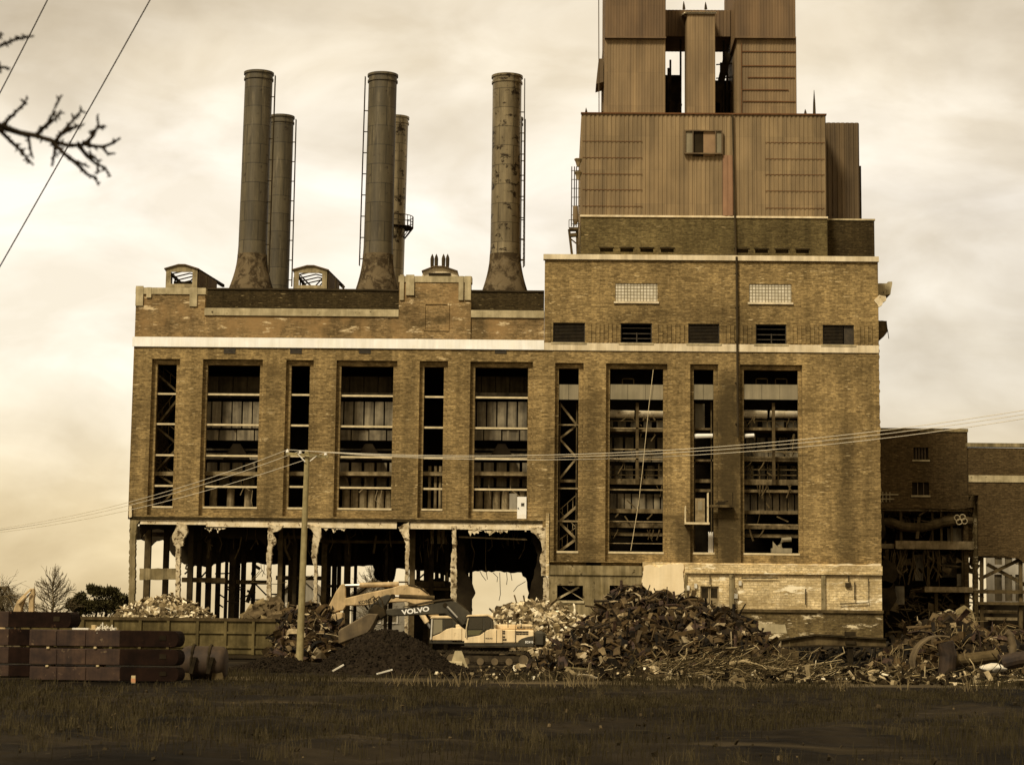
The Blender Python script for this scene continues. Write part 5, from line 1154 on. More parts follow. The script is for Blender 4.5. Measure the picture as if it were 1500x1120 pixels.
rubble([(160,966),(172,902),(195,886),(225,878),(255,876),(280,884),(305,901),(330,940),(345,966)], 148, 6, 2000, .42, 'pale rubble heap showing above the rusty waste container')
rubble([(345,968),(365,900),(380,884),(395,889),(410,886),(425,896),(440,930),(450,968)], 158, 3, 500, .9, 'small dark rubble heap inside the gutted hall', m2='rubble_dark')
# scrap behind the pole
pile2 = thing('scrap_heap', P(455, 973, 136), 'rusty scrap heap between the waste container and the yellow excavator bucket', 'scrap heap')
o, sf = heap_core([(412,972),(417,925),(424,907),(442,899),(470,893),(490,905),(505,935),(520,972)], 136, 6, M['scrap_core'], 'heap_core', .4, parent=pile2)
mbs = [MB() for _ in mats]
for i in range(1300):
    c = sf(rnd.random(), -rnd.random()); c.z += rnd.uniform(-.1, .3); mb = mbs[rnd.choices(range(4), (52, 28, 8, 12))[0]]
    if rnd.random() < .8: strip_piece(mb, c, rnd.uniform(.4, 1.7), rnd.uniform(.1, .5), .04, 4, 1.1)
    else: chunk(mb, c, rnd.uniform(.3, 1))
for mb, m in zip(mbs, mats): tag(mb.build('scrap_pieces', m, pile2), kind='stuff')
# soil heaps
def soil(prof, Y, hb, label, front=None):
    t_ = thing('soil_heap', P(sum(a for a, _ in prof)/len(prof), 985, Y).xy.to_3d(), label, 'soil heap')
    o, sf = heap_core(prof, Y, hb, M['dirt'], 'heap_core', .09, parent=t_, nx=150, ny=50, front=front)
    mb = MB()
    for i in range(1500): c = sf(rnd.random(), -rnd.random()); chunk(mb, c, rnd.uniform(.05, .2))
    tag(mb.build('clods', M['dirt'], t_), kind='stuff')
soil([(440,990),(468,974),(490,957),(520,936),(548,923),(565,920),(590,925),(615,938),(640,955),(660,970),(700,990)], 106, 5.5, 'dark cone of soil in front of the dark boomed excavator')
soil([(310,993),(335,985),(360,973),(385,964),(410,961),(440,967),(480,985),(495,992)], 107, 4, 'low dark soil mound at the foot of the utility pole')
# debris bank on the right
bank = thing('debris_bank', P(1390, 985, 118), 'tangled bank of wire, roots and broken masonry in front of the annex', 'debris heap')
o, sf = heap_core([(1270,985),(1300,958),(1330,935),(1350,915),(1380,903),(1410,906),(1430,928),(1460,926),(1500,932),(1560,938),(1640,975)], 126, 8, M['scrap_core'], 'heap_core', .4, parent=bank)
mbs = [MB() for _ in range(4)]
for i in range(1300):
    c = sf(rnd.random(), -rnd.random()); c.z += rnd.uniform(-.1, .3); u = rnd.random()
    if u < .45: chunk(mbs[rnd.choice((0, 0, 1))], c, rnd.uniform(.2, .8))
    elif u < .65: strip_piece(mbs[rnd.choice((0, 1, 3))], c, rnd.uniform(.5, 2), rnd.uniform(.1, .4), .04, 3, .8)
    else:
        L = rnd.uniform(.5, 1.8); d = rrot()@Vector((L, 0, 0)); d.z *= .5; mbs[2].tube([c, c+d*.5+Vector((0, 0, rnd.uniform(0, .4))), c+d], rnd.uniform(.012, .03), 4)
for mb, m in zip(mbs, (M['scrap'], M['scrap2'], M['straw'], M['rust_slab'])): tag(mb.build('debris_pieces', m, bank), kind='stuff')
# loose litter over the yard (uncountable)
lit = [MB(), MB(), MB()]
for i in range(2600):
    px, Yy = rnd.choice((rnd.uniform(640, 1300), rnd.uniform(700, 1500), rnd.uniform(1000, 1500))), rnd.uniform(92, 122)
    x = fx(px, 980, Yy); mb = lit[rnd.choices((0, 1, 2), (76, 8, 16))[0]]
    if rnd.random() < .6 or px < 810: chunk(mb, (x, Yy, rnd.uniform(0, .06)), rnd.uniform(.08, .28 if px < 810 else .5))
    else: strip_piece(mb, (x, Yy, .1), rnd.uniform(.3, 1.1), rnd.uniform(.05, .25), .03, 3, .6)
for mb, m, l in zip(lit, (M['litter'], M['rubble'], M['litter']), ('dark scrap litter strewn over the yard', 'pale concrete litter strewn over the yard', 'rusty litter strewn over the yard')): tagstuff(mb.build('scattered_litter', m), l, 'litter')
mb = MB()
for i in range(760):
    px = rnd.gauss(1060, 90) if rnd.random() < .6 else rnd.uniform(880, 1500); Yy = rnd.uniform(92, 112); x = fx(px, 980, Yy); c = Vector((x, Yy, abs(rnd.gauss(0, .45))*max(.15, 1-abs(px-1050)/260)))
    L = rnd.uniform(.6, 3.2); a = rnd.gauss(.15, .7); pts = [c]
    for k in range(4): a += rnd.uniform(-.75, .75); pts.append(pts[-1]+Vector((L/4*math.cos(a), L/4*rnd.uniform(-.6, .6), L/4*math.sin(a)*.45)))
    if min(p.z for p in pts) < -.15: continue
    mb.tube(pts, rnd.choice((.007, .009, .011, .014, .018, .03)), 4)
tagstuff(mb.build('wire_tangle', M['stick']), 'tangle of dry sticks and bent rods strewn before the scrap heap', 'debris')
mb = MB()
for i in range(60000):
    Yy = 36+62*rnd.random()**.75; px = rnd.uniform(-60, 1560); x = fx(px, 1000, Yy)
    cl = math.sin(x*.35+Yy*.21)+math.sin(x*.9-Yy*.33+2)
    if cl < rnd.uniform(-1.2, 1.2): continue
    h = rnd.uniform(.05, .22)*(1.7 if Yy > 84 and cl > .6 else .8); a = rnd.uniform(0, 3.14); wd = (.005+.006*rnd.random())*Yy/50; lx, ly = rnd.uniform(-.07, .07), rnd.uniform(-.07, .07); dx, dy = wd*math.cos(a), wd*math.sin(a)
    mb.add([(x-dx, Yy-dy, -.14), (x+dx, Yy+dy, -.14), (x+lx*.5+dx*.7, Yy+ly*.5+dy*.7, h*.6), (x+lx*.5-dx*.7, Yy+ly*.5-dy*.7, h*.6), (x+lx*1.5, Yy+ly*1.5, h)], [(0, 1, 2, 3), (3, 2, 4)])
tagstuff(mb.build('dry_grass', M['grass']), 'sparse dry grass along the front of the yard', 'grass')
mb = MB()
for px in (575, 600, 630, 668, 690, 745, 808, 835, 846, 860, 1000, 1040, 1100, 1230, 1330, 1420):
    for i in range(11):
        Yy = rnd.uniform(80, 84); x = fx(px+rnd.gauss(0, 9), 990, Yy); h = rnd.uniform(.15, .7); lx = rnd.gauss(0, .2)
        mb.tube([(x, Yy, 0), (x+lx*.4, Yy, h*.6), (x+lx, Yy+rnd.uniform(-.1, .1), h)], [.012, .01, .004], 3)
mt = MB()
for i in range(700):
    Yy = 35+48*rnd.random()**.8; x0_ = fx(rnd.uniform(-60, 1560), 1000, Yy)
    if mn.noise((x0_*.15, Yy*.12, 7.7)) < rnd.uniform(-.35, .25): continue
    for k in range(16):
        x = x0_+rnd.gauss(0, .10); y = Yy+rnd.gauss(0, .10); h = rnd.uniform(.04, .22); lx, ly = rnd.gauss(0, .09), rnd.gauss(0, .09); w2 = rnd.uniform(.003, .006)
        mt.add([(x-w2, y, -.12), (x+w2, y, -.12), (x+lx*.4+w2*.8, y+ly*.4, h*.6), (x+lx*.4-w2*.8, y+ly*.4, h*.6), (x+lx*1.2, y+ly*1.2, h)], [(0, 1, 2, 3), (3, 2, 4)])
tagstuff(mt.build('grass_tufts', M['tuft']), 'dull grass tufts scattered over the bare front ground', 'grass')
tagstuff(mb.build('tall_grass', M['straw']), 'pale straw tufts along the bottom edge of the yard', 'grass')

mb = MB(); mb2 = MB()
for i in range(1500):
    Yy = 34+52*rnd.random()**.8; x = fx(rnd.uniform(-60, 1560), 1000, Yy)
    if mn.noise((x*.12, Yy*.12, 3.3)) < rnd.uniform(-.5, .3): continue
    chunk(mb if rnd.random() < .86 else mb2, (x, Yy, -.03), abs(rnd.gauss(0, .05))+.03)
tagstuff(mb.build('loose_stones', M['stone']), 'dark stones scattered on the bare ground at the front', 'stones'); tagstuff(mb2.build('pale_stones', M['rubble_dark']), 'pale stones scattered on the bare ground at the front', 'stones')
# ------------------------------------------------------------------ waste container
YC2 = 138
x0, x1, zz0, zz1 = rect(30, 903.5, 412, 966, YC2)
ct = thing('waste_container', ((x0+x1)/2, YC2+1.3, 0), 'long olive steel waste container with ribbed sides behind the stacked plates', 'container')
mb = MB(); mb.box(x0, x1, YC2, YC2+.06, .35, zz1-.1); mb.box(x0, x1, YC2+2.6, YC2+2.66, .35, zz1-.1); mb.box(x0, x0+.06, YC2+.061, YC2+2.59, .35, zz1-.1); mb.box(x1-.06, x1, YC2+.061, YC2+2.59, .35, zz1-.1); mb.box(x0, x1, YC2+.061, YC2+2.59, .3, .36); mb.build('body', M['olive'], ct)
mb = MB(); mb.box(x0-.08, x1+.08, YC2-.12, YC2-.002, zz1-.2, zz1); mb.box(x0-.08, x1+.08, YC2+2.662, YC2+2.78, zz1-.2, zz1); mb.box(x1+.003, x1+.12, YC2, YC2+2.66, zz1-.2, zz1); mb.box(x0-.12, x0-.003, YC2, YC2+2.66, zz1-.2, zz1); mb.build('rim', M['steel_brown'], ct)
for px in (42, 82, 121, 163, 205, 246, 289, 330, 371, 407):
    mb = MB(); x = fx(px, 935, YC2); mb.box(x-.09, x+.09, YC2-.13, YC2-.002, .3, zz1-.21); mb.build('rib', M['olive'], ct)
for py in (925, 946):
    mb = MB(); z = fz(250, py, YC2); mb.box(x0, x1, YC2-.10, YC2-.003, z-.07, z+.07); mb.build('side_rail', M['olive'], ct)
mb = MB(); mb.box(x0, x1+.1, YC2-.1, YC2+.1, .1, .299); mb.box(x0, x1+.1, YC2+2.5, YC2+2.7, .1, .299); mb.build('skid', M['steel'], ct)
for px in (110, 300, 400):
    mb = MB(); x = fx(px, 960, YC2); mb.tube([(x, YC2-.1, .14), (x, YC2+2.8, .14)], .14, 10); mb.build('roller', M['steel'], ct)

# ------------------------------------------------------------------ stacked steel plates
def slab_stack(xa, split, xb, layers, Y, dep, labels):
    for i, (t, b_) in enumerate(layers):
        xm = (split+xb)/2; x0, xs, x1 = fx(xa, (t+b_)/2, Y), fx(split, (t+b_)/2, Y), fx(xb, (t+b_)/2, Y); ref = min(xb, 120) if xb < 150 else 150
        z0, z1 = fz(ref, b_, Y), fz(ref, t, Y); z0 = max(z0, .02)
        t_ = thing('steel_slab', ((x0+x1)/2, Y+dep/2, z0), labels[i], 'steel slab', 'rusty steel slabs stacked in the left foreground')
        mb = MB(); mb.box(x0, xs-.003, Y, Y+dep, z0, z1); mb.build('main_section', M['rust_slab'], t_, bevel=.025)
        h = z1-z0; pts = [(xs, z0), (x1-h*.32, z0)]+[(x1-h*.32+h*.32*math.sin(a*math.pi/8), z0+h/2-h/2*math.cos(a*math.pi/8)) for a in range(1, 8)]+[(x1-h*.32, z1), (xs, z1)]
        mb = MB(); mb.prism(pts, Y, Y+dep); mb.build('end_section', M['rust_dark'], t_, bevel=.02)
        for k in (.0,):
            mb = MB(); xx = x1-.62; mb.box(xx-.13, xx+.13, Y-.02, Y-.003, z0+h*.42, z0+h*.72); mb.build('lifting_socket', M['interior'], t_)
        mb = MB(); 
        for f in (.3, .62): xx = x0+(xs-x0)*f; mb.box(xx-.012, xx+.012, Y-.006, Y-.002, z0+.03, z1-.03)
        mb.build_each('weld_seam', M['rust_dark'], t_)
slab_stack(-230, 13, 105, [(896, 919.5), (922, 946), (948.5, 972), (975, 998)], 87, 1.7, ['topmost slab of the taller steel stack at the left edge', 'second slab from the top of the taller steel stack', 'third slab from the top of the taller steel stack', 'lowest slab of the taller steel stack at the left edge'])
slab_stack(43, 176, 262, [(922.5, 946.5), (950, 973.5), (976.5, 1001)], 82, 1.4, ['top slab of the shorter steel stack with boards lying on it', 'middle slab of the shorter steel stack', 'bottom slab of the shorter steel stack beside the rusty drum'])
for px, t, b_, l in ((139.5, 946.5, 950, 'wood block between the top two slabs of the shorter stack, right of its middle'), (70.5, 946.5, 950, 'wood block between the top two slabs of the shorter stack, at its left'), (143, 973.5, 976.5, 'wood block under the middle slab of the shorter stack, right of its middle'), (69, 973.5, 976.5, 'wood block under the middle slab of the shorter stack, at its left')):
    mb = MB(); c = rect(px-2, t, px+2, b_, 82); mb.box(c[0], c[1], 81.95, 83.3, c[2]+.004, c[3]-.004); tag(mb.build('wood_block', M['wood_light'], bevel=.01), l, 'wood block', 'wood blocks between the slabs')
zt = fz(150, 922.5, 82)
for i, (a, b_, h, l) in enumerate(((105, 129, .07, 'flat pale board at the left on the shorter slab stack'), (112, 140, .05, 'thin board lying under the small wood cube on the slabs'), (129, 135, .19, 'small upright wood cube on the shorter slab stack'), (137, 152, .10, 'grey broken plank end right of the wood cube on the slabs'), (152, 163, .06, 'short board at the right of the planks on the slabs'))):
    mb = MB(); xa_, xb_ = fx(a, 920, 82), fx(b_, 920, 82); yy = 82.06+.26*i; mb.box(xa_, xb_, yy, yy+.25, zt+.006, zt+.006+h); tag(mb.build('board', M['white_dirty' if i in (0, 3) else 'wood_light'], bevel=.008), l, 'board')
mb = MB(); 
for k in range(40): c = Vector((fx(rnd.uniform(140, 163), 920, 82), rnd.uniform(82.1, 83.3), zt+.05)); strip_piece(mb, c, rnd.uniform(.1, .4), .05, .02, 2, .5)
tagstuff(mb.build('plank_splinters', M['white_dirty']), 'pale splinters scattered on the shorter slab stack', 'splinters')
# rusty drum beside slabs
x0, x1, zz0, zz1 = rect(263, 946, 328, 1001, 86); zz0 = max(0, zz0); R_ = (zz1-zz0)/2; zc_ = zz0+R_; yd = 86+R_
dr_ = thing('steel_drum', ((x0+x1)/2, yd, 0), 'rusty horizontal steel drum with clamps beside the shorter slab stack', 'drum')
mb = MB(); n = 28; prof2 = [(.01, x0), (R_*.8, x0), (R_*.97, x0+.1), (R_, x0+.25), (R_, x1-.25), (R_*.97, x1-.1), (R_*.8, x1), (.01, x1)]
for r, x in prof2:
    for k in range(n): a = 2*math.pi*k/n; mb.v.append((x, yd+r*math.cos(a), zc_+r*math.sin(a)))
for i in range(len(prof2)-1):
    for k in range(n): k2 = (k+1) % n; mb.f.append((i*n+k, i*n+k2, (i+1)*n+k2, (i+1)*n+k))
mb.build('shell', M['rust_dark2'], dr_, smooth=True)
for px in (280, 305):
    mb = MB(); x = fx(px, 970, 86); mb.tube([(x, yd+(R_+.04)*math.cos(a*math.pi/10), zc_+(R_+.04)*math.sin(a*math.pi/10)) for a in range(21)], .06, 5); mb.build('band', M['steel'], dr_)
    mb = MB(); mb.hbox((x+.1, yd-R_-.05, zc_-.1), .16, .16, .7, Matrix.Rotation(.25, 3, 'Y')); mb.build('clamp', M['steel'], dr_, bevel=.02)
for px in (270, 318): mb = MB(); x = fx(px, 970, 86); mb.prism([(x-.25, 0), (x+.25, 0), (x+.18, .4), (x-.18, .4)], yd-R_*.8, yd+R_*.8); mb.build('cradle', M['steel_brown'], dr_)
# marker stake
st = thing('marker_stake', P(195, 1003, 80).xy.to_3d(), 'small wooden stake with an orange band before the slab stack', 'stake')
c = rect(192, 989, 198, 1010, 80); mb = MB(); mb.box(c[0], c[1], 80, 80.06, 0, c[3]); mb.build('stake', M['wood_light'], st, bevel=.008); mb = MB(); mb.box(c[0]-.004, c[1]+.004, 79.994, 80.066, c[3]-.25, c[3]-.1); mb.build('orange_band', M['orange'], st)

# ------------------------------------------------------------------ utility pole and lines
YP2 = 121
base = P(438.5, 973, YP2); base.z = 0; topp = P(450.2, 659, YP2)
up_ = thing('utility_pole', base, 'weathered wooden utility pole with a crossarm in front of the gutted hall', 'utility pole')
mb = MB(); mb.tube([base.lerp(topp, t/8) for t in range(9)], [.21-.008*t for t in range(9)], 14); mb.build('pole', M['wood'], up_)
ca, cb_ = P(419, 664, YP2-.2), P(481, 669, YP2-.2)
mb = MB(); mb.bar(ca, cb_, .12, .16); mb.build('crossarm', M['wood'], up_)
for a, b_ in (((436, 664), (447, 676)), ((464, 667), (454, 675))): mb = MB(); mb.bar(P(*a, YP2-.3), P(*b_, YP2-.25), .03, .06); mb.build('brace', M['white_dirty'], up_)
ins = [(421, 660), (440, 661.5), (477, 664)]
for a, b_ in ins: mb = MB(); p = P(a, b_, YP2-.2); mb.lathe((p.x, p.y, p.z-.1), [(.02, -.12), (.02, 0), (.09, 0), (.10, .05), (.06, .1), (.08, .13), (.01, .19)], 10); mb.build('insulator', M['white'], up_)
def line(name, pts, Y, r, m, label, sag, group=None, Ys=None):
    a, b_ = P(*pts[0], Ys[0] if Ys else Y), P(*pts[1], Ys[1] if Ys else Y); pp = []
    for i in range(31): t = i/24; p = a+(b_-a)*t; p = Vector(p); p.z -= sag*4*t*(1-t); pp.append(p)
    mb = MB(); mb.tube(pp, r, 5); return tag(mb.build(name, m), label, 'power line', group)
zi = .12
for (a, b_), e, l in zip(ins, ((-120, 784), (-120, 786.5), (-120, 788.5)), ('top one of three thin wires running left from the utility pole', 'middle one of three thin wires running left from the utility pole', 'lowest of three thin wires running left from the utility pole')):
    line('power_line', ((a, b_-1.5), e), 0, .017, M['wire'], l, 1.0, 'thin wires on the utility pole', Ys=(YP2-.2, 140))
for (a, b_), e, l in zip(ins, ((1620, 580), (1620, 586), (1620, 592)), ('top one of three thin wires running right from the utility pole', 'middle one of three thin wires running right from the utility pole', 'lowest of three thin wires running right from the utility pole')):
    line('power_line', ((a, b_-1.5), e), 0, .017, M['wire'], l, 1.4, 'thin wires on the utility pole', Ys=(YP2-.2, 112))
line('overhead_cable', ((-40, 460), (245, -45)), 26, .009, M['wire_dark'], 'longer black cable slanting across the upper left sky', .02)
line('overhead_cable', ((-40, 212), (92, -45)), 26, .009, M['wire_dark'], 'shorter black cable cutting the upper left corner', .02)

# ------------------------------------------------------------------ excavators
def px2(pts, Y): return [(fx(a, b_, Y), fz(a, b_, Y)) for a, b_ in pts]
def hull_prism(parent, name, pix, Y, y0, y1, m, bevel=.05): mb = MB(); mb.prism(px2(pix, Y), y0, y1); return mb.build(name, m, parent, bevel=bevel)
def cyl(parent, a, b_, Y, yo, split=.5, m='yellow', r=.13):
    A, B = P(*a, Y), P(*b_, Y); A.y = B.y = yo; C = A.lerp(B, split)
    mb = MB(); mb.tube([C, B], r, 10); o = mb.build('hydraulic_cylinder', M[m], parent); mb = MB(); mb.tube([A, C], r*.55, 8); mb.build('rod', M['chrome'], o)
def track(parent, l, t, r, b_, Y, y0, y1):
    x0, x1, z0, z1 = rect(l, t, r, b_, Y); z0 = max(z0, .0); R_ = (z1-z0)/2; zc_ = z0+R_; n = 12
    outer, inner = [], []
    for k, rr in ((outer, R_), (inner, R_-.12)):
        for i in range(n+1): a = math.pi/2+math.pi*i/n; k.append((x0+R_+rr*math.cos(a), zc_+rr*math.sin(a)))
        for i in range(n+1): a = -math.pi/2+math.pi*i/n; k.append((x1-R_+rr*math.cos(a), zc_+rr*math.sin(a)*(1 if i < n*.7 else 1)))
    mb = MB(); m_ = len(outer); vs = [(x, y0, z) for x, z in outer]+[(x, y0, z) for x, z in inner]+[(x, y1, z) for x, z in outer]+[(x, y1, z) for x, z in inner]; fs = []
    for i in range(m_):
        j = (i+1) % m_; fs += [(i, j, m_+j, m_+i), (2*m_+i, 3*m_+i, 3*m_+j, 2*m_+j), (i, 2*m_+i, 2*m_+j, j), (m_+i, m_+j, 3*m_+j, 3*m_+i)]
    mb.add(vs, fs); tr_ = mb.build('track', M['rubber'], parent)
    mb = MB(); per = []
    for (xa, za), (xb, zb) in zip(outer, outer[1:]+outer[:1]):
        L = math.hypot(xb-xa, zb-za); k = max(1, int(L/.22))
        for i in range(k): per.append((xa+(xb-xa)*i/k, za+(zb-za)*i/k, math.atan2(zb-za, xb-xa)))
    for x, z, a in per: mb.hbox((x, (y0+y1)/2, z), .06, y1-y0+.04, .07, Matrix.Rotation(-a, 3, 'Y'))
    tag(mb.build('track_shoes', M['rubber'], tr_), kind='stuff')
    for i, f in enumerate((0, .2, .4, .6, .8, 1)):
        mb = MB(); rr = R_*.62 if i in (0, 5) else .2; x = x0+R_+(x1-x0-2*R_)*f; z = zc_ if i in (0, 5) else z0+.33
        mb.tube([(x, y0-.02, z), (x, y1+.02, z)], rr, 16); mb.build('wheel', M['bucket'], tr_)
    mb = MB(); mb.box(x0+R_*1.5, x1-R_*1.5, y0+.1, y1-.05, zc_-.18, zc_+.22); mb.build('track_frame', M['rubber'], parent, bevel=.03)
def excavator(Y, label, paint, boomp, stick, bucket, boom_pts, cab, body, cw, trk, deck, dark, extra):
    e = thing('excavator', P(trk[0]*.5+trk[2]*.5, trk[3], Y).xy.to_3d(), label, 'excavator', 'excavators working in the yard')
    track(e, *trk, Y, Y-1.7, Y-1.05); track(e, *trk, Y, Y+1.05, Y+1.7)
    c = rect(*deck, Y)
    mb = MB(); mb.box(c[0]+(c[1]-c[0])*.25, c[0]+(c[1]-c[0])*.62, Y-1, Y+1, c[2]-.35, c[2]-.003); mb.build('turntable', M['rubber'], e)
    mb = MB(); mb.box(c[0], c[1], Y-1.6, Y+1.6, c[2], c[3]); mb.build('deck', M['dark_paint'], e, bevel=.04)
    hull_prism(e, 'engine_cover', body, Y, Y-1.6, Y+1.6, M[paint])
    if cw: hull_prism(e, 'counterweight', cw, Y, Y-1.62, Y+1.62, M['dark_paint'], .15)
    hull_prism(e, 'boom', boom_pts, Y, Y+boomp-.3, Y+boomp+.3, M[dark], .05)
    hull_prism(e, 'stick', stick, Y, Y+boomp-.24, Y+boomp+.24, M[dark], .05)
    return e
YE = 122
# dark boomed excavator in front
e1 = excavator(YE, 'excavator with a dark lettered boom and yellow body behind the soil heap', 'yellow', .35,
    [(575,871.5),(566,885),(560,892),(549,897),(541,903),(537,898),(542,885),(551,880),(556,874),(567,870)], None,
    [(682,911),(686,903),(689,898),(684,893),(676,886),(668,881),(660,878.5),(652,879),(620,885.5),(590,890),(572,891),(560,893),(560,900),(575,902),(600,901),(625,900),(651,899),(660,903),(668,910),(676,918),(682,922)],
    None, [(708,941),(708,921.5),(720,921.2),(737,921.5),(782.5,922.5),(782.5,941)], [(782.8,922.6),(797,923.5),(799.5,930),(799,947.5),(782.8,946.5)], (652, 953, 779, 977.5), (682, 941, 783, 946.5), 'dark_paint', None)
hull_prism(e1, 'hood', [(756,921.5),(757,913.5),(778,914),(782,916),(782.5,922)], YE, YE-1.2, YE+1.2, M['yellow'], .06)
hull_prism(e1, 'hood', [(726,921.2),(726,913.8),(755.5,914),(755.5,921.4)], YE, YE-.3, YE+1.3, M['yellow'], .04)
hull_prism(e1, 'side_door', [(682,941),(682,934),(704,930),(712,925),(719,921),(737,921),(737,941)], YE, YE-1.66, YE-1.58, M['yellow'], .02)
hull_prism(e1, 'dark_fairing', [(759.5,946),(760,938),(765,934.5),(773,932),(782,930.5),(782,946)], YE, YE-1.665, YE-1.5, M['dark_paint'], .01)
mb = MB()
for l, t, r, b_ in ((730, 922.8, 740, 925), (730, 926, 740, 928), (730, 931, 740, 933.4), (730, 935, 742, 937.4), (756, 923.8, 774, 926), (756, 927, 774, 928.8)):
    n = 4
    for j in range(n): c = rect(l+(r-l)*j/n+.2, t, l+(r-l)*(j+1)/n-.2, b_, YE-1.6); mb.box(c[0], c[1], YE-1.625, YE-1.602, c[2], c[3])
mb.build_each('air_vent', M['dark_text'], e1)
mb = MB()
for j in range(11): c = rect(757.2+j*2.1, 917.5, 758.4+j*2.1, 920.5, YE-1.2); mb.box(c[0], c[1], YE-1.225, YE-1.202, c[2], c[3])
tag(mb.build('grille', M['dark_text'], e1))
mb = MB()
for px in (709.5, 727, 754.5): c = rect(px, 922, px+.7, 940.5, YE-1.6); mb.box(c[0], c[1], YE-1.672, YE-1.602, c[2], c[3])
mb.build_each('panel_seam', M['dark_text'], e1)
cabx = [(683,936.5),(685,901.8),(715,900.8),(722,904),(724,912),(724,921.5),(716,923),(709,928),(703,931)]
hull_prism(e1, 'cab', cabx, YE, YE-1.6, YE-.3, M['dark_paint'], .05)
hull_prism(e1, 'cab_roof', [(684,903.5),(687,900.3),(716,899.3),(723,902.5),(724.5,908),(722,906),(716,902.5),(688,903.2)], YE, YE-1.66, YE-.26, M['yellow'], .03)
hull_prism(e1, 'cab_window', [(687,921),(689,905),(708.5,903.5),(708.5,921)], YE, YE-1.63, YE-1.605, M['glass'], 0)
hull_prism(e1, 'cab_window', [(686.5,930),(686.8,922.5),(708,922.5),(703,929)], YE, YE-1.63, YE-1.605, M['glass_green'], 0)
hull_prism(e1, 'cab_window', [(711,921),(711,904),(717,904.5),(720,910),(719.5,917),(717,921)], YE, YE-1.63, YE-1.605, M['glass'], 0)
mb = MB(); mb.tube([P(683.5, 934, YE-1.7), P(683, 920, YE-1.7), P(686, 905, YE-1.7)], .035, 6); mb.build('handrail', M['bar'], e1)
cyl(e1, (575.5, 872.5), (636, 875), YE, YE+.35, .14, 'steel_brown', .13)
cyl(e1, (655, 888), (679, 914), YE, YE-.1, .62, 'dark_paint', .12)
hull_prism(e1, 'bucket', [(497,925),(500,921),(541,898),(556,899),(551,910),(545,921),(540,927),(498,943)], YE, YE-.7, YE+1.4, M['bucket'], .06)
hull_prism(e1, 'bucket_bracket', [(540,905),(540,893),(551,884),(564,892),(566,901),(556,908)], YE, YE-.25, YE+.95, M['steel'], .05)
mb = MB()
for k in range(2): mb.tube([P(541+k*7, 889, YE-.1), P(540+k*8, 878, YE-.15), P(547+k*8, 873, YE-.2), P(553+k*7, 880, YE-.2), P(556+k*6, 890, YE-.1)], .045, 6)
mb.tube([P(600, 887.5, YE+.02), P(640, 880, YE+.02), P(662, 877, YE+.02)], .05, 6); mb.build_each('hose', M['finial'], e1)
p = P(588.5, 898.2, YE); put_text('VOLVO', .37, (p.x, YE+.35-.302, p.z-.06), math.atan2(fz(628, 891, YE)-fz(589, 896.5, YE), fx(628, 891, YE)-fx(589, 896.5, YE)), M['white'], e1, bold=.014, width=1.6)
p = P(770, 941, YE); put_text('EC460', .17, (p.x, YE-1.668, p.z), 0, M['white'], e1, bold=.006, width=.44)
p = P(712, 935, YE); put_text('VOLVO', .09, (p.x, YE-1.662, p.z), 0, M['dark_text'], e1, bold=.004, width=.42)
mb = MB()
for k in range(3): mb.tube([P(590+k*3, 888.5-k*.6, YE+.05+.06*k), P(625, 882-k*.5, YE+.05+.06*k), P(650, 877.2, YE+.1+.06*k), P(668, 879.5, YE+.1+.06*k), P(682, 890, YE+.1+.06*k), P(688, 902, YE+.2)], .03, 5)
mb.build_each('hose', M['finial'], e1)
for a, b_ in ((575, 873), (562, 893), (652, 886), (684, 917), (549, 900)):
    mb = MB(); q0 = P(a, b_, YE); mb.tube([(q0.x, YE+.02, q0.z), (q0.x, YE+.68, q0.z)], .14, 10); mb.build('pin', M['steel'], e1)
mb = MB()
for a in (726, 745, 764, 781): q0 = P(a, 914, YE); mb.tube([(q0.x, YE-1.5, q0.z-.2), (q0.x, YE-1.5, q0.z+.32)], .022, 5)
q0, q1 = P(726, 906.5, YE), P(781, 907.5, YE); mb.tube([(q0.x, YE-1.5, q0.z), (q1.x, YE-1.5, q1.z)], .022, 5); mb.tube([P(735, 913, YE), P(735, 908, YE)], .09, 8); mb.build_each('deck_rail', M['finial'], e1)
mb = MB(); q0 = P(690, 936, YE); mb.box(q0.x-.5, q0.x+2.6, YE-1.75, YE-1.64, q0.z-.42, q0.z-.36); mb.build('step', M['rubber'], e1)
# yellow boomed excavator behind
YF = 135
e2 = excavator(YF, 'worn yellow excavator with an arched boom, half hidden behind the dark boomed one', 'yellow', .2,
    [(484,882),(480,890),(478,900),(486,900),(494,895),(503,893),(508,886),(506,872),(506,863),(505,855),(500,855),(492,866)], None,
    [(505,887),(505,876),(540,867.5),(575,860.5),(585,857),(598,856),(610,857.5),(620,862),(628,870),(634,880),(640,896),(648,910),(640,918),(632,905),(620,893),(608,885),(595,881),(580,881.5),(560,883.5),(530,886.5)],
    None, [(663,941),(663,921),(668,914),(745,914.5),(747,941)], None, (636, 952, 745, 970), (631, 937, 748, 943), 'yellow_worn', None)
hull_prism(e2, 'cab', [(631.5,937),(633,905),(662,905),(670,911),(672,938)], YF, YF-1.6, YF-.2, M['dark_paint'], .05)
hull_prism(e2, 'cab_roof', [(632,905.5),(635,902),(661,901.5),(667,905.5)], YF, YF-1.65, YF-.15, M['yellow'], .03)
hull_prism(e2, 'side_door', [(632,937),(632,933),(645,928),(656,921),(664,919),(678,919),(678,937)], YF, YF-1.66, YF-1.58, M['yellow'], .02)
hull_prism(e2, 'cab_window', [(635,930),(636,907),(650,907),(650,924)], YF, YF-1.63, YF-1.605, M['glass_bright'], 0)
hull_prism(e2, 'cab_window', [(653,920),(653,907),(664,907.5),(665,916)], YF, YF-1.63, YF-1.605, M['glass'], 0)
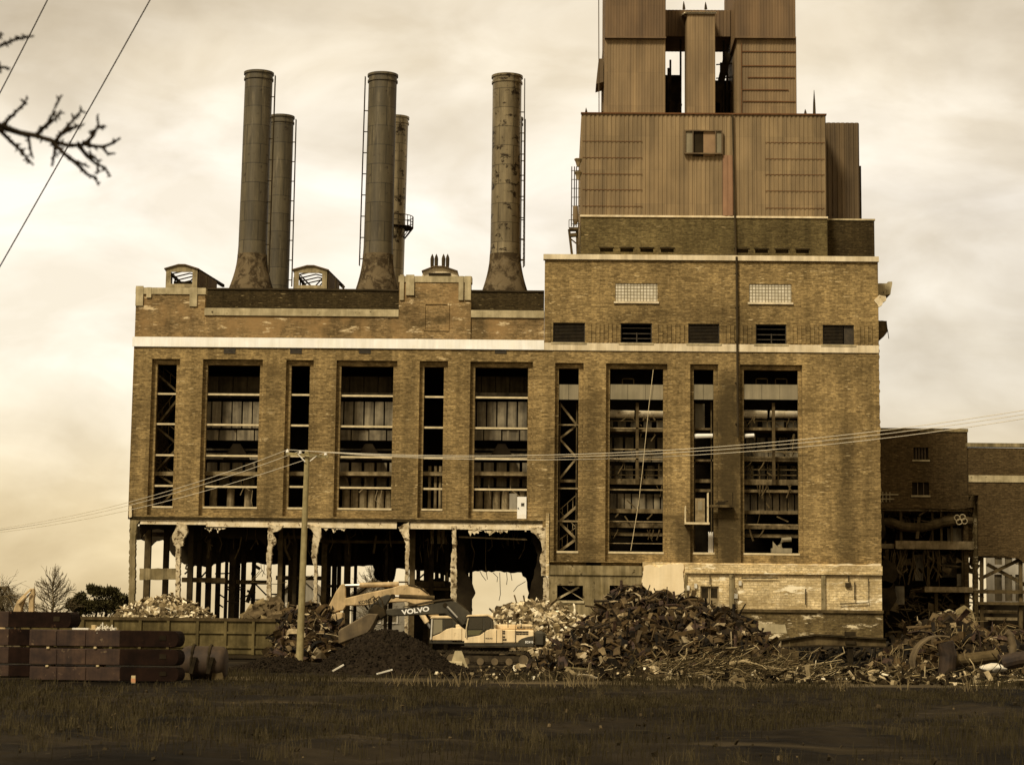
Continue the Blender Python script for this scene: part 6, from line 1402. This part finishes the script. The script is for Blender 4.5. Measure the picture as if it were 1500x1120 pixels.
mb = MB(); mb.tube([P(631.5, 936, YF-1.7), P(633, 906, YF-1.7)], .05, 6); mb.build('cab_pillar', M['white_dirty'], e2)
cyl(e2, (504, 857), (584, 855), YF, YF+.2, .28, 'yellow_worn', .16)
mb = MB(); mb.tube([P(583, 856, YF+.2), P(584, 852, YF+.2), P(597, 852, YF+.2), P(598, 857, YF+.2)], .06, 6); mb.tube([P(598, 856, YF-.12), P(615, 860, YF-.12), P(627, 869, YF-.12)], .05, 6); mb.build_each('hose', M['finial'], e2)
cyl(e2, (631, 919), (614, 893), YF, YF-.2, .3, 'yellow', .17)
hull_prism(e2, 'bucket', [(474,921),(476,911),(484,902),(497,896),(503,897),(503,912),(499,921),(486,923)], YF, YF-.6, YF+1.0, M['yellow_worn'], .06)
for k in range(4):
    mb = MB(); y = YF-.5+k*.42; x, z = fx(476, 921, YF), fz(476, 921, YF); mb.prism([(x-.02, z+.1), (x+.35, z+.05), (x+.1, z-.35)], y, y+.12); mb.build('tooth', M['bucket'], e2)
p = P(526, 883.5, YF); put_text('KOBELCO', .30, (p.x, YF+.2-.302, p.z-.06), .20, M['dark_text'], e2, bold=.008, width=1.35)
# far excavator arm behind the slabs
YG = 165
e3 = excavator(YG, 'distant excavator with folded arm behind the steel slabs at far left', 'yellow_worn', 0,
    [(46,862),(50.5,861),(51.5,870),(50,880),(50,905),(42.5,905),(43,880),(44,870)], None,
    [(18,907),(22,890),(26,880),(33,873),(46,861),(49,863),(45,868),(37,877),(33,890),(30,907)],
    None, [(-25,935),(-25,915),(15,914),(17,935)], [(-38,938),(-38,915),(-26,914),(-26,938)], (-30, 938, 40, 958), (-26, 934, 22, 938), 'yellow_worn', None)
hull_prism(e3, 'cab', [(5,935),(6,905),(20,905),(24,935)], YG, YG-1.5, YG-.3, M['dark_paint'], .04)
hull_prism(e3, 'bucket', [(40,905),(51,905),(53,914),(47,922),(38,918)], YG, YG-.6, YG+.6, M['bucket'], .05)
cyl(e3, (47, 867), (29, 884), YG, YG-.45, .35, 'yellow_worn', .13)

# ------------------------------------------------------------------ single objects in the yard
bm_ = thing('steel_girder', P(1200, 960, 128).xy.to_3d(), 'long dark steel girder lying on stands before the boiler house foundation', 'girder')
mb = MB(); mb.pprism([(1100,946),(1128,940),(1195,930),(1298,936),(1298,934.3),(1195,928),(1128,938),(1100,944)], 128, 127.8, 128.3); mb.pprism([(1100,951),(1195,946),(1298,948),(1298,946),(1195,944),(1100,949)], 128, 127.8, 128.3); mb.build_each('flange', M['steel'], bm_)
mb = MB(); mb.pprism([(1104,949),(1104,944.5),(1128,940.2),(1195,930.2),(1298,936.2),(1298,946.2),(1195,944)], 128, 128, 128.1); mb.build('web', M['steel_brown'], bm_)
mb = MB(); c = rect(1239, 946, 1252, 990, 128); mb.box(c[0]+.1, c[1]-.1, 127.9, 128.4, 0, c[3]); mb.pbox(1238, 924.5, 1253, 931, 128, .5, -.2); mb.pbox(1238, 938, 1253, 943, 128, .1, -.12); mb.build_each('stand', M['steel'], bm_)
def single(mb, name, m, label, cat, bevel=0, smooth=False): return tag(mb.build(name, m, bevel=bevel, smooth=smooth), label, cat)
mb = MB(); n = 16; cx_, cz_ = P(1362, 968, 112).x, 1.1
vs = []
for i in range(n+1):
    a = math.radians(75+130*i/n)
    for r, y in ((1.5, 111), (1.5, 112.6), (1.42, 112.6), (1.42, 111)): vs.append((cx_+.5+r*math.cos(a), y, .6+r*math.sin(a)))
fs = [(4*i+e, 4*i+(e+1) % 4, 4*i+4+(e+1) % 4, 4*i+4+e) for i in range(n) for e in range(4)]+[(0, 3, 2, 1), (4*n, 4*n+1, 4*n+2, 4*n+3)]
mb.add(vs, fs); single(mb, 'curved_steel_shell', M['bucket'], 'curved rusty steel shell standing in the debris at lower right', 'steel shell')
def pipe(pts, r, m, label, Y, cat='pipe'):
    mb = MB(); mb.tube([P(a, b_, Y) for a, b_ in pts], r, 14); mb.tube([P(*pts[0], Y), P(*pts[0], Y).lerp(P(*pts[1], Y), .06)], r*1.25, 14); return single(mb, 'steel_pipe', m, label, cat)
pipe([(1394, 968), (1430, 964), (1462, 960)], .34, M['steel_brown'], 'thick rusty pipe lying across the right debris below the annex', 112)
pipe([(1466, 972), (1490, 966), (1540, 960)], .42, M['rust_dark2'], 'thick pipe at the right edge of the debris by the white bag', 111)
pipe([(1482, 975), (1484, 945), (1480, 930), (1474, 925)], .2, M['bucket'], 'bent upright pipe rising from the debris at the right edge', 113)
pipe([(1386, 990), (1389, 960), (1384, 940)], .45, M['rust_dark2'], 'upright dark rusty pipe stub left of the lying thick pipe', 111.5)
mb = MB(); c0 = P(1455, 978, 108)
for i in range(9):
    z = c0.z-.25+.5*i/8; r = .5*math.sin(math.pi*(i+.6)/9.2)
    for k in range(14): a = 2*math.pi*k/14; rr = r*(1+.22*math.sin(3*a+i)+rnd.uniform(-.08, .08)); mb.v.append((c0.x+rr*1.25*math.cos(a), 108+rr*.8*math.sin(a), z))
for i in range(8):
    for k in range(14): k2 = (k+1) % 14; mb.f.append((i*14+k, i*14+k2, (i+1)*14+k2, (i+1)*14+k))
mb.f += [tuple(range(13, -1, -1)), tuple(range(112, 126))]
single(mb, 'crumpled_bag', M['white_dirty'], 'crumpled white bag lying in the lower right debris', 'bag', smooth=True)
mb = MB(); mb.pprism(rag([(1402,893),(1413,886),(1424,893),(1428,905),(1428,936),(1421,930),(1410,912),(1398,908)], .8, 5), 131, 131, 131.4); single(mb, 'concrete_slab', M['concrete_dark'], 'tilted grey concrete slab leaning against the annex pier', 'slab')
mb = MB(); mb.pprism(rag([(1374,898),(1390,892),(1402,898),(1396,906),(1378,906)], .8, 4), 131, 130.6, 131.2); single(mb, 'concrete_slab', M['coping'], 'smaller flat concrete slab on top of the right debris bank', 'slab')
mb = MB(); mb.pprism([(1143,962),(1144,948.5),(1170,953),(1170,966)], 112, 112, 112.1); single(mb, 'sheet_plate', M['steel_brown'], 'square dark plate leaning right of the big scrap heap', 'plate', .01)
mb = MB(); mb.pprism(rag([(1110,927),(1112,913),(1150,914),(1153,927)], .6, 5), 150, 150, 150.3); single(mb, 'sheet_plate', M['coping'], 'pale plate leaning on the foundation wall behind the scrap heap', 'plate')
def spar(a, b_, Y, w_, m, label, z=.1):
    mb = MB(); A, B = P(*a, Y), P(*b_, Y); A.z = max(A.z, z); B.z = max(B.z, z); mb.bar(A, B+Vector((0, .8, 0)), w_, w_*.6); single(mb, 'timber', m, label, 'timber', .008)
spar((1090, 968), (1190, 990), 100, .13, M['wood_light'], 'long pale timber slanting down before the girder')
spar((1068, 971), (1100, 967), 101, .2, M['wood_light'], 'short pale timber at the foot of the scrap heap')
spar((1255, 988), (1285, 982), 98, .14, M['wood_light'], 'short pale timber below the right end of the girder')
spar((828, 977), (862, 980), 102, .12, M['wood'], 'dull timber lying right of the excavator track')
mb = MB(); c0 = P(672, 982, 112); mb.prism([(c0.x-.5, 0), (c0.x+.55, 0), (c0.x+.15, 1.0), (c0.x-.2, 1.0)], 111.6, 112); mb.tube([(c0.x-.9, 111.4, .25), (c0.x+.2, 111.4, .25)], .24, 10); single(mb, 'steel_bracket', M['coping'], 'small grey metal bracket on the ground before the excavator track', 'bracket')
for px, Yy, s_, l in ((958, 101, 1.0, 'large pale concrete lump at the bottom of the scrap heap'), (985, 104, .7, 'smaller pale concrete lump left of the stick tangle'), (762, 112, .7, 'pale concrete lump under the excavator counterweight')):
    mb = MB(); x = fx(px, 990, Yy)
    for k in range(5): chunk(mb, (x+rnd.uniform(-.2, .2)*s_, Yy+rnd.uniform(-.2, .2), .2*s_), .8*s_)
    single(mb, 'concrete_lump', M['rubble'], l, 'concrete lump')
mb = MB(); A = P(487, 982, 100); mb.bar((A.x, 100, .12), (A.x+.5, 100.2, .42), .1, .06); single(mb, 'board', M['white_dirty'], 'pale scrap board stuck in the soil left of the big soil cone', 'board')
mb = MB(); A = P(563, 982, 97); mb.bar((A.x-.35, 97, .08), (A.x+.35, 97.2, .28), .1, .06); single(mb, 'board', M['white_dirty'], 'pale scrap board at the front foot of the big soil cone', 'board')

# ------------------------------------------------------------------ trees
def grow(mb, p, d, L, r, depth, spread, up, n, minr=.006, seg=3, shrink=.72):
    pts = [p]; q = p.copy(); dd = d.copy()
    for i in range(seg):
        dd = (dd+Vector((rnd.gauss(0, .11), rnd.gauss(0, .11), rnd.gauss(0, .08)+up*.08))).normalized(); q = q+dd*(L/seg); pts.append(q.copy())
    mb.tube(pts, [max(minr, r*(1-.45*i/seg)) for i in range(seg+1)], 5 if r > .04 else 3, False)
    if depth == 0: return
    for k in range(n):
        t = rnd.uniform(.3, 1) if k else 1; i = min(seg-1, int(t*seg)); s = pts[i].lerp(pts[i+1], t*seg-i)
        a = rnd.uniform(0, 6.28); ax = dd.cross(Vector((math.cos(a), math.sin(a), .3))).normalized(); nd = (dd*math.cos(spread)+ax*math.sin(spread)*rnd.uniform(.5, 1.2)).normalized(); nd.z += up*.25; nd.normalize()
        grow(mb, s, nd, L*shrink*rnd.uniform(.75, 1.1), max(minr, r*.55), depth-1, spread, up, n, minr, seg, shrink)
def bare_tree(px, py_top, Y, label, kind):
    b_ = P(px, 950, Y); b_.z = 0; H = fz(px, py_top, Y); t = thing('bare_tree', b_, label, 'tree')
    tr_ = MB(); cr_ = MB()
    if kind == 'round':
        pts = [b_+Vector((rnd.gauss(0, .05), rnd.gauss(0, .05), H*.8*i/8)) for i in range(9)]; tr_.tube(pts, [.2*(1-.1*i) for i in range(9)], 8)
        for i in range(64):
            f = .22+.62*i/64; z = H*f; a = i*2.4; el = .25+.75*(f-.2); L = H*.55*math.sin(min(1, (1.06-f)*1.5)*1.5)*.8
            grow(cr_, b_+Vector((0, 0, z)), Vector((math.cos(a), math.sin(a), el)).normalized(), L*.62, .04, 2, .5, .35, 4, .011, 3, .5)
        for i in range(8): grow(cr_, pts[-1], Vector((rnd.gauss(0, .3), rnd.gauss(0, .3), 1)).normalized(), H*.14, .03, 2, .4, .5, 3, .011)
    else:
        pts = [b_+Vector((.14*i*math.sin(i), 0, H*.62*i/6)) for i in range(7)]; tr_.tube(pts, [.34*(1-.1*i) for i in range(7)], 8)
        for i in range(22):
            p = pts[2+i % 5]; a = i*2.4; q = p.copy(); d = Vector((math.cos(a)*.8, math.sin(a)*.8, .8)); L = H*.4*rnd.uniform(.6, 1); path = [q.copy()]
            for k in range(7): d.z -= .30; q = q+d.normalized()*L/7*(1.15); path.append(q.copy())
            cr_.tube(path, [.09*(1-.11*k) for k in range(8)], 5, False)
            for k in range(1, 8):
                for m_ in range(7): grow(cr_, path[k], Vector((rnd.gauss(0, .5), rnd.gauss(0, .5), rnd.uniform(-.9, .5))).normalized(), rnd.uniform(.5, 1.2), .018, 1, .5, -.6, 3, .010)
    tr_.build('trunk', M['bark_far'], t); cr_.build('crown', M['bark_far'], t)
bare_tree(75, 837, 175, 'rounded leafless tree between the distant excavator arm and the dark pine', 'round')
bare_tree(8, 812, 180, 'drooping leafless tree at the far left edge', 'weep')
bare_tree(545, 832, 225, 'leafless tree seen through the gutted hall in front of the grey house', 'round')
def pine(label):
    Y = 178; b_ = P(145, 950, Y); b_.z = 0; t = thing('pine_tree', b_, label, 'tree'); tr_ = MB(); cr_ = MB()
    for l in range(4): x = b_.x+(l-1.5)*1.0; tr_.tube([(x*.6+b_.x*.4, Y, 0), (x, Y+rnd.uniform(-.5, .5), 2.2), (x+rnd.uniform(-.5, .5), Y, 4.2)], [.16, .12, .06], 6)
    blobs = []
    for a, c, rx, rz in ((112, 884, 12, 7), (105, 888, 7, 4), (118, 875, 7, 6), (130, 887, 16, 7), (150, 888, 20, 8), (140, 866, 10, 6), (134, 862, 5, 4), (152, 868, 14, 7), (165, 868, 9, 6), (174, 876, 10, 6), (182, 880, 6, 5), (168, 888, 18, 8), (185, 892, 8, 6), (125, 893, 18, 5)):
        blobs.append((P(a, c, Y), rx*1.15*Y/F_PX, rz*1.15*Y/F_PX))
    for c, rx, rz in blobs:
        tr_.tube([(b_.x+(c.x-b_.x)*.5, Y, max(1, c.z-1.2)), (c.x, Y, c.z)], [.06, .02], 5)
        for i in range(int(800*rx)):
            u = Vector((rnd.gauss(0, 1), rnd.gauss(0, 1), rnd.gauss(0, 1))).normalized()*(rnd.random()**.6)*rnd.uniform(.75, 1.3); p = c+Vector((u.x*rx, u.y*rx*1.3, u.z*rz)); d = (u+Vector((rnd.gauss(0, .4), rnd.gauss(0, .4), .7+rnd.gauss(0, .3)))).normalized(); L = rnd.uniform(.12, .30); s_ = d.cross(Vector((rnd.gauss(0, 1), rnd.gauss(0, 1), rnd.gauss(0, 1)))).normalized()*.07
            cr_.add([p-s_, p+s_, p+d*L+s_*.3, p+d*L-s_*.3], [(0, 1, 2, 3)])
    tr_.build('trunk', M['bark'], t); cr_.build('crown', M['needles'], t)
pine('spreading dark pine between the round leafless tree and the gutted hall')
# near branch of a leafless tree standing outside the left edge
YT = 9.0
S_ = 2.668
tb = Vector((-5.2, YT, 0)); nt_ = thing('budding_tree', tb, 'dark budding branch reaching in from the upper left edge', 'tree')
tk = MB(); tk.tube([tb, tb+Vector((.1, 0, 2)), tb+Vector((.05, .1, 4)), tb+Vector((.2, 0, 6.5))], [.16, .13, .1, .05], 10); tk.build('trunk', M['bark'], nt_)
BR = [([(-60,470),(20,500),(80,520),(140,530),(200,550),(270,570),(330,565),(400,575),(440,560),(470,540)], 13, 4),
 ([(-20,520),(0,500),(60,440),(100,400),(105,375)], 8, 3.5), ([(140,530),(190,480),(220,410),(235,380)], 8, 3.5), ([(160,510),(210,470),(240,430)], 6, 3), ([(215,555),(250,510),(290,465),(320,430)], 8, 3.5), ([(250,520),(300,495),(330,485)], 6, 3),
 ([(330,565),(365,530),(385,490),(380,455)], 9, 3.5), ([(380,500),(410,490)], 6, 3), ([(200,550),(250,600),(300,640),(345,685),(370,690),(385,725)], 9, 3.5), ([(300,630),(340,650)], 5, 3), ([(310,570),(340,610),(375,640),(410,655),(432,690)], 8, 3.5), ([(350,600),(385,630),(380,680)], 6, 3.5),
 ([(400,575),(420,600),(450,600)], 6, 3.5), ([(0,510),(50,560),(90,600),(130,645)], 8, 3.5), ([(60,565),(85,600)], 5, 3), ([(110,530),(120,590),(130,620)], 6, 3), ([(215,580),(205,650)], 6, 3), ([(-80,215),(-40,200),(0,180),(50,158),(100,145),(130,142)], 8, 3.5), ([(-20,170),(5,130)], 6, 3), ([(-30,240),(0,262),(40,268)], 6, 3.5), ([(-5,262),(5,285)], 5, 3)]
k_ = YT/F_PX/S_*1.15
for pts, r0, r1 in BR:
    mb = MB(); ps = [P(a/S_, b_/S_, YT+.04*math.sin(a*.02)) for a, b_ in pts]; n = len(ps); rs = [(r0+(r1-r0)*i/(n-1))*k_ for i in range(n)]; mb.tube(ps, rs, 6)
    for i in range(n-1):
        for _ in range(max(1, int((ps[i+1]-ps[i]).length/.008))):
            t = rnd.random(); p = ps[i].lerp(ps[i+1], t); d = Vector((rnd.gauss(0, 1), rnd.gauss(0, 1), rnd.gauss(0, 1))).normalized(); L = rnd.uniform(.008, .030); mb.tube([p, p+d*L*.6, p+d*L], [rs[i]*.8, r1*k_*1.1, r1*k_*.4], 4)
    mb.build('branch', M['bark'], nt_)
mb = MB(); a_ = P(-60/S_, 470/S_, YT); mb.tube([tb+Vector((.1, .05, a_.z-1.0)), tb.lerp(a_, .5)+Vector((0, 0, a_.z*.5-.25)), a_], [.05, .03, 13*k_], 8); a2 = P(-80/S_, 215/S_, YT); mb.tube([tb+Vector((.1, .05, a2.z-.9)), Vector(((tb.x+a2.x)/2, YT, a2.z-.3)), a2], [.04, .02, 8*k_], 8)
mb.build_each('limb', M['bark'], nt_)
